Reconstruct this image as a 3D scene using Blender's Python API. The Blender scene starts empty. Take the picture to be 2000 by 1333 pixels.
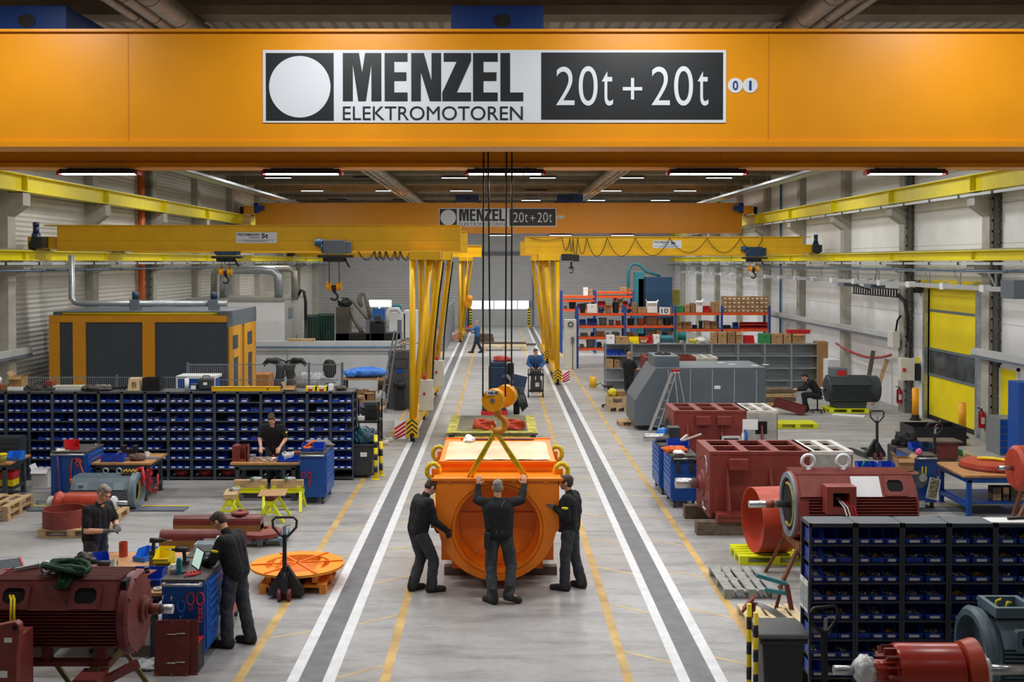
import bpy, math, random
from mathutils import Vector, Matrix, noise
random.seed(7)
SC = bpy.context.scene
COL = SC.collection
PI = math.pi
# ---------------------------------------------------------------- camera model
FPX, HC, PT = 2150.0, 5.0, math.radians(1.0)
def ray(px, py):
    u = (px-974)/FPX; v = (549.5-py)/FPX
    return Vector((u, math.cos(PT)+v*math.sin(PT), -math.sin(PT)+v*math.cos(PT)))
def gp(px, py, z=0.0):
    d = ray(px, py); t = (z-HC)/d.z
    return (d.x*t, d.y*t)
def at(px, py, Y):
    d = ray(px, py); t = Y/d.y
    return (d.x*t, HC+d.z*t)
def lin(h):
    c = [int(h[i:i+2], 16)/255 for i in (0, 2, 4)]
    return tuple(x/12.92 if x <= .04045 else ((x+.055)/1.055)**2.4 for x in c)
# ---------------------------------------------------------------- materials
MATS = {}
def mat(name, hexc, rough=.55, metal=0.0, var=.10, scale=6.0, bump=0.0, alpha=None, emit=0, spec=.5):
    if name in MATS: return MATS[name]
    m = bpy.data.materials.new(name); m.use_nodes = True
    nt = m.node_tree; b = nt.nodes['Principled BSDF']
    c = lin(hexc)
    b.inputs['Roughness'].default_value = rough; b.inputs['Metallic'].default_value = metal
    b.inputs['Specular IOR Level'].default_value = spec
    if var > 0:
        tc = nt.nodes.new('ShaderNodeTexCoord'); nz = nt.nodes.new('ShaderNodeTexNoise')
        nz.inputs['Scale'].default_value = scale; nz.inputs['Detail'].default_value = 5
        nt.links.new(tc.outputs['Object'], nz.inputs['Vector'])
        r = nt.nodes.new('ShaderNodeValToRGB')
        r.color_ramp.elements[0].position = .3; r.color_ramp.elements[1].position = .7
        r.color_ramp.elements[0].color = tuple(x*(1-var*1.6) for x in c)+(1,)
        r.color_ramp.elements[1].color = tuple(min(1, x*(1+var)) for x in c)+(1,)
        nt.links.new(nz.outputs['Fac'], r.inputs['Fac']); nt.links.new(r.outputs['Color'], b.inputs['Base Color'])
        if bump > 0:
            bp = nt.nodes.new('ShaderNodeBump'); bp.inputs['Strength'].default_value = bump
            bp.inputs['Distance'].default_value = .02
            nt.links.new(nz.outputs['Fac'], bp.inputs['Height']); nt.links.new(bp.outputs['Normal'], b.inputs['Normal'])
    else:
        b.inputs['Base Color'].default_value = c+(1,)
    if alpha is not None: b.inputs['Alpha'].default_value = alpha
    if emit:
        b.inputs['Emission Color'].default_value = c+(1,); b.inputs['Emission Strength'].default_value = emit
    MATS[name] = m
    return m
def panel_mat(name, hexc, pitch, dark, rough=.5, width=.02, axis='Z', fine=0):
    m = mat(name, hexc, rough, 0, .04, 1.5)
    nt = m.node_tree; b = nt.nodes['Principled BSDF']
    g = nt.nodes.new('ShaderNodeTexCoord'); s = nt.nodes.new('ShaderNodeSeparateXYZ')
    nt.links.new(g.outputs['Object'], s.inputs[0])
    def math_(op, a, v):
        n = nt.nodes.new('ShaderNodeMath'); n.operation = op
        nt.links.new(a, n.inputs[0])
        if isinstance(v, float): n.inputs[1].default_value = v
        return n.outputs[0]
    fr = math_('FRACT', math_('DIVIDE', s.outputs[axis], float(pitch)), 0.0)
    ln = math_('LESS_THAN', fr, float(width/pitch))
    mx = nt.nodes.new('ShaderNodeMix'); mx.data_type = 'RGBA'
    src = b.inputs['Base Color'].links[0].from_socket
    nt.links.new(ln, mx.inputs['Factor']); nt.links.new(src, mx.inputs['A'])
    mx.inputs['B'].default_value = tuple(x*dark for x in lin(hexc))+(1,)
    nt.links.new(mx.outputs['Result'], b.inputs['Base Color'])
    if fine:
        w = math_('SINE', math_('MULTIPLY', s.outputs[axis], 2*PI/fine), 0.0)
        bp = nt.nodes.new('ShaderNodeBump'); bp.inputs['Strength'].default_value = .5; bp.inputs['Distance'].default_value = .02
        nt.links.new(w, bp.inputs['Height']); nt.links.new(bp.outputs['Normal'], b.inputs['Normal'])
    return m
def concrete_floor():
    m = bpy.data.materials.new('floor_concrete'); m.use_nodes = True; nt = m.node_tree; b = nt.nodes['Principled BSDF']
    tc = nt.nodes.new('ShaderNodeTexCoord')
    def nz(sc, det, rough=.6, stretch=None):
        n = nt.nodes.new('ShaderNodeTexNoise'); n.inputs['Scale'].default_value = sc; n.inputs['Detail'].default_value = det
        n.inputs['Roughness'].default_value = rough
        if stretch:
            mp = nt.nodes.new('ShaderNodeMapping'); mp.inputs['Scale'].default_value = stretch
            nt.links.new(tc.outputs['Object'], mp.inputs['Vector']); nt.links.new(mp.outputs['Vector'], n.inputs['Vector'])
        else: nt.links.new(tc.outputs['Object'], n.inputs['Vector'])
        return n
    def ramp(src, p0, c0, p1, c1):
        r = nt.nodes.new('ShaderNodeValToRGB'); e = r.color_ramp.elements
        e[0].position = p0; e[0].color = c0; e[1].position = p1; e[1].color = c1
        nt.links.new(src, r.inputs['Fac']); return r.outputs['Color']
    def mix(a, bb, mode, fac):
        x = nt.nodes.new('ShaderNodeMix'); x.data_type = 'RGBA'; x.blend_type = mode; x.inputs['Factor'].default_value = fac
        nt.links.new(a, x.inputs['A']); nt.links.new(bb, x.inputs['B']); return x.outputs['Result']
    g = lambda v, t=0: (v+t*.01, v, v-t*.012, 1)
    base = ramp(nz(.35, 6).outputs['Fac'], .33, g(.33, 1), .66, g(.47, 0))
    fine = ramp(nz(7, 8, .75).outputs['Fac'], .3, g(.72), .62, g(1.0))
    scuff = ramp(nz(1.6, 6, .7, (.35, 1.6, 1)).outputs['Fac'], .36, g(.5), .52, g(1.0))
    c = mix(mix(base, fine, 'MULTIPLY', .55), scuff, 'MULTIPLY', .6)
    nt.links.new(c, b.inputs['Base Color'])
    rr = ramp(nz(1.1, 5).outputs['Fac'], .3, g(.34), .7, g(.55)); nt.links.new(rr, b.inputs['Roughness'])
    b.inputs['Specular IOR Level'].default_value = .5
    return m
# ---------------------------------------------------------------- mesh builder
def frame(d):
    d = d.normalized(); a = Vector((0, 0, 1)) if abs(d.z) < .95 else Vector((0, 1, 0))
    x = a.cross(d).normalized(); return x, d.cross(x).normalized()
def circ(cx, cy, r, n=24, a0=0, a1=2*PI, ry=None, end=False):
    m = n if not end else n-1
    return [(cx+r*math.cos(a0+(a1-a0)*i/m), cy+(ry or r)*math.sin(a0+(a1-a0)*i/m)) for i in range(n)]
def rect(x0, x1, y0, y1): return [(x0, y0), (x1, y0), (x1, y1), (x0, y1)]
class M:
    def __init__(s): s.v = []; s.f = []; s.sm = []
    def add(s, vs, fs, sm=False):
        n = len(s.v); s.v += [tuple(v) for v in vs]
        s.f += [tuple(i+n for i in f) for f in fs]; s.sm += [sm]*len(fs); return s
    def box(s, x0, x1, y0, y1, z0, z1, T=None):
        vs = [Vector((x, y, z)) for x in (x0, x1) for y in (y0, y1) for z in (z0, z1)]
        if T: vs = [T @ v for v in vs]
        return s.add(vs, [(0, 1, 3, 2), (4, 6, 7, 5), (0, 4, 5, 1), (2, 3, 7, 6), (0, 2, 6, 4), (1, 5, 7, 3)])
    def bx(s, c, w, d, h, rz=0, rx=0, ry=0):
        T = Matrix.Translation(c) @ Matrix.Rotation(rz, 4, 'Z') @ Matrix.Rotation(ry, 4, 'Y') @ Matrix.Rotation(rx, 4, 'X')
        return s.box(-w/2, w/2, -d/2, d/2, -h/2, h/2, T)
    def bar(s, p, q, w, h=None):
        p = Vector(p); q = Vector(q); h = h or w; x, y = frame(q-p)
        vs = [e+x*a*w/2+y*b*h/2 for e in (p, q) for a, b in ((-1, -1), (1, -1), (1, 1), (-1, 1))]
        return s.add(vs, [(3, 2, 1, 0), (4, 5, 6, 7)]+[(i, (i+1) % 4, 4+(i+1) % 4, 4+i) for i in range(4)])
    def cyl(s, p, q, r, r2=None, n=20, cap=True):
        p = Vector(p); q = Vector(q); r2 = r if r2 is None else r2; x, y = frame(q-p)
        vs = [e+(x*math.cos(2*PI*i/n)+y*math.sin(2*PI*i/n))*rr for e, rr in ((p, r), (q, r2)) for i in range(n)]
        s.add(vs, [(i, (i+1) % n, n+(i+1) % n, n+i) for i in range(n)], True)
        if cap:
            m = len(s.v)-2*n
            s.f += [tuple(m+i for i in reversed(range(n))), tuple(m+n+i for i in range(n))]; s.sm += [False]*2
        return s
    def tube(s, pts, r, n=8, close=False):
        pts = [Vector(p) for p in pts]; vs = []; x = None; k = len(pts)
        for i, p in enumerate(pts):
            d = (pts[(i+1) % k]-pts[i-1]) if close else (pts[min(i+1, k-1)]-pts[max(i-1, 0)])
            d.normalize()
            if x is None: x, y = frame(d)
            else:
                x = x-d*x.dot(d)
                x = x.normalized() if x.length > 1e-6 else frame(d)[0]
                y = d.cross(x)
            rr = r[i] if isinstance(r, (list, tuple)) else r
            vs += [p+(x*math.cos(2*PI*j/n)+y*math.sin(2*PI*j/n))*rr for j in range(n)]
        fs = [(i*n+j, i*n+(j+1) % n, ((i+1) % k)*n+(j+1) % n, ((i+1) % k)*n+j) for i in range(k if close else k-1) for j in range(n)]
        s.add(vs, fs, True)
        if not close:
            m = len(s.v)-k*n
            s.f += [tuple(m+j for j in reversed(range(n))), tuple(m+(k-1)*n+j for j in range(n))]; s.sm += [False]*2
        return s
    def lathe(s, prof, p=(0, 0, 0), ax=(0, 0, 1), n=32, smooth=True):
        p = Vector(p); ax = Vector(ax).normalized(); x, y = frame(ax)
        runs = [[prof[0]]]                      # split the profile where it turns sharply, so edges stay crisp
        for i in range(1, len(prof)):
            runs[-1].append(prof[i])
            if i < len(prof)-1:
                a = Vector(prof[i])-Vector(prof[i-1]); b = Vector(prof[i+1])-Vector(prof[i])
                if a.length > 1e-6 and b.length > 1e-6 and a.angle(b) > .6: runs.append([prof[i]])
        for rn in runs:
            vs = [p+ax*t+(x*math.cos(2*PI*i/n)+y*math.sin(2*PI*i/n))*max(r, 1e-4) for r, t in rn for i in range(n)]
            s.add(vs, [(a*n+i, a*n+(i+1) % n, (a+1)*n+(i+1) % n, (a+1)*n+i) for a in range(len(rn)-1) for i in range(n)], smooth)
        return s
    def _p(s, ax, u, v, t): return {'x': (t, u, v), 'y': (u, t, v), 'z': (u, v, t)}[ax]
    def prism(s, poly, ax, a, b, sm=False):
        n = len(poly); vs = [s._p(ax, u, v, t) for t in (a, b) for u, v in poly]
        s.add(vs, [tuple(reversed(range(n))), tuple(range(n, 2*n))])
        m = len(s.v)-2*n
        s.f += [(m+i, m+(i+1) % n, m+n+(i+1) % n, m+n+i) for i in range(n)]; s.sm += [sm]*n
        return s
    def holed(s, outer, inner, ax, a, b, sm=False):
        n = len(outer); vs = [s._p(ax, u, v, t) for t in (a, b) for L in (outer, inner) for u, v in L]
        fs = []
        for i in range(n):
            j = (i+1) % n
            fs += [(j, i, n+i, n+j), (2*n+i, 2*n+j, 3*n+j, 3*n+i), (i, j, 2*n+j, 2*n+i), (n+j, n+i, 3*n+i, 3*n+j)]
        return s.add(vs, fs, sm)
    def frm(s, x0, x1, z0, z1, t, y0, y1, ax='y'):
        return s.holed(rect(x0, x1, z0, z1), rect(x0+t, x1-t, z0+t, z1-t), ax, y0, y1)
    def sph(s, c, r, n=14, m=9):
        if not isinstance(r, (tuple, list)): r = (r, r, r)
        vs = [(c[0]+r[0]*math.sin(PI*a/m)*math.cos(2*PI*i/n), c[1]+r[1]*math.sin(PI*a/m)*math.sin(2*PI*i/n), c[2]+r[2]*math.cos(PI*a/m)) for a in range(1, m) for i in range(n)]
        vs += [(c[0], c[1], c[2]+r[2]), (c[0], c[1], c[2]-r[2])]; k = (m-1)*n
        fs = [(a*n+i, (a+1)*n+i, (a+1)*n+(i+1) % n, a*n+(i+1) % n) for a in range(m-2) for i in range(n)]
        fs += [(k, i, (i+1) % n) for i in range(n)]+[(k+1, (m-2)*n+(i+1) % n, (m-2)*n+i) for i in range(n)]
        return s.add(vs, fs, True)
    def blob(s, c, r, amp=.3, fr=3., n=22, m=14, flat=None):
        i0 = len(s.v); s.sph(c, r, n, m); cc = Vector(c)
        for i in range(i0, len(s.v)):
            v = Vector(s.v[i]); d = v-cc
            d *= 1+amp*noise.noise(d*fr/max(r if isinstance(r, (tuple, list)) else (r,))+cc*3.7)
            v = cc+d
            if flat is not None and v.z < flat: v.z = flat
            s.v[i] = tuple(v)
        return s
    def cap(s, p, q, r, r2, n=14):
        s.cyl(p, q, r, r2, n); s.sph(p, r, n, 8); s.sph(q, r2, n, 8); return s
    def xf(s, T): s.v = [tuple(T @ Vector(v)) for v in s.v]; return s
    def o(s, name, m, par=None, bev=0, label=None):
        me = bpy.data.meshes.new(name); me.from_pydata(s.v, [], s.f)
        me.polygons.foreach_set('use_smooth', s.sm); me.validate(); me.update()
        ob = bpy.data.objects.new(name, me); COL.objects.link(ob)
        me.materials.append(m)
        if par: ob.parent = par
        if label: ob['label'] = label
        if bev:
            b = ob.modifiers.new('bevel', 'BEVEL'); b.width = bev; b.segments = 2; b.limit_method = 'ANGLE'
        return ob
def thing(name, label, cat, loc=(0, 0, 0), rz=0, group=None):
    o = bpy.data.objects.new(name, None); COL.objects.link(o); o.empty_display_size = .2
    o.location = loc; o.rotation_euler = (0, 0, rz); o['label'] = label; o['category'] = cat
    if group: o['group'] = group
    return o
def tag(o, label, cat, loc=None, rz=None, group=None):
    o['label'] = label; o['category'] = cat
    if group: o['group'] = group
    if loc is not None: o.location = loc
    if rz is not None: o.rotation_euler.z = rz
    return o
def struct(o): o['kind'] = 'structure'; return o
KIDS = {}
def dup(root, loc, rz=None, label=None, group=None):
    def cp(o, par):
        c = o.copy(); COL.objects.link(c)
        if par: c.parent = par
        for k in o.children: cp(k, c)
        return c
    r = cp(root, None); r.location = loc
    if rz is not None: r.rotation_euler.z = rz
    if label: r['label'] = label
    if group: r['group'] = group
    return r
def text_mesh(txt, name, m, par, x0, x1, z0, z1, y, bold=0.0, flipn=True, spacing=1.0):
    """lettering filling the box x0..x1, z0..z1 on the plane y, facing -Y"""
    cu = bpy.data.curves.new('txt', 'FONT'); cu.body = txt; cu.offset = bold; cu.space_character = spacing; cu.extrude = .004
    to = bpy.data.objects.new('txt', cu); COL.objects.link(to)
    dg = bpy.context.evaluated_depsgraph_get()
    me = bpy.data.meshes.new_from_object(to.evaluated_get(dg))
    bpy.data.objects.remove(to); bpy.data.curves.remove(cu)
    xs = [v.co.x for v in me.vertices]; ys = [v.co.y for v in me.vertices]
    a, b, c, d = min(xs), max(xs), min(ys), max(ys)
    for v in me.vertices:
        X = x0+(v.co.x-a)/(b-a)*(x1-x0); Z = z0+(v.co.y-c)/(d-c)*(z1-z0)
        v.co = Vector((X, y-v.co.z, Z))
    ob = bpy.data.objects.new(name, me); COL.objects.link(ob); me.materials.clear(); me.materials.append(m)
    if par: ob.parent = par
    return ob
ORD = ['first', 'second', 'third', 'fourth', 'fifth', 'sixth', 'seventh', 'eighth', 'ninth', 'tenth', 'eleventh', 'twelfth', 'thirteenth', 'fourteenth', 'fifteenth', 'sixteenth', 'seventeenth', 'eighteenth']
# ---------------------------------------------------------------- palette
ORANGE = mat('crane_orange', 'E8980A', .38, 0, .03, 1.5)
YEL = mat('rail_yellow', 'E3D40F', .42, 0, .05, 2)
GYEL = mat('gantry_yellow', 'EBB70A', .36, 0, .05, 2)
MORANGE = mat('machine_orange', 'FF860C', .42, 0, .05, 3)
OXIDE = mat('red_oxide_primer', '84362E', .5, 0, .12, 5)
OXIDE2 = mat('dark_red_primer', '6E2B28', .52, 0, .15, 6)
OXORG = mat('orange_red_primer', 'B8432A', .42, 0, .10, 5)
BLUE = mat('cabinet_blue', '0F4FA6', .38, 0, .05, 4)
NAVY = mat('navy_paint', '1B3554', .45, 0, .1, 4)
BINB = mat('bin_blue', '1747B8', .42, 0, .06, 8)
RACK = mat('rack_anthracite', '454D55', .5, .15, .06, 5)
DARK = mat('black_steel', '1D1F22', .45, 0, .15, 8)
RUBBER = mat('black_rubber', '161617', .7, 0, .1, 10)
PLASTIC = mat('dark_grey_plastic', '35383B', .5, 0, .08, 6)
STEEL = mat('bare_steel', 'B9BCC0', .28, .9, .06, 6)
GALV = mat('galvanised', 'AEB6BC', .38, .7, .12, 8)
ALU = mat('aluminium', 'C8CBCD', .35, .8, .06, 8)
GREYP = mat('grey_paint', '66717C', .5, 0, .06, 3)
MGREY = mat('motor_grey_blue', '71838F', .45, 0, .08, 5)
DGREY = mat('cabinet_dark_grey', '4A4A4C', .5, 0, .08, 4)
WHITE = mat('white_paint', 'E4E7EA', .5, 0, .03, 3)
OFFW = mat('cream_paint', 'D8D6CC', .5, 0, .05, 3)
PAPER = mat('paper_white', 'F0F1F2', .7, 0, .02, 6)
WOODL = mat('worktop_beech', 'C08C58', .5, 0, .14, 9)
WOOD = mat('raw_timber', 'C6A77C', .7, 0, .2, 7)
WOODD = mat('weathered_timber', '6E6052', .8, 0, .25, 7)
WOODG = mat('grey_timber', '9A9B95', .8, 0, .2, 7)
CARD = mat('cardboard', 'B08A5E', .75, 0, .1, 6)
CARDD = mat('cardboard_brown', '94714D', .75, 0, .1, 6)
RED = mat('red_plastic', 'C9202A', .4, 0, .06, 5)
YELP = mat('yellow_plastic', 'F2D90C', .42, 0, .06, 5)
TYEL = mat('trestle_yellow', 'E6EC1A', .4, 0, .05, 5)
GREEN = mat('green_paint', '2E8B4E', .5, 0, .08, 5)
TEAL = mat('teal_paint', '2C7F8C', .45, 0, .08, 4)
BLACK = mat('sign_black', '1F2327', .45, 0, 0)
SIGNW = mat('sign_white', 'DCE3EC', .4, 0, 0)
LAMP = mat('led_diffuser', 'F4F8FF', .4, 0, 0, emit=9)
LAMPOFF = mat('led_diffuser_off', '55585A', .4, 0, 0)
RORG = mat('rack_beam_orange', 'EE5A23', .45, 0, .05, 4)
CONC = mat('column_concrete', 'ABA99F', .75, 0, .1, 3, .15)
SLING = mat('yellow_sling', 'D9C91E', .7, 0, .2, 22)
CLOTHB = mat('black_jersey', '17191C', .9, 0, .12, 12, .2)
TROUS = mat('charcoal_work_cloth', '3B3F46', .85, 0, .18, 9, .2)
NAVYC = mat('navy_work_cloth', '1E2A40', .85, 0, .12, 9, .2)
BLUEC = mat('blue_work_jacket', '2E5B93', .85, 0, .12, 9, .2)
SKIN = mat('skin', 'D9A58A', .55, 0, .06, 10)
HAIRB = mat('hair_brown', '4A3A2E', .7, 0, .3, 30, .4)
HAIRG = mat('hair_grey', '8A8178', .7, 0, .3, 30, .4)
BOOT = mat('boot_leather', '242221', .6, 0, .15, 12)
GLOVE = mat('glove_grey', '5C5F66', .8, 0, .15, 20)
GLOVED = mat('glove_dark', '2F3236', .8, 0, .15, 20)
EYE = mat('eye_dark', '1A1512', .3, 0, 0)
LIP = mat('lip', 'B06A5C', .5, 0, 0)
CARPB = mat('blue_tarp', '3F86EA', .35, 0, .15, 6)
# ================================================================ the hall
XW, YN, YF, ZD = 13.7, -6.0, 85.6, 9.7
struct(M().box(-XW-.3, XW+.3, YN, YF, -.2, 0).o('floor', concrete_floor()))
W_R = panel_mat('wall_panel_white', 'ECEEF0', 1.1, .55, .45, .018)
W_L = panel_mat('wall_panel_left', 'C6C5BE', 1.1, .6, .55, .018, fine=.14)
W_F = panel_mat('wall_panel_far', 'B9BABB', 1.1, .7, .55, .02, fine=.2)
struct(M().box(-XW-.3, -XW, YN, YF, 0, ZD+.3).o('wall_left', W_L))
D0, D1 = 31.35, 35.1          # opening of the roller door in the right wall
wr = M().box(XW, XW+.3, YN, D0, 0, ZD+.3).box(XW, XW+.3, D1, YF, 0, ZD+.3).box(XW, XW+.3, D0, D1, 4.25, ZD+.3)
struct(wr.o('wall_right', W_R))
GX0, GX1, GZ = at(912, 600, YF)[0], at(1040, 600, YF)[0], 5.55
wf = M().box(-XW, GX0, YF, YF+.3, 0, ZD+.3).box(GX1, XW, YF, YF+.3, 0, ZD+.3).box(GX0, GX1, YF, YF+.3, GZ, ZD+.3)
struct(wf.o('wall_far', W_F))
struct(M().box(-XW, XW, YN-.3, YN, 0, ZD+.3).o('wall_near', mat('near_wall', 'BEBEBA', .8, 0, .1, 2)))
DECK = panel_mat('roof_deck', 'A5A29A', .3, .55, .6, .11, axis='X')
struct(M().box(-XW-.3, XW+.3, YN-.3, YF+.3, ZD, ZD+.2).o('ceiling', DECK))
CY = [30.35+6.33*k for k in range(-5, 9)]
BEAM = mat('roof_beam_concrete', '8F8878', .8, 0, .12, 2)
for y in CY:
    b = M().box(-XW, XW, y-.2, y+.2, 9.05, ZD).box(-XW, XW, y-.28, y+.28, 8.9, 9.05)
    struct(b.o('ceiling_beam', BEAM))
# pale gate with a band of panes in the far wall
g = struct(M().box(GX0, GX1, YF+.1, YF+.2, 0, 1.33).box(GX0, GX1, YF+.1, YF+.2, 1.98, GZ).o('door_1', panel_mat('gate_grey', 'B4B6B8', .61, .75, .45, .015)))
gx = [GX0+.25+(GX1-GX0-.5)*i/5 for i in range(6)]
fr = M()
for i in range(6): fr.box(gx[i]-.035, gx[i]+.035, YF+.08, YF+.2, 1.33, 1.98)
fr.box(GX0, gx[0], YF+.08, YF+.2, 1.33, 1.98).box(gx[5], GX1, YF+.08, YF+.2, 1.33, 1.98)
fr.o('pane_frame', mat('gate_mullion', '8D9093', .5, 0, 0), g)
SKYW = mat('daylight_pane', 'DDF2F0', .4, 0, 0, emit=1.6)
for i in range(5): M().box(gx[i]+.035, gx[i+1]-.035, YF+.14, YF+.16, 1.33, 1.98).o('window_pane', SKYW, g)
struct(M().box(GX0-.12, GX0, YF-.1, YF, 0, GZ+.1).box(GX1, GX1+.12, YF-.1, YF, 0, GZ+.1).box(GX0-.4, GX1+.4, YF-.15, YF, GZ, GZ+.25).o('trim_1', GREYP))
# yellow roller door with a clear strip
DY = mat('roller_curtain_yellow', 'F2DC08', .45, 0, .04, 2)
d = struct(M().box(XW+.05, XW+.07, D0, D1, .14, 1.42).box(XW+.05, XW+.07, D0, D1, 2.25, 4.2).o('door_2', DY))
M().box(XW+.02, XW+.09, D0, D1, 0, .14).o('bottom_seal', RUBBER, d)
M().box(XW+.04, XW+.09, D0, D1, 3.42, 3.5).box(XW+.03, XW+.09, D0, D1, 2.2, 2.28).box(XW+.03, XW+.09, D0, D1, 1.38, 1.46).o('grey_band', GREYP, d)
M().box(XW+.055, XW+.065, D0, D1, 1.42, 2.25).o('vision_strip', mat('smoked_vinyl', '5F6468', .15, 0, .5, 1.2, alpha=.8), d)
M().box(XW-.12, XW+.05, D1, D1+.14, 0, 4.3).box(XW-.12, XW+.05, D0-.14, D0, 0, 4.3).o('guide_rail', GALV, d)
M().cyl((XW-.1, D0-.1, 4.3), (XW-.1, D1+.1, 4.3), .14).o('roller_drum', DY, d)
M().cyl((XW-.15, D1+.1, 4.2), (XW-.15, D1+.55, 4.2), .16).box(XW-.3, XW, D1+.5, D1+.75, 4, 4.4).o('drive_motor', DARK, d)
struct(M().box(XW+.3, XW+.6, D0-3, D1+3, 0, 5).o('wall_outer', mat('outer_shade', '6A6C6E', .8, 0, .3, .6)))
# yellow pedestrian door further forward in the right wall
d = struct(M().box(XW-.04, XW, 28.95, 29.9, .02, 2.12).o('door_3', DY))
M().box(XW-.06, XW, 28.88, 28.95, 0, 2.2).box(XW-.06, XW, 29.9, 29.97, 0, 2.2).box(XW-.06, XW, 28.88, 29.97, 2.12, 2.2).o('door_frame', WHITE, d)
M().box(XW-.1, XW-.04, 29.05, 29.08, 1.0, 1.12).bar((XW-.1, 29.06, 1.06), (XW-.1, 29.2, 1.06), .02).o('door_handle', DARK, d)
# columns with two corbels each
def column(sx, y):
    p = [(13.42, 0), (XW, 0), (XW, 8.9), (13.42, 8.9), (13.42, 6.9), (13.0, 6.9), (13.0, 6.55), (13.42, 6.25), (13.42, 5.02), (13.0, 5.02), (13.0, 4.8), (13.42, 4.62)]
    p = [(sx*a, b) for a, b in p]
    if sx < 0: p.reverse()
    struct(M().prism(p, 'y', y-.24, y+.24).o('column', CONC))
for y in CY[2:]:
    column(1, y); column(-1, y)
# ---------------------------------------------------------------- floor markings
LW = mat('line_white', 'E2E5E8', .5, 0, .08, 5); LG = mat('track_grey', '6F7276', .5, 0, .14, 4, .1)
LY = mat('line_yellow', 'CCA966', .55, 0, .2, 2.5)
LYF = mat('line_yellow_faded', 'C9B488', .55, 0, .2, 2.5)
for nm, x0, x1, mm, h in (('floor_line', -2.527, -2.388, LW, .003), ('floor_line', -2.098, -1.954, LW, .003), ('floor_track', -2.388, -2.098, LG, .002),
        ('floor_line', 2.151, 2.284, LW, .003), ('floor_line', 2.585, 2.727, LW, .003), ('floor_track', 2.284, 2.585, LG, .002),
        ('floor_line', -1.42, -1.3, LY, .0015), ('floor_line', 1.49, 1.61, LY, .0015), ('floor_line', -3.17, -3.05, LY, .0015), ('floor_line', 3.28, 3.4, LY, .0015)):
    struct(M().box(x0, x1, 2, YF-.3, 0, h).o(nm, mm))
ds = M()
for k in range(-3, 34):
    y = 13.14+1.95*k
    for a, b in (((-1.94, y), (-1.42, y+.4)), ((-3.05, y-.55+1.95), (-2.53, y-.28+1.95)), ((2.15, y+.5), (1.61, y+.9)), ((3.28, y+.3), (2.73, y+.7))):
        ds.bar((a[0], a[1], .0008), (b[0], b[1], .0008), .06, .0014)
struct(ds.o('floor_dashes', LYF))
jt = M()
for y in (20.3, 26.7, 32.9, 38.6, 44.2, 50, 56): jt.box(-13.4, 13.4, y, y+.02, 0, .0006)
struct(jt.o('floor_joint', mat('joint_dark', '6A6863', .8, 0, 0)))
for x0, x1 in ((-13, -6.3), (6.6, 10.2)):
    struct(M().box(x0, x1, 21.95, 22.3, 0, .03).o('floor_duct', GREYP)); struct(M().box(x0, x1, 22.3, 22.36, 0, .035).o('floor_edge', YELP))
# ---------------------------------------------------------------- lamps
def area(loc, sx, sy, power, par=None, spread=178, col=(1, .985, .96)):
    l = bpy.data.lights.new('lamp_light', 'AREA'); l.shape = 'RECTANGLE'; l.size = sx; l.size_y = sy
    l.energy = power; l.color = col; l.spread = math.radians(spread)
    o = bpy.data.objects.new('lamp_light', l); COL.objects.link(o); o.location = loc
    if par: o.parent = par
    return o
def led_bar(par, dif, ends):
    M().box(-.6, .6, -.11, .11, .0, .07).box(-.5, .5, -.05, .05, .07, .085).o('housing', DARK, par, .006)
    for i in range(4): M().box(-.575+.29*i, -.575+.29*i+.27, -.06, .06, -.018, 0).o('diffuser', dif, par)
    if ends:
        for sx in (-1, 1): M().prism([(sx*.6, 0), (sx*.6, .06), (sx*.64, .03), (sx*.64, -.02), (sx*.6, -.018)], 'y', -.11, .11).o('end_cap', RED, par)
        for x in (-.4, 0, .4): M().bar((x, 0, .07), (x-.06, .0, .1), .02).box(x-.1, x-.04, -.03, .03, .095, .11).o('hanger', GALV, par)
    else:
        for x in (-.45, .45): M().cyl((x, 0, .07), (x, 0, .88), .006, n=6).o('hanger', GALV, par)
POW = 155
n = 0
LX = (-9.9, -5.94, -1.98, 1.98, 5.94, 9.9)
rows = [4.5, 12.7, 22.5, 31.5, 40.5, 49.5, 58.5, 67.5, 76.5]  # nearest row is unseen, added as weak fill for faces towards the camera
colw = ['far left', 'left', 'left of centre', 'right of centre', 'right', 'far right']
for j, y in enumerate(rows):
    for i, x in enumerate(LX):
        off = (j, i) in ((6, 3), (5, 1), (7, 0), (7, 1))
        if y > 45:
            rw = {49.5: 'nearest', 58.5: 'second nearest', 67.5: 'third nearest', 76.5: 'farthest'}[y]
            t = thing('ceiling_lamp', f'{"unlit dark" if off else "lit white"} LED bar under the far roof, {rw} row, {colw[i]}', 'lamp', (x, y, 8.78), 0, 'LED bars under the hall roof')
            led_bar(t, LAMPOFF if off else LAMP, False)
            if not off: area((0, 0, -.04), 1.1, .2, POW, t)
        else:
            t = thing('ceiling_lamp', f'lit LED bar under the near roof, {ORD[j]} row from the camera, {colw[i]}', 'lamp', (x, y, 8.78), 0, 'LED bars under the hall roof')
            led_bar(t, LAMP, False); area((0, 0, -.04), 1.1, .2, POW if y > 20 else 92 if y > 10 else 18, t)
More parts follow.
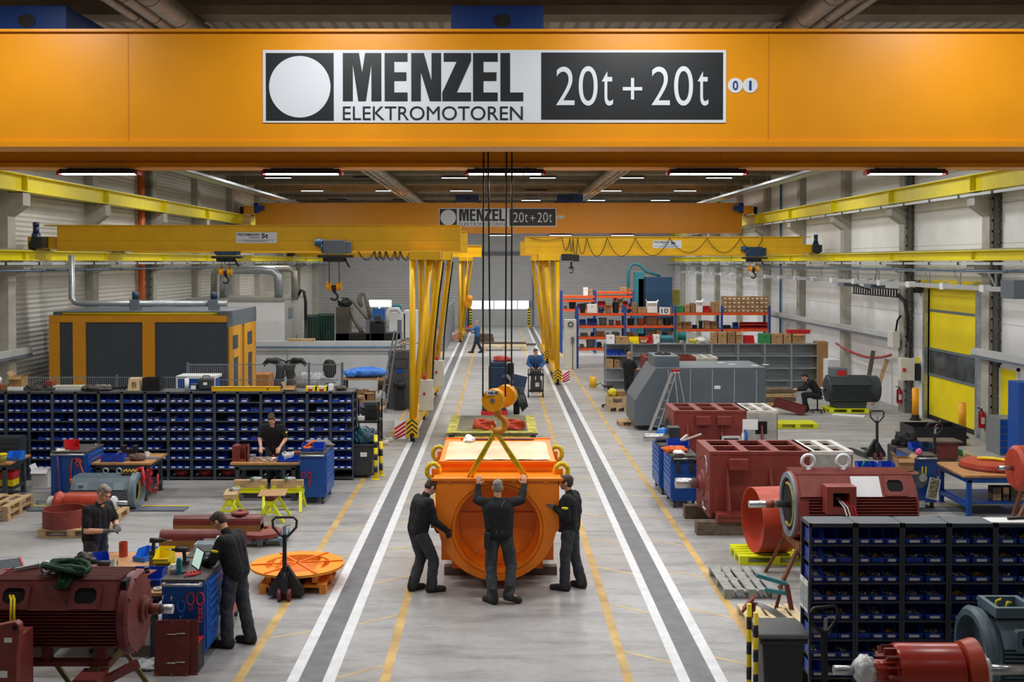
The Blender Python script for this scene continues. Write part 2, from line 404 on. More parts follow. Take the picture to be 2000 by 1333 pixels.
# ---------------------------------------------------------------- pipes under the roof
DUCT = mat('spiral_duct', 'A8A49A', .4, .6, .1, 6)
for sx, xs, lab in ((-1, (-5.45, -5.15, -4.8), 'left'), (1, (4.6, 4.95, 5.2), 'right')):
    for i, (x, r) in enumerate(zip(xs, (.16, .1, .07) if sx > 0 else (.08, .11, .17))):
        p = M().cyl((x, 3, 8.68), (x, 84, 8.68), r, n=16)
        for k in range(60): p.cyl((x, 3+1.35*k, 8.68), (x, 3.03+1.35*k, 8.68), r+.012, n=16)
        tag(p.o('roof_pipe', DUCT), f'long metal pipe running under the roof on the {lab}, {ORD[i]} of three from the left', 'pipe', group='pipes under the roof')
for sx in (-1, 1):
    t = M().box(sx*11.7-.3, sx*11.7+.3, 20, 84, 8.3, 8.32)
    for e in (-.3, .29): t.box(sx*11.7+e, sx*11.7+e+.01, 20, 84, 8.3, 8.42)
    for k in range(22): t.bar((sx*11.7, 21+3*k, 8.3), (sx*11.7, 21+3*k, 8.88), .03)
    tag(t.o('cable_tray', GALV), f'long grey cable tray hung below the roof along the {"left" if sx < 0 else "right"} wall', 'cable tray')
# ---------------------------------------------------------------- crane runways
def runway(sx, upper):
    z0, z1 = (6.92, 7.4) if upper else (5.04, 5.32)
    x = sx*13.12; wd = .17 if upper else .12
    nm = 'upper' if upper else 'lower'; sd = 'left' if sx < 0 else 'right'
    t = thing('crane_runway', f'{nm} yellow steel runway beam along the {sd} wall on column corbels', 'runway beam', (0, 0, 0), 0)
    y0, y1 = YN+.5, YF-1
    M().box(x-wd, x+wd, y0, y1, z1-.03, z1).box(x-wd, x+wd, y0, y1, z0, z0+.03).box(x-.01, x+.01, y0, y1, z0, z1).o('beam', YEL, t)
    M().box(x-.03, x+.03, y0, y1, z1, z1+.04).o('rail', GALV, t)
    for y in CY[3:]:
        M().box(x-wd+.02, x+wd-.02, y-.01, y+.01, z0+.03, z1-.03).o('stiffener', YEL, t)
    if not (sx < 0 and upper):
        p = M(); xx = sx*12.95
        p.box(xx-.03, xx+.03, 10, y1, z0-.12, z0-.05)
        p.o('conductor_rail', mat('conductor_light', 'CBD3D8', .4, .3, .03, 4), t)
        q = M()
        for k in range(34): M().box(xx-.04, xx+.04, 12+2.1*k, 12.12+2.1*k, z0-.13, z0-.04).o('rail_clamp', DARK, t)
        h = M()
        for k in range(34): h.box(xx-.01, xx+.01, 12.6+2.1*k, 12.63+2.1*k, z0-.05, z0)
        h.o('rail_hanger', GALV, t)
for sx in (-1, 1):
    for up in (True, False): runway(sx, up)
for sx in (-1, 1):
    p = M().cyl((sx*12.85, 14, 4.76), (sx*12.85, 84, 4.76), .025, n=8)
    for k in range(22): p.cyl((sx*12.85, 15+3.2*k, 4.76), (sx*12.85, 15.15+3.2*k, 4.76), .04, n=8)
    for k in range(22): p.bar((sx*12.85, 15.5+3.165*k, 4.76), (sx*13.42, 15.5+3.165*k, 4.8), .02)
    tag(p.o('air_pipe', mat('pipe_blue_grey', '55708A', .4, .2, .05, 5)), f'thin blue grey air pipe below the lower runway beam on the {"left" if sx < 0 else "right"} wall', 'pipe')
# lattice truss with a thick bus duct on the right wall
t = thing('bus_duct_truss', 'light grey lattice truss carrying a bus duct along the right wall', 'truss', (12.65, 0, 4.3))
M().box(-.07, .07, 27.2, 76, -.05, .07).o('bus_duct', mat('bus_grey', 'BFC5CA', .4, .4, .04, 4), t)
M().box(-.2, .25, 26.6, 27.3, -.2, .25).o('end_box', GREYP, t)
l = M()
for k in range(22):
    y = 28+2.15*k
    l.bar((0, y, .05), (.2, y+.9, .42), .03).bar((0, y, .05), (0, y, .42), .03)
    l.bar((0, y, 0), (.5, y, .1), .03)
l.bar((.2, 28, .42), (.2, 76, .42), .03)
l.o('lattice', GALV, t)
c = M()
for k in range(18): M().box(-.1, .1, 28.5+2.6*k, 28.75+2.6*k, -.08, .1).o('joint_clamp', WHITE, t)
for i, (px, py, Y) in enumerate(((1655, 553, 40.5), (1708, 556, 37.6))):
    x, z = at(px, py, Y)
    o = M().box(-.25, .25, -.35, .35, -.12, .12).bar((0, 0, .12), (.1, 0, z and .5), .03).o('heater_box', GREYP)
    tag(o, f'{"smaller, farther" if i == 0 else "nearer"} grey box hung under the bus duct truss on the right', 'box', (x, Y, z), group='grey boxes under the truss')
# ---------------------------------------------------------------- bridge cranes
def poly_letter(c):
    return {'M': [(0, 0), (0, 1), (.42, 1), (.5, .6), (.58, 1), (1, 1), (1, 0), (.74, 0), (.74, .76), (.6, 0), (.4, 0), (.26, .76), (.26, 0)],
            'N': [(0, 0), (0, 1), (.42, 1), (.68, .42), (.68, 1), (1, 1), (1, 0), (.62, 0), (.32, .6), (.32, 0)],
            'E': [(0, 0), (0, 1), (1, 1), (1, .82), (.42, .82), (.42, .6), (.95, .6), (.95, .42), (.42, .42), (.42, .18), (1, .18), (1, 0)],
            'Z': [(0, 0), (0, .18), (.5, .82), (.05, .82), (.05, 1), (1, 1), (1, .84), (.5, .18), (1, .18), (1, 0)],
            'L': [(0, 0), (0, 1), (.42, 1), (.42, .18), (1, .18), (1, 0)]}[c]
def bridge(Y, name_lab, digits, gap, lamps, trolleys, ends):
    """Y front face; the sign is laid out in metres on the web"""
    t = thing('bridge_crane', name_lab, 'overhead crane', (0, Y, 0))
    ZT, ZB = 8.03, 6.5
    def girder(y0, nm):
        g = M().box(-12.5, 12.5, y0, y0+.55, ZB+.07, ZT-.035).o(nm, ORANGE, t)
        M().box(-12.5, 12.5, y0-.05, y0+.6, ZB, ZB+.07).box(-12.5, 12.5, y0-.05, y0+.6, ZT-.035, ZT).o('flange', ORANGE, g)
        s = M()
        for x in (-4.83, 3.52): s.box(x-.006, x+.006, y0-.004, y0, ZB+.07, ZT-.035)
        s.o('weld_seam', mat('seam_orange', 'CF860A', .45, 0, 0), g)
        return g
    g1 = girder(0, 'girder'); g2 = girder(gap, 'girder')
    for sx in (-1, 1):
        M().box(sx*12.7-.25, sx*12.7+.25, -.6, gap+1.2, 7.46, 7.85).o('end_carriage', ORANGE, t)
        M().bx((sx*12.2, -.4, 7.75), .45, .3, .25).cyl((sx*12.35, -.4, 7.5), (sx*12.35, -.4, 8.0), .14).o('drive_motor', mat('abus_blue', '0D3F8E', .4, 0, .05, 3), t)
        for yy in (-.3, gap+.9): M().cyl((sx*13.12-.06, yy, 7.64), (sx*13.12+.06, yy, 7.64), .19).o('wheel', DARK, t)
    # sign: measured on the nearer crane, same size on both
    def A(px, py): return at(px, py, 14.4)
    def Rr(px0, px1, py0, py1):
        a = A(px0, py1); b = A(px1, py0); return a[0], b[0], a[1], b[1]
    x0, x1, z0, z1 = Rr(514, 1418, 98, 240)
    sg = M().box(x0, x1, -.012, 0, z0, z1).o('sign_board', SIGNW, g1)
    def plate(px0, px1, py0, py1, m, nm, y=-.016):
        a, b, c, e = Rr(px0, px1, py0, py1); return M().box(a, b, y, -.011, c, e).o(nm, m, sg)
    plate(520, 652, 104, 236, BLACK, 'logo_square')
    cx, cz = A(586, 170); M().prism(circ(cx, cz, .40, 48), 'y', -.02, -.014).o('logo_disc', SIGNW, sg)
    plate(1057, 1412, 103, 234, BLACK, 'load_panel')
    L = M()
    for ch, a, b in zip('MENZEL', (670, 751.5, 803.5, 864, 924, 977.5), (745, 796, 861.5, 920, 972, 1022)):
        u0, u1, w0, w1 = Rr(a, b, 104, 198)
        L.prism([(u0+p*(u1-u0), w0+q*(w1-w0)) for p, q in poly_letter(ch)], 'y', -.017, -.011)
    L.o('name_lettering', BLACK, sg)
    r = Rr(670, 1021, 208, 235); text_mesh('ELEKTROMOTOREN', 'lower_lettering', BLACK, sg, r[0], r[1], r[2], r[3], -.014, 0.0)
    for tx, a, b, c, e in (('2', 1086, 1122, 131, 206), ('0', 1130, 1167, 130, 207), ('t', 1175, 1197, 140, 207), ('+', 1216, 1254, 153, 195), ('2', 1272, 1308, 131, 206), ('0', 1316, 1353, 130, 207), ('t', 1362, 1383, 140, 207)):
        r = Rr(a, b, c, e); text_mesh(tx, 'load_lettering', SIGNW, sg, r[0], r[1], r[2], r[3], -.021, -.004)
    for dg, px in zip(digits, (1436, 1465)):
        cx, cz = A(px, 167); dd = M().prism(circ(cx, cz, .098, 28), 'y', -.008, 0).o('number_disc', SIGNW, g1)
        hw_ = .014 if dg == '1' else .034; text_mesh(dg, 'number', mat('numeral_blue', '16357A', .5, 0, 0), dd, cx-hw_, cx+hw_, cz-.06, cz+.06, -.012, .01)
    TB = mat('abus_blue', '0D3F8E', .4, 0, .05, 3)
    for xa, xb in trolleys:
        b = M().box(xa, xb, .75, gap-.2, ZT+.06, 8.52).o('hoist_trolley', TB, t, .02)
        M().box(xa-.12, xa, .8, 1.0, ZT, ZT+.14).box(xb, xb+.12, .8, 1.0, ZT, ZT+.14).o('wheel', DARK, b)
        M().prism(circ((xa*.45+xb*.55), ZT+.28, .12, 16, ry=.09), 'y', .735, .75).o('oval_opening', DARK, b)
        M().cyl((xa+.2, 1.4, ZT-.35), (xb-.2, 1.4, ZT-.35), .22).o('rope_drum', DARK, b)
    for i, x in enumerate(lamps):
        l = thing('crane_lamp', '', 'lamp', (x, Y+gap+.02, ZB-.098), 0, 'LED bars under the bridge cranes')
        l['label'] = f'LED bar with red end caps under the {"front" if Y < 30 else "far"} orange bridge crane, {ORD[i]} from left'
        led_bar(l, LAMP, True); area((0, 0, -.022), 1.1, .11, 85, l, 178, (.94, .97, 1))
    return t
BY, GAP = 14.4, 3.1
ly = BY+GAP
bridge(BY, 'near orange double girder bridge crane spanning the top of the picture with big sign', '01', GAP,
       [at(p, 333, ly)[0] for p in (193, 590, 987, 1381, 1769)],
       [(at(-40, 40, 15.2)[0], at(133, 40, 15.2)[0]), (at(881, 40, 15.2)[0], at(1062, 40, 15.2)[0])], True)
bridge(56.6, 'second orange bridge crane with the same sign farther down the hall', '02', 1.2,
       [at(p, 459, 57.8)[0] for p in (857, 977, 1095, 1216)],
       [(at(889, 390, 57)[0], at(935, 390, 57)[0]), (at(1088, 390, 57)[0], at(1140, 390, 57)[0])], True)
# hook block with ropes
HY = 16.2
hx, hz = at(962, 781, HY)
t = thing('hook_block', 'orange twin sheave hook block with hook hanging on wire ropes from the near crane', 'crane hook', (0, 0, 0))
for px, dy in ((945, -.1), (952, .25), (990, -.1), (1000, .25)):
    xt, zt = at(px, 287, HY+dy); xb, zb = at(px+(-2 if px < 950 else 6 if px < 960 else -3 if px < 995 else -1), 775, HY+dy)
    M().cyl((xt, HY+dy, 7.7), (xb, HY+dy, zb), .012, n=8).o('wire_rope', DARK, t)
# sheave 1 faces the camera, sheave 2 behind and to the right
def sheave(x, y, z):
    s = M().lathe([(0, 0), (.165, 0), (.165, .05), (.15, .07), (.15, .11), (.165, .13), (.165, .17), (0, .17)], (x, y, z), (.25, 1, 0), 40).o('sheave', mat('hook_orange', 'F0A010', .35, 0, .04, 4), t)
    M().lathe([(0, -.012), (.035, -.012), (.04, 0)], (x, y, z), (.25, 1, 0), 20).o('hub', STEEL, s)
    M().lathe([(.151, .075), (.156, .09), (.151, .105)], (x, y, z), (.25, 1, 0), 40).o('groove', mat('abus_blue', '0D3F8E'), s)
    return s
s1 = sheave(hx, HY-.12, hz); sheave(hx+.17, HY+.12, hz+.03)
tp = M().box(-.085, .085, -.004, 0, -.035, .035).xf(Matrix.Translation((hx-.0, HY-.13, hz+.115))).o('name_plate', PAPER, s1)
text_mesh('ABUS', 'lettering', mat('numeral_blue', '16357A'), tp, hx-.07, hx+.07, hz+.095, hz+.135, HY-.138, .02)
M().box(hx+.075, hx+.115, HY-.11, HY-.1, hz-.045, hz+.03).o('label_plate', PAPER, s1)
hk = M()
hx2 = at(972, 800, HY)[0]
hk.cyl((hx2, HY+.05, hz-.12), (hx2, HY+.05, hz-.26), .06, .05)
pts = []
for i in range(15):
    a = PI/2-(i/14)*PI*1.45
    pts.append((hx2+.0+.1*math.cos(a)+.01, HY+.05, hz-.37+.11*math.sin(a)))
hk.tube(pts, [.04+.012*math.sin(i/14*PI) if i < 12 else .04-.01*(i-11) for i in range(15)], 10)
hk.o('hook', mat('hook_forged', 'D98A12', .45, 0, .1, 8), t)
# slings from the hook to the machine
def sling(px0, py0, px1, py1, y0, y1, lab):
    a = at(px0, py0, y0); b = at(px1, py1, y1)
    m = M()
    for e in (-.035, .03):
        m.bar((a[0]+e*.3, y0, a[1]), (b[0]+e, y1+.02, b[1]), .045, .018)
    tag(m.o('lifting_sling', SLING), lab, 'sling', group='slings on the orange machine')
sling(966, 846, 917, 934, HY+.05, 16.86, 'yellow green lifting sling from the hook down to the left of the orange machine')
sling(970, 846, 1027, 934, HY+.05, 16.86, 'yellow green lifting sling from the hook down to the right of the orange machine')
# ================================================================ semi gantry cranes
CHEV = BLACK
def chevron_box(m, cx, y, z0, z1, w):
    k = M(); h = (z1-z0)/4
    for i in range(3):
        zz = z0+h*.6+i*h*1.1
        for sx in (-1, 1):
            k.prism([(cx, zz+w*.45), (cx, zz+w*.45+h*.45), (cx+sx*w/2, zz+h*.45), (cx+sx*w/2, zz)][::sx], 'y', y-.004, y)
    return k
def hoist(par, x, y, dark, hookz):
    hb = mat('hoist_blue', '2A5A86', .4, 0, .06, 4)
    b = M().box(x-.28, x+.34, y-.45, y-.2, 5.22, 5.62).box(x+.34, x+.5, y-.4, y-.2, 5.25, 5.58).o('hoist_body', GREYP if not dark else NAVY, par, .015)
    M().cyl((x-.52, y-.33, 5.55), (x-.3, y-.33, 5.55), .1).cyl((x-.34, y-.33, 5.4), (x-.28, y-.33, 5.4), .14).o('hoist_motor', hb, b)
    M().box(x-.45, x+.55, y-.4, y-.05, 5.12, 5.2).cyl((x-.3, y-.25, 5.1), (x+.3, y-.25, 5.1), .1).bar((x+.3, y-.25, 5.1), (x+.45, y-.3, 4.85), .05).o('trolley_frame', DARK, b)
    for dx in (-.14, .14): M().cyl((x+dx, y-.25, 5.1), (x+dx, y-.25, hookz+.2), .012, n=6).o('wire_rope', DARK, b)
    for dx in (-.14, .14): M().lathe([(0, -.07), (.12, -.07), (.12, -.03), (.1, 0), (.12, .03), (.12, .07), (0, .07)], (x+dx, y-.25, hookz+.15), (1, 0, 0), 20).o('hook_sheave', mat('hook_orange', 'F0A010', .35, 0, .04, 4), b)
    k = M().cyl((x, y-.25, hookz+.18), (x, y-.25, hookz-.02), .08, .05).tube([(x+.1*math.cos(a), y-.25, hookz-.14+.1*math.sin(a)) for a in [1.57-i*.36 for i in range(13)]], .03, 8)
    k.box(x-.2, x+.2, y-.3, y-.2, hookz+.1, hookz+.16); k.o('hook', DARK, b)
def festoon(par, pts, r=.012):
    """cable loops: pts are the hang points, sagging between"""
    m = []
    for (xa, za, sag), (xb, zb, _) in zip(pts[:-1], pts[1:]):
        for i in range(10):
            u = i/10; m.append((xa+(xb-xa)*u, pts[0][3] if len(pts[0]) > 3 else 0, za+(zb-za)*u-sag*4*u*(1-u)))
    return m
def gantry(s, Yg, lab, hoists, sign, chev, cab):
    t = thing('semi_gantry_crane', lab, 'gantry crane', (0, Yg, 0))
    xe = s*1.08; xo = s*12.55
    a, b = min(xe, xo), max(xe, xo)
    g = M().box(a, b, -.2, .2, 5.33, 6.04).o('girder', GYEL, t)
    M().box(a-(.35 if s < 0 else 0), b+(.35 if s > 0 else 0), -.27, .27, 6.02, 6.05).box(a, b, -.26, .26, 5.31, 5.34).o('flange', GYEL, g)
    M().box(a, b, -.205, -.19, 5.6, 5.615).o('weld_seam', mat('seam_yellow', 'CFA208', .4, 0, 0), g)
    # end carriage on the wall runway
    M().box(s*12.95-.42, s*12.95+.3, -.25, .25, 5.36, 5.72).o('end_carriage', GYEL, t, .01)
    M().cyl((s*13.12-.05, -.5, 5.47), (s*13.12+.05, -.5, 5.47), .15).cyl((s*13.12-.05, .5, 5.47), (s*13.12+.05, .5, 5.47), .15).box(s*13.0-.08, s*13.0+.22, -.7, .7, 5.4, 5.7).o('wheel', DARK, t)
    M().cyl((s*13.0, -.55, 5.4), (s*13.0, -.55, 5.8), .12).cyl((s*13.0, -.55, 5.8), (s*13.0, -.55, 6.0), .09, .075).cyl((s*13.0, -.55, 6), (s*13, -.55, 6.12), .085).o('drive_motor', NAVY, t)
    # head beam, four poles, bottom beam with two feet
    hbx = sorted((s*1.62, s*2.5))
    M().box(hbx[0], hbx[1], -.75, .9, 5.06, 5.31).o('head_beam', GYEL, t, .01)
    y0, y1, xb = -.9, 3.4, s*2.4
    for fx, fy, tx, ty in ((xb, y0, s*2.42, -.6), (xb, y0+.22, s*1.95, -.3), (xb, y1, s*2.25, .35), (xb, y1, s*1.72, .7)):
        M().cyl((fx, fy, .55), (tx, ty, 5.08), .085, n=18).o('leg', GYEL, t)
    M().box(xb-.12, xb+.12, y0, y1, .3, .56).o('bottom_beam', GYEL, t, .01)
    for yy in (y0, y1):
        f = M().box(xb-.16, xb+.16, yy-.18, yy+.18, .12, .62).o('foot', GYEL, t, .01)
        M().cyl((xb-.06, yy, .13), (xb+.06, yy, .13), .128).o('wheel', DARK, f)
        if yy == y0:
            chevron_box(None, xb, yy-.18, .14, .6, .3).o('chevrons', BLACK, f)
            M().cyl((xb, yy-.3, .2), (xb, yy-.18, .2), .06).o('buffer', RUBBER, f)
    sp = M().box(xb-s*-.18 if s > 0 else xb-.48, (xb+.48) if s > 0 else xb-.18, y0-.2, y0-.17, .1, .6).o('warning_panel', PAPER, t)
    k = M(); xs = xb+.18 if s > 0 else xb-.48
    for i in range(5):
        zz = .02+.11*i
        q = [(xs, max(.1, zz-.02)), (xs, min(.6, zz+.05)), (xs+.3, min(.6, zz+.25)), (xs+.3, min(.6, max(.1, zz+.18)))]
        if zz+.18 < .6: k.prism(q[::-1], 'y', y0-.206, y0-.2)
    k.o('red_stripes', RED, sp)
    if cab:
        c = M().box(xb+.05, xb+.45, 1.0, 1.3, .6, 1.5).o('control_cabinet', OFFW, t, .01)
        M().cyl((xb+.2, 1.0, 1.1), (xb+.2, .96, 1.1), .04).o('main_switch', RED, c); M().cyl((xb+.2, 1.15, 1.5), (xb+.2, 1.15, 1.68), .05).o('signal_lamp', RED, c)
        ch = [(xb+.62+.03*(i % 2), .55+.1*i+(2.2-i*.1), 4.9-4.2*i/24) for i in range(25)]
        M().tube([(s*1.6, .6, 5.0), (s*1.75, .9, 4.0), (s*1.95, 1.6, 2.4), (s*2.05, 2.2, .8)], .03, 6).o('cable_chain', DARK, t)
    if sign:
        X0, X1, Z0, Z1 = sign
        p = M().box(X0, X1, -.215, -.2, Z0, Z1).o('sign_board', SIGNW, g)
        w = X1-X0; h = Z1-Z0; ab = mat('sign_navy', '2A3350', .5, 0, 0)
        text_mesh('TEICHMANN', 'lettering', ab, p, X0+.02*w, X0+.57*w, Z0+.66*h, Z0+.9*h, -.217, .02)
        text_mesh('KRANE', 'lettering', GREYP, p, X0+.33*w, X0+.56*w, Z0+.42*h, Z0+.6*h, -.217)
        text_mesh('5t', 'lettering', BLACK, p, X0+.62*w, X0+.79*w, Z0+.44*h, Z0+.9*h, -.217, .03)
        ln = M().box(X0+.03*w, X0+.93*w, -.217, -.214, Z0+.24*h, Z0+.29*h).box(X0+.2*w, X0+.75*w, -.217, -.214, Z0+.12*h, Z0+.17*h); ln.o('small_print', GREYP, p)
    for h in hoists: hoist(t, *h)
    return t
L1 = gantry(-1, 31.5, 'front yellow semi gantry crane on the left with sign, hoist and chevron foot', [(at(652, 490, 31.2)[0], 0, False, at(650, 570, 31.2)[1])],
            (at(461, 480, 31.3)[0], at(541, 480, 31.3)[0], at(500, 475, 31.3)[1], at(500, 454, 31.3)[1]), True, True)
m = M()
for pa, pb in ((698, 730), (730, 740), (740, 752), (752, 770), (770, 780), (780, 800)):
    xa = at(pa, 490, 31.2)[0]; xb = at(pb, 490, 31.2)[0]
    for r in (0, .04): m.tube([(xa+(xb-xa)*i/8+r, -.25-r, 5.3-(.22+r)*4*(i/8)*(1-i/8)) for i in range(9)], .011, 6)
m.o('festoon_cable', DARK, L1)
gantry(-1, 37.9, 'second yellow semi gantry crane on the left right behind the front one', [(at(440, 495, 37.6)[0], 0, True, at(440, 540, 37.6)[1])], None, False, True)
L3 = gantry(-1, 69.4, 'far yellow semi gantry crane on the left near the back gate', [], None, True, False)
R1 = gantry(1, 45.7, 'front yellow semi gantry crane on the right with looping cables and sign', [(at(1472, 500, 45.4)[0], 0, True, at(1472, 532, 45.4)[1])],
            (at(1275, 480, 45.5)[0], at(1331, 480, 45.5)[0], at(1300, 485, 45.5)[1], at(1300, 470, 45.5)[1]), False, False)
m = M()
px = [1035, 1098, 1113, 1119, 1128, 1146, 1186, 1241, 1308, 1381, 1446, 1490]
sg = [.08, .5, .55, .75, .65, .75, .75, .72, .6, .6, .5]
for pa, pb, s_ in zip(px[:-1], px[1:], sg):
    xa = at(pa, 465, 45.4)[0]; xb = at(pb, 465, 45.4)[0]
    m.tube([(xa+(xb-xa)*i/10, -.32, 5.98-s_*4*(i/10)*(1-i/10)) for i in range(11)], .014, 6)
m.o('festoon_cable', DARK, R1)
b = M().box(at(1097, 500, 45.4)[0], at(1118, 500, 45.4)[0], -.4, -.1, 5.05, 5.33).box(at(1119, 500, 45.4)[0], at(1131, 500, 45.4)[0], -.4, -.1, 5.02, 5.3).o('chain_hoist', DARK, R1)
hx_ = at(1116, 520, 45.4)[0]
M().cyl((hx_, -.25, 5.0), (hx_, -.25, 4.8), .04).box(hx_-.1, hx_+.1, -.3, -.2, 4.72, 4.8).tube([(hx_+.07*math.cos(a), -.25, 4.62+.08*math.sin(a)) for a in [1.57-i*.4 for i in range(12)]], .02, 6).o('hook', DARK, b)
gantry(1, 55.4, 'second yellow semi gantry crane on the right behind the front one', [], None, False, False)
# chain hoist block at the far left gantry
t = thing('chain_hoist_block', 'orange hook block hanging beside the far left gantry legs', 'crane hook', (*[at(913, 590, 68)[0], 68], 0))
zz = at(913, 592, 68)[1]
M().sph((0, 0, zz), (.3, .2, .35)).sph((.12, -.1, zz+.25), (.22, .2, .25)).cyl((0, 0, zz+.4), (0, 0, 5.3), .02, n=6).o('block', mat('hook_orange', 'F0A010'), t)
M().cyl((.05, 0, zz-.3), (.05, 0, .9), .05, n=8).o('pendant_cable', DARK, t)
M().blob((.08, 0, .85), (.25, .2, .18), .4).o('red_grip', OXORG, t)
# ================================================================ people
V = Vector
def remesh(o, vox, smooth=4, wrinkle=0.0):
    r = o.modifiers.new('remesh', 'REMESH'); r.mode = 'VOXEL'; r.voxel_size = vox; r.use_smooth_shade = True
    s = o.modifiers.new('smooth', 'SMOOTH'); s.iterations = smooth; s.factor = .5
    if wrinkle:
        if 'wrinkle' not in bpy.data.textures:
            tx = bpy.data.textures.new('wrinkle', 'CLOUDS'); tx.noise_scale = .09; tx.noise_depth = 2
        d = o.modifiers.new('wrinkle', 'DISPLACE'); d.texture = bpy.data.textures['wrinkle']; d.strength = wrinkle; d.mid_level = .5
    return o
def hand_geo(m, w, d, n, side, curl, g=0.0):
    """palm and five separate fingers; w wrist, d finger direction, n palm normal, side +1 thumb on +s"""
    d = V(d).normalized(); n = V(n); n = (n-d*n.dot(d)).normalized(); s = d.cross(n)*side; w = V(w)
    for k in (-.028, -.01, .01, .026):
        m.cap(w+d*.02+s*k*.7, w+d*.085+s*k, .017+g, .014+g, 8)
    for k, L in zip((-.032, -.0115, .0105, .031), (.058, .072, .078, .07)):
        b = w+d*.085+s*k; d1 = (d+n*curl*.7+s*k*2.5).normalized(); d2 = (d+n*curl*2.0+s*k*2).normalized()
        c = b+d1*L*.55; m.cap(b, c, .0105+g, .0095+g, 8); m.cap(c, c+d2*L*.5, .0095+g, .0075+g, 8)
    b = w+d*.025+s*.03; c = b+(d*.6+s*.75+n*.25).normalized()*.045
    m.cap(b, c, .015+g, .012+g, 8); m.cap(c, c+(d*.9+s*.3+n*.3).normalized()*.035, .011+g, .009+g, 8)
def person(label, loc, rz, J=None, look=(0, 0), roll=0, top=CLOTHB, trous=TROUS, hair=HAIRB, glove=None, short=False, vox=.011, hands=((0, .3, -1, 0), (0, .3, -1, 0)), curl=(.35, .35), badge=True, apron=None, hscale=1.0):
    j = dict(pel=(0, 0, .97), che=(0, .0, 1.30), nec=(0, .0, 1.50), hea=(0, .03, 1.665),
             hL=(-.095, 0, .93), kL=(-.105, .03, .50), aL=(-.11, -.02, .10), tL=(-.14, .16, .04),
             hR=(.095, 0, .93), kR=(.105, .03, .50), aR=(.11, -.02, .10), tR=(.14, .16, .04),
             sL=(-.185, -.01, 1.43), eL=(-.235, -.03, 1.15), wL=(-.24, .08, .92),
             sR=(.185, -.01, 1.43), eR=(.235, -.03, 1.15), wR=(.24, .08, .92))
    j.update(J or {}); j = {k: V(v) for k, v in j.items()}
    t = thing('person', label, 'person', (loc[0], loc[1], 0), rz)
    b = M()
    # head in its own frame, then turned
    T = Matrix.Translation(j['hea']) @ Matrix.Rotation(look[0], 4, 'Z') @ Matrix.Rotation(look[1], 4, 'X') @ Matrix.Rotation(roll, 4, 'Y') @ Matrix.Scale(hscale, 4)
    h = M().sph((0, -.012, .03), (.073, .092, .085)).sph((0, .02, -.03), (.058, .07, .075)).sph((0, .055, -.078), (.032, .03, .028))
    h.cap((0, .086, .012), (0, .102, -.018), .009, .014, 8).sph((0, .085, -.052), (.022, .012, .012)).sph((0, .083, .03), (.05, .016, .011))
    for sx in (-1, 1): h.sph((sx*.074, -.008, -.008), (.012, .024, .034)).sph((sx*.04, .062, -.02), (.02, .022, .022))
    b.add(h.xf(T).v, h.f, True)
    hb = T @ V((0, -.02, -.06))
    b.cap(j['nec']-V((0, 0, .03)), hb, .058, .054)
    b.cap(j['pel'], j['che']-V((0, 0, .02)), .085, .09); b.cap(j['sL']*.8+j['sR']*.2, j['sR']*.8+j['sL']*.2, .055, .055)
    for s, sd in (('L', -1), ('R', 1)):
        b.cap(j['s'+s], j['e'+s], .052, .045); b.cap(j['e'+s], j['w'+s], .045, .029)
        b.cap(j['h'+s], j['k'+s], .08, .055); b.cap(j['k'+s], j['a'+s], .052, .038); b.cap(j['a'+s], j['t'+s], .04, .03)
        hd = hands[0 if s == 'L' else 1]; cl = curl[0 if s == 'L' else 1]
        nrm = V((-sd, 0, 0)) if len(hd) < 7 else V(hd[4:7])
        hand_geo(b, j['w'+s], hd[:3], nrm, -sd if hd[3] else sd, cl)
    remesh(b.o('body', SKIN, t), .008 if vox < .015 else vox, 2)
    ey = M()
    for sx in (-1, 1): ey.sph((sx*.032, .079, .008), (.012, .008, .006), 8, 6)
    ey.xf(T).o('eyes', EYE, t)
    M().sph((0, .093, -.054), (.022, .006, .005), 8, 6).xf(T).o('mouth', LIP, t)
    hr = M().sph((0, -.03, .045), (.08, .09, .084)).sph((0, -.05, .0), (.074, .062, .075)).sph((0, .035, .088), (.062, .045, .036))
    for sx in (-1, 1): hr.sph((sx*.062, .012, .03), (.018, .035, .04))
    remesh(hr.xf(T).o('hair', hair, t), .009, 2, .006)
    # upper garment
    g = M()
    up = (j['nec']-j['pel']).normalized(); fw = V((0, 1, 0)); fw = (fw-up*fw.dot(up)).normalized()
    c = j['che']; ac = (j['sR']-j['sL']).normalized()
    for k in (-.075, 0, .075):
        g.cap(j['pel']+ac*k*.95+up*.0, c+ac*k*1.35+up*.05, .128, .138, 12)
    for k in (-.5, 0, .5):
        g.cap(c+ac*k*.24+up*.02, (j['sL']+j['sR'])/2+ac*k*.3-up*.02, .122, .095, 12)
    g.cap(j['sL'], j['sR'], .066, .066, 12); g.cap((j['sL']+j['sR'])/2-up*.03, j['nec']+up*.012, .09, .064, 12)
    for s in 'LR':
        g.cap(j['s'+s], j['e'+s] if not short else j['s'+s].lerp(j['e'+s], .72), .076, .066 if not short else .072, 12)
        if not short: g.cap(j['e'+s], j['e'+s].lerp(j['w'+s], .94), .064, .047, 12)
    remesh(g.o('t_shirt' if short else 'sweater', top, t), vox, 3, .022)
    if badge:
        for s in 'L':
            p = j['s'+s].lerp(j['e'+s], .45)
            M().sph(p+V((-.05, .0, 0)), (.034, .055, .026), 10, 6).o('sleeve_badge', YELP, t)
    # trousers
    q = M().cap(j['pel']+ac*-.06+up*.04, j['pel']+ac*.06+up*.04, .128, .128, 12)
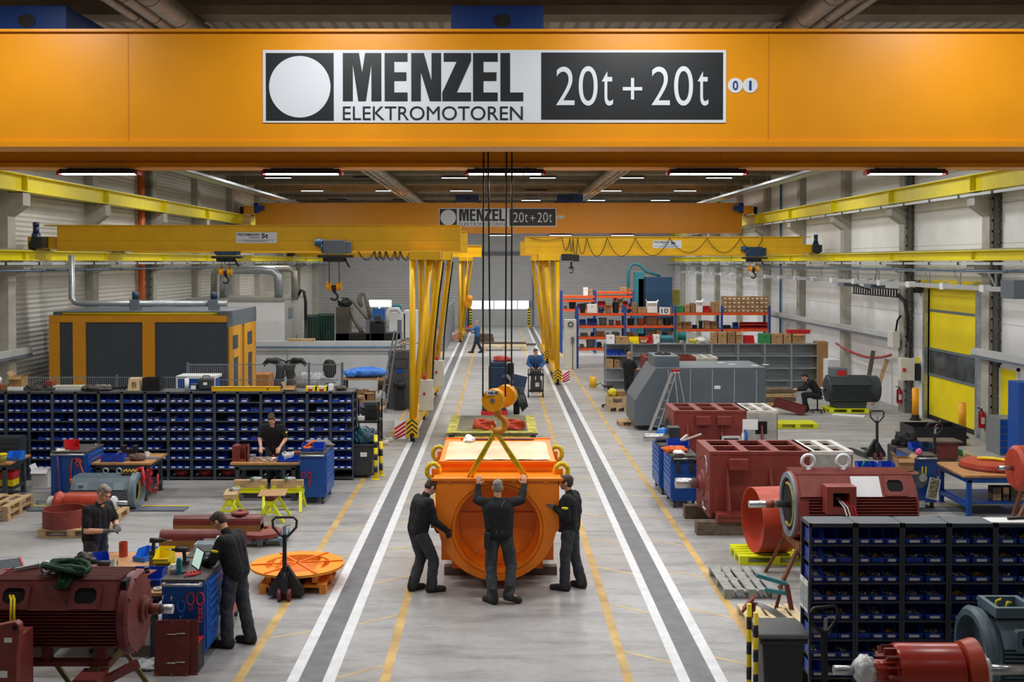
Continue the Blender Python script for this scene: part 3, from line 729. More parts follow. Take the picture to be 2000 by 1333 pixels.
    for s in 'LR':
        q.cap(j['h'+s], j['k'+s], .108, .086, 12); q.cap(j['k'+s], j['a'+s]+V((0, 0, -.01)), .086, .08, 12)
        q.cap(j['pel'], j['h'+s], .11, .1, 12)
        kk = j['h'+s].lerp(j['k'+s], .6)
        q.sph(kk+ac*(.07 if s == 'R' else -.07), (.03, .06, .085))
    remesh(q.o('trousers', trous, t), vox, 3, .03)
    for s in 'LR':
        a = j['a'+s]; tt = j['t'+s]; dd = tt-a; dd.z = 0; dd.normalize(); f = M()
        heel = a-dd*.05; heel.z = a.z-.055; toe = V(tt); toe.z = tt.z
        f.cap(heel, toe, .048, .045, 12).cap(heel+V((0, 0, .03)), a+V((0, 0, .1)), .052, .06, 12).cap(heel.lerp(toe, .5)+V((0, 0, .02)), toe, .048, .045, 12)
        remesh(f.o('boot', BOOT, t), .01, 3)
    if glove:
        for s, sd in (('L', -1), ('R', 1)):
            hd = hands[0 if s == 'L' else 1]; cl = curl[0 if s == 'L' else 1]
            nrm = V((-sd, 0, 0)) if len(hd) < 7 else V(hd[4:7]); f = M()
            hand_geo(f, j['w'+s], hd[:3], nrm, -sd if hd[3] else sd, cl, .004)
            f.cap(j['w'+s].lerp(j['e'+s], .16), j['w'+s], .036, .032, 12)
            remesh(f.o('glove', glove, t), .008, 2)
    if apron:
        f = M()
        f.cap(j['che']+fw*.05+ac*-.05, j['pel']+fw*.05+ac*-.07-up*.1, .085, .1, 12); f.cap(j['che']+fw*.05+ac*.05, j['pel']+fw*.05+ac*.07-up*.1, .085, .1, 12)
        remesh(f.o('bib_overall', apron, t), .012, 3, .015)
    return t
L_, R_ = -1, 1
# the three men at the orange machine
x, y = gp(822, 1156)
person('man in black sweater bending at the left side of the orange machine', (x, y), math.radians(-58),
       dict(pel=(0, -.05, .95), che=(0, .02, 1.26), nec=(0, .09, 1.45), hea=(0, .18, 1.57), hL=(-.095, -.05, .91), hR=(.095, -.05, .91),
            kL=(-.1, .06, .5), aL=(-.1, -.08, .1), tL=(-.12, .1, .04), kR=(.11, .16, .5), aR=(.12, .12, .1), tR=(.17, .3, .04),
            sL=(-.18, .05, 1.38), sR=(.18, .05, 1.38), eL=(-.22, .18, 1.11), wL=(-.17, .33, .95), eR=(.24, .1, 1.1), wR=(.24, .3, .95)),
       look=(-.1, -.75), glove=GLOVED, hands=((.1, .5, -.9, 0, 1, 0, 0), (.0, .5, -.85, 0, -1, 0, 0)), hair=HAIRB, badge=False)
x, y = gp(972, 1179)
t = person('man in black sweater seen from behind, arms raised on the orange machine', (x, y+.08), 0,
       dict(pel=(.03, .1, .97), che=(.01, .17, 1.28), nec=(0, .22, 1.47), hea=(0, .25, 1.63), hL=(-.07, .1, .93), hR=(.125, .1, .93),
            kL=(-.1, .12, .5), aL=(-.07, -.1, .1), tL=(-.19, .02, .04), kR=(.2, .14, .5), aR=(.17, -.12, .16), tR=(.32, -.08, .045),
            sL=(-.19, .2, 1.42), sR=(.19, .2, 1.42), eL=(-.31, .32, 1.43), wL=(-.29, .47, 1.62), eR=(.36, .32, 1.43), wR=(.4, .47, 1.63)),
       look=(0, -.25), glove=None, hands=((.03, .25, 1, 0, .2, 1, -.2), (-.03, .25, 1, 0, -.2, 1, -.2)), curl=(.3, .4), hair=HAIRG, badge=False)
M().tube([(-.16, -.02, 1.0), (-.1, .035, 1.15), (0, .06, 1.3), (.11, .11, 1.47)], .014, 6).o('shoulder_strap', DARK, t)
M().box(-.2, -.1, -.05, .05, .78, 1.03).o('hip_pouch', DARK, t, .02)
x, y = gp(1114, 1152)
t = person('man in black sweater standing at the right side of the orange machine', (x, y), math.radians(70),
       dict(pel=(0, .0, .96), che=(0, .0, 1.28), nec=(0, .02, 1.48), hea=(0, .07, 1.63), kL=(-.1, .05, .5), aL=(-.1, .06, .1), tL=(-.1, .26, .04),
            kR=(.12, -.03, .5), aR=(.13, -.14, .1), tR=(.2, .02, .04),
            sL=(-.18, .02, 1.42), sR=(.18, -.02, 1.42), eL=(-.24, .0, 1.15), wL=(-.16, .2, 1.27), eR=(.25, -.05, 1.15), wR=(.2, .13, .95)),
       look=(.1, -.05), glove=GLOVE, hands=((.1, .7, .35, 0, .5, .4, -1), (0, .6, -.7, 0, -1, 0, 0)), curl=(.15, .3), hair=HAIRB)
# man at the laptop
x, y = gp(460, 1262)
person('man in black sweater and grey trousers typing on a laptop on blue cabinets', (x, y), math.radians(72),
       dict(pel=(0, -.03, .97), che=(0, .05, 1.29), nec=(0, .14, 1.48), hea=(0, .24, 1.61), kL=(-.1, .07, .5), aL=(-.11, .05, .1), tL=(-.13, .25, .04),
            kR=(.12, -.05, .5), aR=(.13, -.14, .1), tR=(.15, .05, .04), sL=(-.19, .08, 1.41), sR=(.19, .08, 1.41),
            eL=(-.25, .19, 1.15), wL=(-.15, .4, 1.09), eR=(.24, .2, 1.17), wR=(.12, .42, 1.13)),
       look=(.05, -.7), glove=GLOVE, hands=((.25, 1, -.05, 0, 0, 0, -1), (-.2, 1, 0, 0, 0, 0, -1)), curl=(.3, .3), hair=HAIRB)
# man assembling small parts
x, y = (at(186, 1000, 16.0)[0], 16.0)
person('grey haired man in black t-shirt and overall fitting a small part by the bench', (x, y), math.radians(-115),
       dict(pel=(0, -.02, .97), che=(0, .04, 1.29), nec=(0, .1, 1.49), hea=(0, .17, 1.64), sL=(-.2, .05, 1.42), sR=(.2, .05, 1.42),
            eL=(-.27, .12, 1.16), wL=(-.1, .33, 1.14), eR=(.27, .1, 1.14), wR=(.08, .31, 1.12)),
       look=(.1, -.6), glove=GLOVE, short=True, hair=HAIRG, hands=((.6, .6, .05, 0, 0, .2, -1), (-.6, .6, 0, 0, 0, .2, -1)), curl=(.6, .6), apron=NAVYC, badge=False)
# man behind the rear bench
x, y = (at(536, 850, 23.95)[0], 23.95)
person('man in black t-shirt and apron working head down behind the rear workbench', (x, y), math.radians(176),
       dict(pel=(0, -.02, .97), che=(0, .06, 1.29), nec=(0, .15, 1.48), hea=(0, .24, 1.6), sL=(-.2, .1, 1.42), sR=(.2, .1, 1.42),
            eL=(-.29, .16, 1.16), wL=(-.22, .36, 1.02), eR=(.28, .16, 1.16), wR=(.2, .36, 1.02)),
       look=(0, -.75), short=True, hair=HAIRB, hands=((.2, .7, -.6, 0, .2, 0, -1), (-.2, .7, -.6, 0, -.2, 0, -1)), vox=.014, apron=CLOTHB)
# far man with pendant control
x, y = gp(932, 690)
t = person('far man in blue jacket holding a tablet and a hanging crane control', (x, y), math.radians(75),
       dict(kL=(-.1, .1, .5), aL=(-.1, .25, .1), tL=(-.1, .45, .05), kR=(.11, -.03, .5), aR=(.12, -.25, .12), tR=(.13, -.05, .04),
            eL=(-.3, .2, 1.3), wL=(-.3, .5, 1.33), eR=(.25, .0, 1.13), wR=(.1, .25, 1.1)), look=(.1, -.1),
       top=BLUEC, trous=NAVYC, hair=HAIRG, vox=.02, hands=((.0, 1, .0, 0, 0, 0, -1), (-.6, .6, 0, 0, 0, 0, 1)), badge=False)
M().bx((.02, .3, 1.13), .24, .17, .02, rx=.5).o('tablet', DARK, t)
# man pushing the small cart
x, y = gp(1046, 766)
person('man in blue jacket leaning on a small black push cart', (x, y), math.radians(180),
       dict(pel=(0, -.05, .95), che=(0, .06, 1.25), nec=(0, .18, 1.43), hea=(0, .28, 1.56), sL=(-.22, .1, 1.36), sR=(.22, .1, 1.36),
            eL=(-.3, .18, 1.1), wL=(-.17, .38, .98), eR=(.3, .18, 1.1), wR=(.17, .38, .98)), look=(.5, -.2),
       top=BLUEC, trous=TROUS, hair=HAIRB, vox=.018, hands=((.6, .6, -.2, 0, 0, 0, -1), (-.6, .6, -.2, 0, 0, 0, -1)), badge=False, apron=CLOTHB)
# man at the red housing behind the grey hood
x, y = (at(1228, 740, 39.3)[0], 39.3)
person('bald man in black t-shirt standing with his back turned by the grey shelves', (x, y), math.radians(-40),
       dict(eR=(.28, .1, 1.18), wR=(.25, .36, 1.15), eL=(-.26, .05, 1.15), wL=(-.15, .3, 1.1)), look=(0, -.2), short=True, vox=.018,
       hair=mat('hair_sandy', 'B08A6A', .7, 0, .2, 30), trous=mat('black_work_cloth', '1C1E22', .85, 0, .1, 9), hands=((.3, .8, 0, 0, 0, 0, -1), (-.3, .8, 0, 0, 0, 0, -1)), badge=False)
# man sitting on a stool
x, y = gp(1592, 806)
person('dark haired man in black sitting bent over on a wheeled stool', (x, y), math.radians(80),
       dict(pel=(0, -.1, .62), che=(0, .08, .93), nec=(0, .25, 1.08), hea=(0, .35, 1.18), hL=(-.1, -.08, .58), hR=(.1, -.08, .58),
            kL=(-.14, .36, .58), aL=(-.14, .34, .12), tL=(-.15, .52, .05), kR=(.16, .36, .56), aR=(.17, .26, .12), tR=(.2, .45, .05),
            sL=(-.19, .18, 1.03), sR=(.19, .18, 1.03), eL=(-.26, .36, .8), wL=(-.16, .58, .76), eR=(.26, .36, .8), wR=(.16, .56, .76)),
       look=(0, -.7), hair=mat('hair_dark', '241E1A', .7, 0, .3, 30), vox=.016, hands=((.3, .9, 0, 0, 0, 0, -1), (-.3, .9, 0, 0, 0, 0, -1)), badge=False, trous=mat('black_work_cloth', '1C1E22'))
# ================================================================ builders for repeated kit
def peg_mat(name, hexc):
    m = mat(name, hexc, .4, 0, .04, 4); nt = m.node_tree; b = nt.nodes['Principled BSDF']
    tc = nt.nodes.new('ShaderNodeTexCoord'); mp = nt.nodes.new('ShaderNodeMapping'); mp.inputs['Scale'].default_value = (26, 26, 26)
    vo = nt.nodes.new('ShaderNodeTexVoronoi'); vo.inputs['Randomness'].default_value = 0
    nt.links.new(tc.outputs['Object'], mp.inputs[0]); nt.links.new(mp.outputs[0], vo.inputs['Vector'])
    lt = nt.nodes.new('ShaderNodeMath'); lt.operation = 'LESS_THAN'; lt.inputs[1].default_value = .22; nt.links.new(vo.outputs['Distance'], lt.inputs[0])
    mx = nt.nodes.new('ShaderNodeMix'); mx.data_type = 'RGBA'; src = b.inputs['Base Color'].links[0].from_socket
    nt.links.new(lt.outputs[0], mx.inputs['Factor']); nt.links.new(src, mx.inputs['A'])
    mx.inputs['B'].default_value = tuple(x*.3 for x in lin(hexc))+(1,); nt.links.new(mx.outputs['Result'], b.inputs['Base Color'])
    return m
PEG = peg_mat('peg_panel_blue', '114FA0')
def pallet(loc, rz, label, m=WOOD, w=.8, d=1.2, group=None, z=0):
    t = thing('pallet', label, 'pallet', (loc[0], loc[1], z), rz, group)
    k = M(); n = 5 if d > w else 7
    for i in range(5):
        c = -w/2+.07+i*(w-.14)/4; k.box(c-(.07 if i % 2 == 0 else .05), c+(.07 if i % 2 == 0 else .05), -d/2, d/2, .122, .144)
    k.o('top_board', m, t)
    k = M()
    for y in (-d/2+.07, 0, d/2-.07): k.box(-w/2, w/2, y-.07, y+.07, .1, .122)
    k.o('cross_board', m, t)
    for x in (-w/2+.05, 0, w/2-.05):
        k = M().box(x-.05, x+.05, -d/2, d/2, 0, .022)
        for y in (-d/2+.07, 0, d/2-.07): k.box(x-.05, x+.05, y-.07, y+.07, .022, .1)
        k.o('runner', m, t)
    return t
def trolley(loc, rz, label, side=1, w=.52, d=1.0, h=1.07, open_=None, group=None, name='tool_trolley', dm=BLUE, nd=6):
    """end panel faces -y, drawers on the side given"""
    t = thing(name, label, 'tool cabinet', (loc[0], loc[1], 0), rz, group)
    M().box(-w/2, w/2, -d/2, d/2, .15, h-.04).o('body', BLUE, t, .006)
    M().box(-w/2-.005, w/2+.005, -d/2-.005, d/2+.005, h-.04, h).o('worktop', mat('ribbed_top_mat', '4A4744', .7, 0, .15, 8), t)
    M().box(-w/2+.02, w/2-.02, -d/2-.012, -d/2, .2, h-.09).o('perforated_panel', PEG, t)
    M().cyl((-w/2+.03, -d/2-.07, h-.05), (w/2-.03, -d/2-.07, h-.05), .018, n=10).box(-w/2+.02, -w/2+.06, -d/2-.08, -d/2, h-.07, h-.03).box(w/2-.06, w/2-.02, -d/2-.08, -d/2, h-.07, h-.03).o('push_handle', ALU, t)
    hs = [.1]*(nd-2)+[.15, .3]; z = h-.07
    tot = sum(hs); hs = [a*(h-.25)/tot for a in hs]
    for a in hs:
        y0, y1 = -d/2+.04, d/2-.04
        xs = sorted((side*w/2, side*(w/2+.018)))
        dr = M().box(xs[0], xs[1], y0, y1, z-a+.012, z).o('drawer', dm, t, .004)
        xs = sorted((side*(w/2+.018), side*(w/2+.035)))
        M().box(xs[0], xs[1], y0+.1, y1-.1, z-.035, z-.012).o('drawer_handle', BLUE if dm is not BLUE else mat('handle_blue', '2A66BA', .35, 0, 0), dr)
        z -= a
    for x in (-w/2+.07, w/2-.07):
        for y in (-d/2+.09, d/2-.09):
            c = M().cyl((x-.02, y, .065), (x+.02, y, .065), .065, n=16).box(x-.03, x+.03, y-.03, y+.03, .11, .15).o('caster', PLASTIC, t)
    return t
def bench(loc, rz, label, w, d, h, m=RACK, shelf=True, group=None):
    t = thing('workbench', label, 'workbench', (loc[0], loc[1], 0), rz, group)
    M().box(-w/2, w/2, -d/2, d/2, h-.045, h).o('worktop', WOODL, t, .004)
    M().box(-w/2+.08, w/2-.08, -d/2+.04, d/2-.04, h-.15, h-.045).o('apron', m, t)
    for x in (-w/2+.14, w/2-.14):
        for y in (-d/2+.08, d/2-.08):
            l = M().box(x-.04, x+.04, y-.04, y+.04, 0, h-.1).box(x-.06, x+.06, y-.05, y+.05, 0, .015).o('leg', m, t)
        M().box(x-.035, x+.035, -d/2+.12, d/2-.12, .16, .24).o('stretcher', m, t)
    if shelf: M().box(-w/2+.16, w/2-.16, -d/2+.1, d/2-.1, .24, .27).o('lower_shelf', m, t)
    return t
def bin_mesh(w, d, h, m=None):
    b = M(); e = .004
    side = [(0, 0), (d, 0), (d, h), (d*.38, h), (d*.22, h*.5), (.0, h*.42)]
    for x in (-w/2, w/2-e): b.prism(side, 'x', x, x+e)
    b.box(-w/2, w/2, 0, d, 0, e).box(-w/2, w/2, d-e, d, 0, h).box(-w/2, w/2, 0, e, 0, h*.42)
    b.box(-w/2-.003, w/2+.003, -.004, e, h*.36, h*.44)
    return b
BINP = {}
def binbox(loc, rz, label, w=.15, d=.27, h=.125, m=BINB, lab=True, fill=None, group=None):
    key = (w, d, h, m.name, lab, fill)
    if key in BINP: return dup(BINP[key], loc, rz, label, group)
    t = thing('storage_bin', label, 'storage bin', loc, rz, group)
    bin_mesh(w, d, h).o('bin_body', m, t)
    if lab: M().box(-w*.28, w*.28, -.007, -.0045, h*.1, h*.32).o('bin_label', PAPER, t)
    if fill is not None:
        rnd = random.Random(fill*17+3); k = M()
        for i in range(26):
            c = (rnd.uniform(-w/2+.03, w/2-.03), rnd.uniform(.05, d*.75), h*.35+rnd.uniform(0, .03)); a = rnd.uniform(0, PI)
            dd = (.03*math.cos(a), .03*math.sin(a), rnd.uniform(-.01, .015))
            k.cyl((c[0]-dd[0], c[1]-dd[1], c[2]-dd[2]), (c[0]+dd[0], c[1]+dd[1], c[2]+dd[2]), .006, n=6)
        k.box(-w/2+.006, w/2-.006, .006, d-.01, .005, h*.33)
        o = k.o('screws', mat('brass', 'C09A4A', .35, .8, .1, 20) if fill % 5 == 4 else STEEL, t); o['kind'] = 'stuff'
    BINP[key] = t
    return t
SHZ = [1.79-.2169*j for j in range(8)]
def rack_bay(x0, y, dep, label, w=.53, group=None):
    t = thing('shelf_rack_bay', label, 'rack', (x0, y, 0), 0, group)
    for a in (0.002, w-.03):
        M().box(a, a+.028, 0, .03, 0, 2.03).box(a, a+.028, dep-.03, dep, 0, 2.03).o('upright', RACK, t)
    M().box(.004, w-.004, 0, dep, 1.985, 2.03).o('top_panel', RACK, t)
    k = M()
    for z in SHZ+[.06]:
        M().box(.03, w-.03, .002, dep, z-.022, z).o('shelf', RACK, t)
    M().box(.03, w-.03, dep-.012, dep-.006, .03, 1.98).o('back_panel', mat('rack_dark', '2A2F34', .6, 0, .05, 5), t)
    return t
def comb_profile(hw, zlo, zsh, ztop, nside, ntop, fd, sh):
    """cross section (y,z): fins on both flanks, flat slanted shoulders, fins on top"""
    L = []
    st = (zsh-zlo)/nside
    L.append((hw*.55, zlo-.06)); L.append((hw-fd, zlo))
    for i in range(nside):
        z = zlo+i*st
        L += [(hw-fd, z+st*.3), (hw, z+st*.45), (hw, z+st*.75), (hw-fd, z+st*.95)]
    L.append((hw-fd*.2, zsh+.01)); L.append((sh, ztop-fd*.6))
    sw = 2*sh/ntop
    for i in range(ntop):
        y = sh-i*sw
        L += [(y-sw*.2, ztop-fd), (y-sw*.4, ztop), (y-sw*.65, ztop), (y-sw*.9, ztop-fd)]
    L.append((-sh, ztop-fd*.6)); L.append((-(hw-fd*.2), zsh+.01))
    for i in reversed(range(nside)):
        z = zlo+i*st
        L += [(-(hw-fd), z+st*.95), (-hw, z+st*.75), (-hw, z+st*.45), (-(hw-fd), z+st*.3)]
    L.append((-(hw-fd), zlo)); L.append((-hw*.55, zlo-.06))
    return L
def octo(cx, cz, w, h, c): return [(cx-w+c, cz-h), (cx+w-c, cz-h), (cx+w, cz-h+c), (cx+w, cz+h-c), (cx+w-c, cz+h), (cx-w+c, cz+h), (cx-w, cz+h-c), (cx-w, cz-h+c)]
def eyebolt(m, p, r=.05, ax='x', t=.016):
    p = V(p); c = p+V((0, 0, r+t)); u = V((1, 0, 0)) if ax == 'x' else V((0, 1, 0))
    m.tube([c+u*r*math.cos(a)+V((0, 0, r*math.sin(a))) for a in [2*PI*i/16 for i in range(16)]], t, 8, True).cyl(p-V((0, 0, .02)), p+V((0, 0, t)), t*1.5)
    return m
# ================================================================ orange machine in the middle
t = thing('machine_housing', 'big orange machine housing with a round opening, hanging from the crane', 'machine housing', (-.02, 16.66, 0))
hw, zt, oc = .94, 1.70, .935
def outer_r(a):
    c, s = math.cos(a), math.sin(a); best = .05
    # circle radius .905 about (0,1.05)
    oz = oc-1.05; b_ = oz*s; disc = b_*b_-(oz*oz-.905*.905)
    if disc > 0 and s < -.001: best = max(best, -b_+math.sqrt(disc))
    if s >= -.001:
        rr = min(hw/abs(c) if abs(c) > 1e-6 else 9, (zt-oc)/s if s > 1e-6 else 9); best = max(best, rr)
    return best
N = 96
ang = [2*PI*i/N for i in range(N)]
ca = math.atan2(zt-oc, hw)
for tgt in (ca, PI-ca):
    i = min(range(N), key=lambda q: abs(ang[q]-tgt)); ang[i] = tgt
out = [(outer_r(a)*math.cos(a), oc+outer_r(a)*math.sin(a)) for a in ang]
inn = [(.70*math.cos(a), oc+.70*math.sin(a)) for a in ang]
fp = M().holed(out, inn, 'y', 0, .05).o('front_plate', MORANGE, t, .006)
M().holed([(x*.995, oc+(z-oc)*.995) for x, z in out], [(.705*math.cos(a), oc+.705*math.sin(a)) for a in ang], 'y', .05, .56).o('front_shell', MORANGE, t)
rg = M().holed([(.7*math.cos(a), oc+.7*math.sin(a)) for a in ang], [(.645*math.cos(a), oc+.645*math.sin(a)) for a in ang], 'y', .02, .06, True)
rg.holed([(.665*math.cos(a), oc+.665*math.sin(a)) for a in ang], [(.6*math.cos(a), oc+.6*math.sin(a)) for a in ang], 'y', .34, .38)
rg.lathe([(.648, .03), (.64, .35)], (0, 0, oc), (0, 1, 0), 64)
rg.o('inlet_ring', MORANGE, t)
dk = M().prism(circ(0, oc, .66, 64), 'y', .42, .46).o('inner_disc', MORANGE, t)
M().box(-.62, .62, .385, .42, oc-.02, oc+.17).o('shade_band', MORANGE, dk)  # raised band shaped to imitate the darker, reflection-like stripe across the disc
hl = M()
for i in range(10):
    a = .3+2*PI*i/10; hl.cyl((.55*math.cos(a), .41, oc+.55*math.sin(a)), (.55*math.cos(a), .425, oc+.55*math.sin(a)), .012, n=8)
hl.o('bolt', OFFW, dk)
# top of the front section: rim bars round a shallow trough, pale panel behind
M().box(-1.0, 1.0, -.03, .02, 1.68, 1.715).box(-.94, .94, .25, .28, 1.62, 1.70).box(-.97, -.92, .0, .28, 1.6, 1.71).box(.92, .97, .0, .28, 1.6, 1.71).o('top_rim', MORANGE, t)
for x in (-.74, -.25, .25, .74): M().box(x-.025, x+.025, -.02, .02, 1.645, 1.68).o('rim_tab', MORANGE, t)
M().box(-.94, .94, .05, .6, 1.55, 1.62).o('front_top', MORANGE, t)
PALEO = mat('faded_orange', 'F6B56A', .45, 0, .1, 5)
M().box(-.4, .42, .3, .6, 1.62, 1.655).o('top_panel', PALEO, t)
body = M().box(-.885, .885, .6, 2.86, .3, 1.84).box(-.92, .92, .58, 2.9, 1.8, 1.85).o('main_body', MORANGE, t, .008)
for y in (.56, 2.86): M().box(-.93, .93, y, y+.05, 1.83, 1.87).o('lip', MORANGE, body)
sh = M(); nx, ny = 26, 18
vs = [(-.84+1.68*i/nx, .72+1.75*k/ny, 1.858+.012*noise.noise(V((i*.6, k*.6, 1)))+(.012 if 0 < i < nx else 0)) for k in range(ny+1) for i in range(nx+1)]
sh.add(vs, [(k*(nx+1)+i, k*(nx+1)+i+1, (k+1)*(nx+1)+i+1, (k+1)*(nx+1)+i) for k in range(ny) for i in range(nx)], True)
sh.o('protective_sheet', mat('plastic_sheet', 'F4CFA2', .35, 0, .2, 1.2), t)
for x, r in ((-.35, .3), (.35, .3)):
    M().prism(circ(x, 2.7, r, 28, 0, PI, end=True, ry=.12), 'z', 1.86, 1.875).o('top_port', OXIDE2, t)
M().blob((-.5, 2.5, 1.9), (.1, .16, .07), .5).o('crumpled_foil', PAPER, t)
M().box(-.72, .72, .7, 2.7, .14, .3).o('base_frame', MORANGE, t)
for sx in (-1, 1):
    xs = sorted((sx*.94, sx*1.02))
    M().box(xs[0], xs[1], .1, .5, .93, 1.24).o('side_box', MORANGE, t, .005)
    xs = sorted((sx*.885, sx*1.0))
    M().box(xs[0], xs[1], .6, 2.8, 1.55, 1.6).o('side_flange', MORANGE, t)
    for y in (.42, 2.0):
        b = M().box(min(sx*.9, sx*1.02), max(sx*.9, sx*1.02), y-.03, y+.03, 1.58, 1.78).o('lug', MORANGE, t)
        pts = [(sx*(1.0+.1*math.cos(a)), y+.02, 1.74+.115*math.sin(a)) for a in [2*PI*i/18 for i in range(18)]]
        M().tube(pts, [.034+.006*(i % 2) for i in range(18)], 9, True).o('wrapped_eye', mat('yellow_wrap', 'E8C715', .6, 0, .35, 40, .3), b)
for i, y in enumerate((17.55, 19.0)):
    tag(M().box(-.85, .95, -.08, .08, 0, .139).o('support_timber', WOODD), f'{"front" if i == 0 else "rear"} squared timber lying under the orange machine', 'timber', (-.02, y, 0))
# transfer cart behind
cy0, cy1 = 28.9, 32.2
t = thing('transfer_cart', 'low flat transfer cart with worn yellow edged deck behind the orange machine', 'cart', (at(962, 830, 30.5)[0], 30.5, 0))
M().box(-1.15, 1.15, -1.55, 1.65, .3, .44).o('chassis', NAVY, t)
M().box(-1.2, 1.2, -1.6, 1.7, .44, .5).o('deck', mat('deck_olive', '6E6A48', .6, 0, .3, 3), t)
wy = mat('worn_yellow', 'C7BC3A', .6, 0, .4, 7)
M().box(-1.2, -.95, -1.6, 1.7, .5, .504).box(.95, 1.2, -1.6, 1.7, .5, .504).box(-.95, .95, -1.6, -1.35, .5, .504).box(-.5, .1, -1.2, .4, .5, .503).o('edge_paint', wy, t)
for x in (-.9, .9):
    for y in (-1.2, 1.3): M().cyl((x-.08, y, .16), (x+.08, y, .16), .16).o('wheel', DARK, t)
M().box(-1.0, 1.0, -1.57, -1.55, .3, .42).o('front_panel', wy, t)
for i, px in enumerate((946, 1004)):
    x, z = at(px, 838, 29.6); o = M()
    for k in range(4): o.tube([(.26*math.cos(a)*(1-.1*k)+.05*math.sin(3*a+k), .2*math.sin(a)+.04*math.cos(2*a+k), .03+.05*k+.03*math.sin(2*a+k)) for a in [2*PI*q/20 for q in range(20)]], .045, 6, True)
    tag(o.o('folded_sling', mat('sling_red', 'C8492E', .7, 0, .2, 10)), f'{"left" if i == 0 else "right"} bundle of orange red slings on the transfer cart', 'sling', (x, 29.6, .51), group='slings on the cart')
# dark blue sweeper group
bx, by = gp(985, 806)
t = thing('floor_sweeper', 'dark blue floor cleaning machine with hoses standing behind the crane hook', 'cleaning machine', (at(985, 760, 36.5)[0], 36.5, 0))
M().box(-.52, .1, -.3, .6, .25, 1.55).box(-.5, .08, -.28, .58, 1.55, 1.7).o('tank', NAVY, t, .03)
M().box(-.3, .35, -.75, -.25, .35, .85).box(-.55, -.25, -.6, -.2, .2, .7).o('front_hood', NAVY, t, .04)
M().bx((.45, -.2, .95), .5, .1, .62, 0, -.15, .22).o('tilted_panel', NAVY, t, .01)
M().box(.1, .32, .1, .5, .3, 1.62).box(-.15, .32, -.2, .0, 1.2, 1.26).o('mast', DARK, t)
for x in (-.4, .4): M().cyl((x-.1, -.35, .23), (x+.1, -.35, .23), .23).o('wheel', RUBBER, t)
for k in range(4): M().tube([(.12+.1*k, -.5, 1.05-.1*k), (.3+.09*k, -.65, .9), (.45+.08*k, -.7, .5), (.6+.05*k, -.6, .12+.05*k)], .035, 8).o('hose', PLASTIC, t)
M().tube([(-.1, -.2, 1.2), (.1, -.4, 1.25), (.25, -.45, 1.05), (.15, -.5, .9)], .06, 8).o('flexible_duct', GREYP, t)
M().blob((-.1, .1, 1.76), (.28, .2, .12), .5).o('red_cloth', mat('red_cloth', 'B8453F', .8, 0, .15, 10), t)
M().box(-.75, .1, -1.35, -.9, 0.02, .22).o('red_bumper', RED, t, .01)
M().box(-.72, .05, -1.3, -.95, .22, .55).o('battery_box', PLASTIC, t, .02)
# push cart
x, y = gp(1047, 778)
t = thing('push_cart', 'small black push cart with shelves in front of the man in blue', 'cart', (x, y+.35, 0))
M().box(-.3, .3, -.25, .25, .8, .86).box(-.28, .28, -.22, .22, .2, .26).o('shelf', DARK, t)
M().box(-.22, .2, -.18, .2, .86, 1.0).box(-.2, .22, -.2, .15, .26, .62).o('load_box', PLASTIC, t, .02)
for sx in (-.27, .27):
    M().bar((sx, -.2, .2), (sx, -.2, .8), .03).bar((sx, .22, .2), (sx, .22, 1.0), .03).o('post', DARK, t)
    for yy in (-.2, .2): M().cyl((sx-.02, yy, .08), (sx+.02, yy, .08), .08).o('wheel', RUBBER, t)
M().cyl((-.28, .25, 1.0), (.28, .25, 1.0), .018).o('push_handle', DARK, t)
M().box(-.02, .12, -.215, -.205, .4, .55).o('warning_label', OFFW, t)
# pallets and planks in the far middle
x, y = gp(985, 686); k = thing('pallet', 'long pale pallet stacked with planks in the far middle aisle', 'pallet', (x, y+.6, 0))
M().box(-1.35, 1.25, -.4, .4, .2, .3).o('deck', mat('pale_wood', 'D9C59B', .7, 0, .1, 4), k)
for xx in (-1.1, 0, 1.0): M().box(xx-.08, xx+.08, -.4, .4, 0, .2).o('runner', WOOD, k)
x, y = gp(985, 678); k = M().box(-1.5, 1.9, -.15, .15, 0, .12).box(-1.2, 1.3, -.12, .18, .12, .2); tag(k.o('plank_stack', WOODD), 'brown planks lying across the aisle behind the pale pallet', 'planks', (x, y+1.2, 0))
x, y = gp(948, 668); k = M()
for i in range(5): k.bx((0, 0, .06+.1*i), 1.1-.1*i, .8, .09, .1*i)
tag(k.o('scrap_wood_pile', WOODD), 'small pile of brown wooden boards beside the far man', 'wood pile', (x, y, 0))
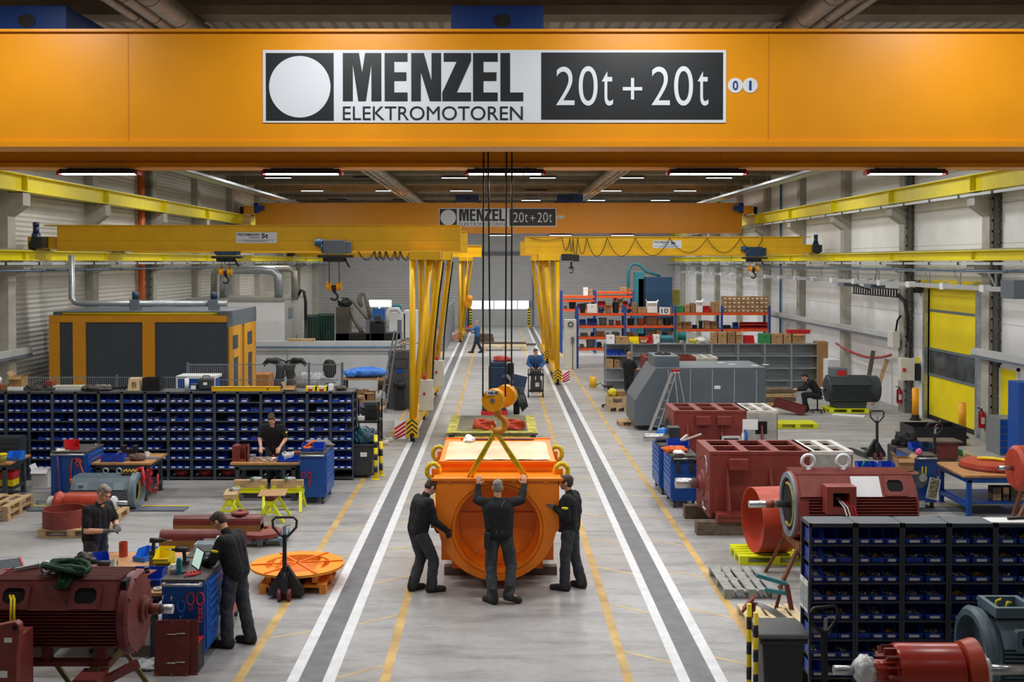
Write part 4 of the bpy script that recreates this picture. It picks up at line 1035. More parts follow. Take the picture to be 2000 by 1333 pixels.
# ================================================================ helpers for loose goods
def bxt(name, label, cat, m, b, bev=.006, group=None, rz=0):
    """one boxy thing; b = (cx, cy, z0, w, d, h)"""
    o = M().box(-b[3]/2, b[3]/2, -b[4]/2, b[4]/2, 0, b[5]).o(name, m, None, bev)
    return tag(o, label, cat, (b[0], b[1], b[2]), rz, group)
def carton(label, b, m=CARD, open_=False, group=None, rz=0, slot=True, cat='box', name='cardboard_box'):
    t = thing(name, label, cat, (b[0], b[1], b[2]), rz, group); w, d, h = b[3:6]
    k = M()
    if open_:
        k.frm(-w/2, w/2, -d/2, d/2, .008, 0, h, 'z').box(-w/2, w/2, -d/2, d/2, 0, .008)
        k.o('box_body', m, t)
        M().bar((0, -d/2, h), (0, -d/2-.06, h-.07), w, .005).o('flap', m, t); M().bar((w/2, 0, h), (w/2+.08, 0, h+.06), d, .005).o('flap', m, t)
        M().bar((-w/2, 0, h), (-w/2-.05, 0, h+.1), d, .005).o('flap', m, t)
    else:
        k.box(-w/2, w/2, -d/2, d/2, 0, h).o('box_body', m, t, .004)
        M().box(-.025, .025, -d/2-.001, d/2+.001, h-.001, h+.002).o('tape', mat('parcel_tape', 'C9B48C', .3, 0, 0), t)
        if slot: M().prism(circ(0, h*.7, min(.05, w*.15), 14, ry=.015), 'y', -d/2-.002, -d/2).o('grip_hole', DARK, t)
    return t
def reel(label, loc, r=.25, w=.25, m=WOOD, core=SLING, rz=0, ax=(1, 0, 0)):
    t = thing('cable_reel', label, 'cable reel', loc, rz)
    for s in (-1, 1): M().lathe([(0, s*w/2-.012), (r, s*w/2-.012), (r, s*w/2+.012), (0, s*w/2+.012)], (0, 0, r), ax, 28, False).o('flange', m, t)
    M().lathe([(r*.55 if i % 2 else r*.62, -w/2+.012+(w-.024)*i/10) for i in range(11)], (0, 0, r), ax, 24).o('cable', core, t)
    return t
# ================================================================ long rack on the left
RY, RD = 25.1, .7
bx0 = lambda k: -11.266+.53*k
three = lambda k: k < 8 or k > 12
restb = M(); restl = M()
for k in range(-1, 15):
    rack_bay(bx0(k), RY, RD, f'dark grey rack bay full of blue bins, {ORD[k+1]} from left in the long rack', group='bays of the long left rack')
    for r, z in enumerate(SHZ):
        if k < 1 and r > 4: continue
        n = 3 if three(k) else 2
        for i in range(n):
            if (k*7+r*5+i*3) % 23 == 4: continue
            w = .15 if n == 3 else .205
            x = bx0(k)+.03+(.47/n)*(i+.5)
            pos = ('left', 'middle', 'right')[i] if n == 3 else ('left', 'right')[i]
            fl = (k+r+i) % 4 if (k > 5 and (k+r*2+i) % 3) else None
            if r <= 4:
                binbox((x, RY+.03, z+.001), 0, f'blue bin, long rack bay {k+2} from left, {ORD[r]} row from top, {pos}', w, .27, .125, BINB, (k+r*3+i) % 9 != 5, fl, 'blue bins in the long left rack')
            else:
                b = bin_mesh(w, .27, .125).xf(Matrix.Translation((x, RY+.03, z+.001))); restb.add(b.v, b.f)
                restl.box(x-w*.28, x+w*.28, RY+.0225, RY+.0255, z+.013, z+.041)
o = restb.o('storage_bin_row', BINB); o['kind'] = 'stuff'; tag(o, 'remaining blue bins in the lower three rows of the long left rack', 'storage bins')
restl.o('bin_label', PAPER, o)
k = thing('drawer_cabinet', 'dark slatted drawer cabinet at the foot of the long rack, far left', 'cabinet', (-11.02, 24.8, 0))
M().box(-.75, .24, -.1, .28, 0, 1.05).o('body', RACK, k)
for i in range(8): M().box(-.74, .23, -.115, -.1, .06+i*.122, .165+i*.122).o('drawer', mat('rack_slate', '353C42', .5, 0, .05, 5), k)
for i, (px, lab) in enumerate(((352, 'left'), (398, 'second'), (444, 'right'))):
    x, z = at(px, 935, RY+.1); m = M().blob((0, 0, .09), (.16, .13, .1), .5).bar((-.12, -.1, .1), (.12, -.1, .12), .03)
    tag(m.o('red_clamp', mat('dull_red', '9A3A36', .5, 0, .15, 8)), f'dull red clamp lying in the bottom of the long rack, {lab} of three', 'clamp', (x, RY+.25, .061), group='red clamps in the rack')
# goods on top of the long rack
TZ = 2.031
def on_top(px, Y=25.45): return at(px, 760, Y)[0]
carton('open cardboard box with raised flap on the left end of the long rack', (on_top(34), 25.5, TZ+.09, .3, .3, .24), CARD, True)
bxt('white_box', 'flat white box under the open cardboard box on the long rack', 'box', PAPER, (on_top(34), 25.45, TZ, .34, .3, .085))
bxt('small_carton', 'small brown carton beside the red canister on the long rack', 'box', CARDD, (on_top(12), 25.45, TZ, .18, .2, .13))
t = thing('canister', 'red and white canister at the left picture edge on the long rack', 'canister', (on_top(-2), 25.4, TZ))
M().cyl((0, 0, 0), (0, 0, .16), .09).o('label_band', RED, t); M().cyl((0, 0, .16), (0, 0, .3), .09, .08).cyl((0, 0, .3), (0, 0, .35), .04).o('neck', PAPER, t)
m = M()
for i in range(7): m.bx((.12*i-.4+.03*(i % 2), .05*(i % 3), .03+.02*(i % 3)), .2, .12, .06, .5*i)
tag(m.o('metal_offcuts', mat('dull_metal', '5A5653', .5, .4, .25, 9)), 'pile of dull metal offcuts on the long rack beside the cartons', 'offcuts', (on_top(72), 25.4, TZ))
bxt('red_tin', 'small brown and red tin behind the offcuts on the long rack', 'tin', mat('brick_red', '8E4238', .5, 0, .2, 8), (on_top(93), 25.6, TZ, .17, .2, .2))
m = M().box(-.62, .62, -.15, .15, 0, .03).frm(-.62, .62, -.15, .15, .02, .03, .09, 'z')
tag(m.o('metal_tray', OFFW), 'long shallow pale metal tray lying on the long rack', 'tray', (on_top(155), 25.6, TZ))
m = M().blob((0, 0, .06), (.24, .14, .08), .6, 4).blob((.25, .05, .05), (.12, .1, .07), .5).blob((-.2, .02, .05), (.12, .1, .06), .5)
tag(m.o('clamp_pile', mat('dull_metal', '5A5653')), 'heap of dark reddish clamps on the tray on the long rack', 'clamps', (on_top(190), 25.3, TZ))
m = M()
for i in range(6): m.bar((.08*i-.2, .04*(i % 2), .02), (.08*i-.05, .05, .05+.01*i), .03)
tag(m.o('bracket_pile', DARK), 'small pile of black brackets on the long rack beside the beige stool', 'brackets', (on_top(225), 25.4, TZ))
BEI = mat('beige_plastic', 'DCC79A', .5, 0, .05, 5)
m = M().holed([(-.15, 0), (.15, 0), (.115, .27), (-.115, .27)], [(-.06, .05), (.06, .05), (.05, .2), (-.05, .2)], 'y', -.13, .13).box(-.12, .12, -.12, .12, .27, .285)
tag(m.o('step_stool', BEI), 'beige plastic step stool standing on the long rack', 'stool', (on_top(265), 25.45, TZ))
t = thing('bin_stack', 'stack of black ribbed crates on the long rack beside the beige stool', 'crate', (on_top(299), 25.45, TZ))
for i in range(3): M().frm(-.2, .2, -.15, .15, .01, .1*i, .1*i+.09, 'z').box(-.19, .19, -.14, .14, .1*i, .1*i+.01).o('crate', RUBBER, t)
for i in range(9): M().box(-.2+.047*i, -.185+.047*i, -.16, -.15, 0, .28).o('rib', RUBBER, t)
tag(M().cyl((0, 0, 0), (0, 0, .27), .05, n=18).o('white_tube', PAPER), 'upright white tube on the long rack beside the navy box', 'tube', (on_top(366), 25.4, TZ))
t = thing('small_box', 'small navy box with white print on the long rack', 'box', (on_top(381), 25.4, TZ)); M().box(-.08, .08, -.08, .08, 0, .15).o('box_body', NAVY, t, .004); M().box(-.06, .05, -.083, -.08, .03, .12).o('print', PAPER, t)
t = thing('hard_case', 'dark grey hard case with white sticker on the long rack', 'case', (on_top(403), 25.45, TZ)); M().box(-.17, .17, -.12, .12, 0, .29).o('case_body', PLASTIC, t, .05); M().box(-.04, .05, -.123, -.12, .13, .19).o('sticker', PAPER, t); M().tube([(-.08, 0, .28), (-.07, 0, .33), (.07, 0, .33), (.08, 0, .28)], .012, 6).o('handle', DARK, t)
t = thing('yellow_beam', 'long yellow lifting beam lying along the top of the long rack', 'beam', (on_top(484), 25.3, TZ)); M().box(-.79, .79, -.05, .05, .0, .085).box(-.79, .79, -.06, .06, .085, .1).o('beam_body', GYEL, t); M().cyl((.5, -.052, .045), (.5, -.045, .045), .02).o('pin', DARK, t)
carton('low cardboard tray with parts on the long rack right of the yellow beam', (on_top(567), 25.4, TZ, .26, .25, .1), CARD, True)
for i, px in enumerate((609, 631)):
    t = thing('parts_box', f'{("left", "right")[i]} yellow, white and red striped box on the long rack', 'box', (on_top(px), 25.35, TZ), 0, 'striped boxes on the rack')
    M().box(-.11, .11, -.1, .1, 0, .05).o('red_half', RED, t); M().box(-.11, .11, -.1, .1, .05, .1).o('pale_half', OFFW, t); M().box(-.11, -.05, -.105, .105, .0, .105).box(.05, .11, -.105, .105, 0, .105).o('yellow_band', YELP, t)
bxt('white_carton', 'small white carton near the right end of the long rack', 'box', PAPER, (on_top(647), 25.4, TZ, .1, .15, .15))
m = M().blob((0, 0, .05), (.13, .1, .06), .6).bar((-.1, 0, .08), (.08, .05, .14), .03)
tag(m.o('grinder', mat('dull_metal', '5A5653')), 'small worn power tool at the right end of the long rack', 'tool', (on_top(666), 25.4, TZ))
# ================================================================ benches and cabinets in front of the rack
bench((-11.05, 23.42), 0, 'left edge workbench with wooden top in front of the long rack', 1.7, 1.05, .8)
bench((-7.89, 23.5), 0, 'workbench with vice and blue boxes beside the blue trolley with cables', 1.24, 1.2, .8)
bench((-4.88, 23.28), 0, 'workbench where the man in apron works in front of the rack', 1.46, .75, .8)
trolley((-8.9, 23.2), 0, 'blue tool cabinet with orange cable and purple strap hung on its end', 1, .74, .98)
trolley((-3.83, 23.15), 0, 'blue perforated tool cabinet with open bins on top beside the long rack', 1, .53, 1.1)
# things on and at them
def red_bin(loc, lab, m=RED, w=.26, d=.36, h=.16, rz=0): return binbox(loc, rz, lab, w, d, h, m, False)
red_bin((-8.88, 22.9, 1.071), 'red open storage bin on top of the blue cabinet with orange cable', RED, .28, .4, .17, .5)
bxt('paper_sheets', 'loose paper sheets on the blue cabinet beside the red bin', 'paper', PAPER, (-9.1, 22.95, 1.071, .26, .3, .01), 0, None, .3)
m = M().tube([(0, 0, 0), (.01, -.02, -.3), (.03, -.02, -.6), (.05, -.01, -.88)], .03, 8)
tag(m.o('hanging_strap', mat('purple_strap', '4B3A7A', .8, 0, .15, 10)), 'purple round sling hanging on the end of the left blue cabinet', 'sling', (-9.1, 22.64, .98))
m = M().tube([(-.05, 0, -.42), (-.05, 0, -.2), (-.02, 0, -.02), (.06, -.01, .0), (.13, 0, -.1), (.2, 0, -.3), (.3, 0, -.42)], .016, 8).tube([(.12, 0, 0), (.16, 0, -.08), (.1, 0, -.2), (.05, 0, -.1), (.09, 0, .0)], .014, 6).cyl((-.05, 0, -.42), (-.05, 0, -.55), .03)
tag(m.o('extension_cable', mat('cable_orange', 'E4572E', .5, 0, .05, 8)), 'orange extension cable looped on the end of the left blue cabinet', 'cable', (-8.78, 22.65, .95))
for px, lab, m, w in ((212, 'larger dark blue box on the workbench beside the red bin', BINB, .26), (236, 'smaller dark blue box on the workbench left of the vice', BINB, .16)):
    b = M().frm(-w/2, w/2, -.12, .12, .006, 0, .15, 'z').box(-w/2, w/2, -.12, .12, 0, .006); tag(b.o('tote_box', m), lab, 'box', (at(px, 890, 23.1)[0], 23.12, .801))
red_bin((at(183, 890, 23.4)[0], 23.35, .801), 'red bin with bottles on the workbench beside the blue cabinet', RED, .3, .36, .14, .25)
for i, (px, m) in enumerate(((176, PLASTIC), (184, PAPER), (191, RED))):
    b = M().lathe([(0, 0), (.035, 0), (.035, .14), (.012, .18), (.01, .3), (0, .3)], n=14); tag(b.o('bottle', m), f'{("dark", "white", "red")[i]} squeeze bottle standing by the red bin on the workbench', 'bottle', (at(px, 890, 23.5)[0], 23.6, .801))
t = thing('vice', 'black bench vice on the workbench left of the tool case', 'vice', (at(257, 885, 23.7)[0], 23.7, .801))
M().box(-.1, .1, -.12, .12, 0, .05).box(-.16, .12, -.06, .06, .05, .16).box(-.2, -.12, -.09, .09, .12, .24).box(.04, .12, -.09, .09, .12, .24).o('vice_body', DARK, t, .01); M().cyl((-.3, 0, .1), (-.16, 0, .1), .02).o('spindle', STEEL, t)
m = M().blob((0, 0, .07), (.17, .1, .08), .5, 3).tube([(-.14, 0, .05), (-.25, -.08, .02), (-.3, -.1, .01)], .025); tag(m.o('leather_glove', mat('brown_leather', '6B5450', .8, 0, .15, 10)), 'brown leather work gloves lying on the workbench by the vice', 'gloves', (at(268, 895, 23.2)[0], 23.2, .801))
t = thing('mug', 'white mug on the right end of the workbench with vice', 'mug', (at(287, 885, 23.7)[0], 23.7, .801)); M().lathe([(0, 0), (.045, 0), (.045, .1), (.04, .1), (.04, .01)], n=18).o('cup', PAPER, t); M().tube([(.045, 0, .08), (.075, 0, .07), (.075, 0, .03), (.045, 0, .02)], .008, 6).o('handle', PAPER, t)
bxt('notebook', 'grey notebook and pens on the workbench beside the mug', 'notebook', GREYP, (at(297, 890, 23.4)[0], 23.45, .801, .3, .2, .02))
m = M()
for i in range(15): m.tube([(.05*math.cos(a)+.02*math.sin(i), .05*math.sin(a), -.03*i-.03*a/6.28) for a in [2*PI*q/10 for q in range(11)]], .01, 5)
m.tube([(.08, 0, -.45), (.12, 0, -.5), (.17, 0, -.4), (.18, 0, -.1)], .02, 6)
tag(m.o('coiled_hose', RED), 'red coiled air hose hanging off the right end of the workbench', 'hose', (at(293, 915, 22.9)[0], 22.85, .68))
# left edge bench goods
red_bin((at(26, 890, 23.2)[0], 23.15, .801), 'bright blue open bin on the left edge workbench', mat('bright_blue', '2E7FE0', .4, 0, .04, 5), .28, .32, .17)
t = thing('tub', 'yellow lidded tub on the left edge workbench', 'tub', (at(7, 895, 23.1)[0], 23.0, .801)); M().cyl((0, 0, 0), (0, 0, .15), .1, .11).o('tub_body', mat('amber_tub', '8C8A3C', .4, 0, .1, 5), t); M().cyl((0, 0, .15), (0, 0, .18), .115).o('lid', YELP, t)
t = thing('stacking_crate', 'red over yellow stacked crates under the left edge workbench', 'crate', (at(13, 925, 23.2)[0], 23.2, .271)); M().frm(-.2, .2, -.15, .15, .01, 0, .15, 'z').box(-.2, .2, -.15, .15, 0, .01).o('lower_crate', YELP, t); M().frm(-.2, .2, -.15, .15, .01, .15, .3, 'z').box(-.2, .2, -.15, .15, .15, .16).o('upper_crate', RED, t)
carton('white carton with red print on the floor left of the blue cabinet', (at(83, 930, 24.3)[0], 24.3, 0, .36, .32, .42), PAPER, True)
# bench of the man in apron
t = thing('steel_frame_part', 'red primed steel frame standing on the left end of the rear workbench', 'steel part', (at(470, 885, 23.2)[0], 23.2, .801)); M().box(-.15, -.02, -.12, .12, 0, .33).o('side_plate', OXIDE, t); M().frm(-.02, .17, 0.02, .33, .035, -.15, -.13).box(-.02, .17, .1, .12, 0, .33).box(.15, .17, -.15, .12, 0, .33).o('window_frame', OXIDE, t)
bxt('metal_box', 'small grey metal box on the rear workbench beside the red frame', 'box', GALV, (at(492, 885, 23.3)[0], 23.35, .801, .12, .15, .1))
m = M()
rnd = random.Random(5)
for i in range(60): c = (rnd.uniform(-.3, .25), rnd.uniform(-.12, .1), .02+rnd.uniform(0, .05)); a = rnd.uniform(0, PI); m.cyl(c, (c[0]+.06*math.cos(a), c[1]+.06*math.sin(a), c[2]+rnd.uniform(-.01, .02)), .01, n=6)
o = m.o('small_fittings', STEEL); o['kind'] = 'stuff'; tag(o, 'heap of small metal fittings on the rear workbench before the man', 'fittings', (at(515, 890, 23.1)[0], 23.1, .801))
t = thing('glue_bottle', 'small white and red bottle on the rear workbench', 'bottle', (at(534, 890, 23.05)[0], 23.05, .801)); M().cyl((0, 0, 0), (0, 0, .1), .03).o('bottle_body', PAPER, t); M().cyl((0, 0, .1), (0, 0, .15), .022, .012).o('cap', RED, t); M().cyl((0, 0, .03), (0, 0, .07), .031).o('label_band', RED, t)
red_bin((at(563, 890, 23.1)[0], 23.0, .801), 'wide blue tray with cables on the rear workbench by the blue cabinet', BINB, .44, .3, .1)
m = M()
for i in range(9): m.tube([(.12*math.cos(a+i)*(.6+.05*i), .1*math.sin(a*1.3+i), .06+.02*i*.5+.03*math.sin(2*a)) for a in [q*.5 for q in range(10)]], .008, 5)
tag(m.o('cable_bundle', PAPER), 'tangle of white and blue cables in the tray on the rear workbench', 'cables', (at(563, 885, 23.1)[0], 23.12, .82))
bxt('red_case', 'dark red metal case at the back of the rear workbench', 'case', mat('brick_red', '8E4238'), (at(579, 875, 23.4)[0], 23.5, .801, .22, .16, .14), .01)
for i, px in enumerate((601, 622)): red_bin((at(px, 880, 22.85)[0], 22.72, 1.071), f'{("left blue bin with orange tape rolls", "right blue bin with white sticks")[i]} on the rear blue cabinet', BINB, .24, .34, .15)
m = M().tube([(.08*math.cos(a), .08*math.sin(a), .05) for a in [2*PI*i/14 for i in range(14)]], .03, 8, True).tube([(.05+.08*math.cos(a), .05+.05*math.sin(a), .13+.05*math.cos(a)) for a in [2*PI*i/14 for i in range(14)]], .025, 8, True)
tag(m.o('tape_roll', mat('tape_orange', 'E8682A', .5, 0, .1, 8)), 'orange tape rolls in the left bin on the rear blue cabinet', 'tape', (at(601, 870, 22.9)[0], 22.9, 1.078))
m = M().blob((0, 0, .06), (.3, .16, .07), .5, 4)
tag(m.o('rag_heap', mat('grey_rag', '8D8D90', .9, 0, .25, 12)), 'heap of grey rags and parts at the back of the rear blue cabinet', 'rags', (-3.83, 23.4, 1.071))
t = thing('chain_hook', 'red lifting chain with two rings hung on the rear blue cabinet', 'lifting chain', (at(599, 925, 22.55)[0], 22.555, .62))
for dx in (-.06, .06): M().tube([(dx+.035*math.cos(a), 0, .06*math.sin(a)) for a in [2*PI*i/14 for i in range(14)]], .009, 6, True).o('ring', RED, t)
for i in range(4): M().tube([(.06+(.012 if i % 2 else .02)*math.cos(a), (.01 if i % 2 else 0)*math.cos(a), -.09-.045*i+.028*math.sin(a)) for a in [2*PI*q/10 for q in range(10)]], .006, 5, True).o('link', RED, t)
# wheelie bin, bag and posts by the end of the rack
def wheelie(loc, lab, w, d, h, lid=True, rz=0):
    t = thing('wheelie_bin', lab, 'bin', (loc[0], loc[1], 0), rz)
    M().prism([(-w/2*.8, .06), (w/2*.8, .06), (w/2, h*.92), (-w/2, h*.92)], 'y', -d/2, d/2).box(-w/2-.03, w/2+.03, -d/2-.03, d/2+.03, h*.86, h*.92).o('bin_body', PLASTIC, t, .02)
    for s in (-1, 1): M().cyl((s*w*.36-.02, d/2-.04, .1), (s*w*.36+.02, d/2-.04, .1), .1).o('wheel', RUBBER, t)
    M().cyl((-w/2, d/2+.06, h*.9), (w/2, d/2+.06, h*.9), .018, n=10).o('grip', PLASTIC, t)
    if lid:
        l = M().prism([(-d/2-.06, h*.925), (d/2+.05, h*.925), (d/2+.03, h*.97), (-d/2*.2, h), (-d/2-.02, h*.965)], 'x', -w/2-.04, w/2+.04).o('lid', PLASTIC, t, .015)
    return t
t = wheelie((at(709, 900, 25.35)[0], 25.6), 'dark grey wheelie bin stuffed with a teal bag at the end of the rack', .5, .5, .86, False)
M().box(-.06, .09, -.262, -.257, .5, .6).o('sticker', PAPER, t)
m = M().blob((0, 0, .16), (.26, .22, .22), .5, 2.5, 28, 18).blob((-.16, -.02, .12), (.16, .2, .16), .5, 2.5)
tag(m.o('waste_bag', mat('teal_bag', '1F4A5C', .3, 0, .12, 6)), 'dark teal plastic bag bulging from the wheelie bin by the rack', 'bag', (at(711, 860, 25.5)[0], 25.6, .76))
def post(loc, lab, h, r=.04, n=6, m1=YELP, m2=BLACK, base=True, rz=0):
    t = thing('guard_post', lab, 'post', (loc[0], loc[1], 0))
    M().cyl((0, 0, 0), (0, 0, h), r, n=18).o('tube', m1, t)
    for i in range(n): M().cyl((0, 0, h*(.16+.84*i/n)), (0, 0, h*(.16+.84*i/n+.42/n)), r*1.02, n=18).o('black_band', m2, t)
    if base: M().cyl((0, 0, 0), (0, 0, .015), r*2.2, n=18).o('base_plate', m1, t)
    return t
x, y = gp(734, 937); post((x, y), 'nearer yellow and black guard post beside the rear wheelie bin', 1.02, .045, 3)
x, y = gp(741, 932); post((x+.02, y+.15), 'farther yellow and black guard post behind the rear wheelie bin', .8, .045, 2)
# work table with instruments behind the bin
x = at(718, 830, 28.6)[0]
t = thing('instrument_table', 'cluttered black instrument cart behind the rear wheelie bin', 'cart', (x, 28.6, 0))
M().box(-.3, .35, -.35, .4, .85, .9).box(-.3, .35, -.35, .4, .3, .34).o('shelf', DARK, t)
for sx in (-.28, .33):
    for sy in (-.33, .38): M().box(sx-.02, sx+.02, sy-.02, sy+.02, 0, 1.4).o('post', DARK, t)
bxt('black_monitor', 'black boxy instrument on the cart behind the wheelie bin', 'instrument', DARK, (x+.05, 28.75, .901, .42, .35, .32), .02)
bxt('grey_instrument', 'grey rounded instrument on top of the black one behind the wheelie bin', 'instrument', PLASTIC, (x+.08, 28.7, 1.222, .36, .3, .14), .04)
bxt('white_instrument', 'white flat instrument on the cart behind the wheelie bin', 'instrument', OFFW, (x-.14, 28.45, .901, .16, .2, .1), .01)
m = M().blob((0, 0, .05), (.3, .2, .07), .7, 5); tag(m.o('purple_sling', mat('purple_strap', '4B3A7A')), 'purple sling heap on a small table behind the rack end', 'sling', (at(712, 800, 30.3)[0], 30.3, .951))
bench((at(712, 800, 30.5)[0], 30.6), 0, 'small grey table with clutter behind the right end of the rack', 1.1, .7, .95)
carton('tilted brown carton on the small table behind the rack end', (at(704, 780, 30.6)[0], 30.6, .951, .22, .2, .32), CARD, False, None, .3)
carton('low open brown carton on the small table behind the rack end', (at(724, 790, 30.7)[0], 30.75, .951, .3, .24, .16), CARDD, True)
for i, (px, py) in enumerate(((748, 868), (756, 862))):
    x, y = gp(px, py); t = thing('white_device', f'{("nearer", "farther")[i]} small white device lying on the floor behind the guard posts', 'device', (x, y, 0), .4); M().box(-.12, .12, -.2, .2, 0, .12).o('casing', OFFW, t, .03); M().box(-.07, .07, -.1, .05, .12, .125).o('display', PLASTIC, t)
# ================================================================ trestles with timbers
def trestle(loc, rz, lab, L, h, timber=True, group='yellow trestles'):
    t = thing('trestle', lab, 'trestle', (loc[0], loc[1], 0), rz, group)
    M().box(-L/2, L/2, -.05, .05, h-.1, h).box(-L/2, L/2, -.07, .07, h-.015, h).o('beam', TYEL, t)
    for sx in (-1, 1):
        a = M()
        for sy in (-1, 1): M().bar((sx*L*.4, sy*.03, h-.03), (sx*L*.46, sy*.27, 0), .06, .04).o('leg', TYEL, t)
        M().box(sx*L*.43-.015, sx*L*.43+.015, -.15, .15, h*.42, h*.42+.04).o('cross_bar', TYEL, t)
        M().box(sx*L*.36-.04, sx*L*.36+.04, -.075, -.06, h-.08, h+.05).box(sx*L*.36-.04, sx*L*.36+.04, .06, .075, h-.08, h+.05).o('stop_plate', TYEL, t)
    return t
def timber(loc, rz, lab, L, w=.1, h=.14, m=WOOD, group=None): return tag(M().box(-L/2, L/2, -w/2, w/2, 0, h).o('timber', m, None, .006), lab, 'timber', loc, rz, group)
def shackle(loc, rz, lab):
    t = thing('shackle', lab, 'shackle', loc, rz, 'shackles on the timbers')
    M().tube([(.0+.05*math.cos(a), 0, 0) if False else (.04+.11*math.cos(a)*.9, .07*math.sin(a), .03) for a in [-2.4+4.8*i/14 for i in range(15)]], .018, 8).o('bow', GALV, t)
    M().cyl((-.035, -.085, .03), (-.035, .085, .03), .024, n=10).sph((-.035, -.08, .03), .034, 8, 6).o('pin', mat('green_pin', '6E8C78', .4, .5, .1, 8), t)
TR = []
for i, (pa, pb, Y) in enumerate(((457, 522, 22.15), (529, 593, 22.15))):
    xa, xb = at(pa, 950, Y)[0], at(pb, 950, Y)[0]
    trestle(((xa+xb)/2, Y), 0, f'{("left", "right")[i]} rear yellow trestle standing crosswise before the blue cabinet', xb-xa+.02, .44)
    timber(((xa+xb)/2, Y, .441), 0, f'timber on the {("left", "right")[i]} rear yellow trestle', (xb-xa)*.98, .11, .16)
    shackle((at((497, 563)[i], 930, Y)[0], Y, .602), 0, f'grey shackle on the timber of the {("left", "right")[i]} rear trestle')
trestle((at(452, 970, 21.45)[0], 21.4), PI/2+.12, 'front left yellow trestle seen end on with short timber', .62, .42)
timber((at(452, 965, 21.4)[0], 21.4, .421), PI/2+.12, 'short pale timber on the front left trestle', .6, .25, .1)
shackle((at(455, 950, 21.5)[0], 21.5, .522), .2, 'grey shackle on the short timber of the front left trestle')
trestle((at(534, 970, 21.3)[0], 21.3), PI/2-.05, 'front right yellow trestle seen end on with cardboard on top', .62, .42)
timber((at(534, 965, 21.3)[0], 21.3, .421), PI/2-.05, 'red brown timber under the cardboard on the front right trestle', .6, .18, .1, OXIDE)
m = M().bx((0, 0, 0), .52, .62, .008, .0); tag(m.o('cardboard_sheet', CARD), 'flat cardboard sheet lying on the front right trestle', 'cardboard', (at(533, 957, 21.25)[0], 21.25, .527), .1)
# ================================================================ pallets, motor and rotor on the left
for i in range(2): pallet((-10.05, 21.7), 0, f'{("lower", "upper")[i]} raw wood pallet of the stack at the left picture edge', WOOD, 1.2, 1.2, 'stacked pallets on the left', .145*i)
pallet((-7.75, 20.25), PI/2, 'raw wood pallet under the red ring, left of the bench', WOOD, .8, 1.2)
pallet((-7.72, 21.2), 0, 'raw wood pallet under the red rotor shaft, behind the ring pallet', WOOD, .8, 1.1)
t = thing('steel_ring', 'dark red steel ring lying on the front left pallet', 'steel ring', (-8.0, 20.2, .146))
M().lathe([(.38, 0), (.38, .32), (.355, .32), (.355, .0), (.38, 0)], n=44).o('ring_wall', OXIDE, t)
for a in (-2.2, -1.2, -.3): M().cyl((.378*math.cos(a), .378*math.sin(a), .2), (.384*math.cos(a), .384*math.sin(a), .2), .02, n=8).o('boss', OXORG, t)
t = thing('rotor', 'orange red motor rotor with wrapped bearings lying on pallets on the left', 'rotor', (-7.95, 20.95, .4))
M().lathe([(0, -.55), (.1, -.55), (.19, -.5), (.22, -.44), (.18, -.38), (.18, -.3), (.2, -.28), (.2, .42), (.17, .44), (0, .44)], (0, 0, 0), (1, 0, 0), 36).o('core', OXORG, t)
for s in (-1, 1): M().lathe([(.03, s*.48), (.08, s*.52), (.13, s*.58), (.12, s*.63), (.05, s*.68)], (0, 0, 0), (1, 0, 0), 20).o('wrapped_bearing', mat('clear_wrap', 'D5D8DA', .2, 0, .2, 14), t)
M().cyl((-.88, 0, 0), (-.5, 0, 0), .045).o('shaft', STEEL, t); M().cyl((.5, 0, 0), (.86, 0, 0), .04).o('shaft', STEEL, t)
t = thing('electric_motor', 'grey blue finned motor without end cover behind the red rotor', 'electric motor', (-7.93, 22.28, .02))
pr = [(a, b+.32) for a, b in comb_profile(.36, -.26, .1, .34, 9, 8, .035, .2)]
M().prism(pr, 'x', -.64, .5).o('finned_body', MGREY, t)
M().prism([(-.375, .425), (-.30, .56), (-.285, .55), (-.36, .415)], 'x', -.6, .45).o('cover_plate', MGREY, t)
for x, w in ((-.42, .12), (.33, .1)):
    M().prism([(-.385, .425), (-.31, .56), (-.295, .55), (-.37, .415)], 'x', x-w, x+w).o('hatch', mat('motor_grey_light', '8597A2', .45, 0, .05, 5), t, .004)
M().bx((-.42, -.36, .5), .1, .04, .08, 0, .5).o('terminal_knob', MGREY, t)
er = M().lathe([(.36, .5), (.38, .52), (.38, .64), (.3, .66), (.29, .56)], (0, 0, .33), (1, 0, 0), 40).lathe([(.28, .5), (.28, .6)], (0, 0, .33), (1, 0, 0), 40).o('end_frame', MGREY, t)
M().lathe([(.2, .55), (.28, .57), (.29, .52)], (0, 0, .33), (1, 0, 0), 36).o('winding', mat('winding_ochre', 'A89545', .6, 0, .3, 14), t)
for x in (-.45, .35): M().box(x-.1, x+.1, -.34, .34, -.02, .05).o('foot', MGREY, t)
for x in (-.05, .22): eyebolt(M(), (x, 0, .67), .05).o('eyebolt', GALV, t)
k = M().box(.3, .62, -.12, .12, .67, .69); k.o('terminal_base', DARK, t)
for i in range(4):
    for j2 in range(2): M().cyl((.34+.075*i, -.06+.11*j2, .69), (.34+.075*i, -.06+.11*j2, .76), .022, n=8).o('terminal', mat('brass', 'C09A4A', .35, .8, .1, 20), t)
M().tube([(.5, .1, .72), (.68, .05, .78), (.72, 0, .6), (.7, 0, .45)], .04, 8).o('red_hose', RED, t)
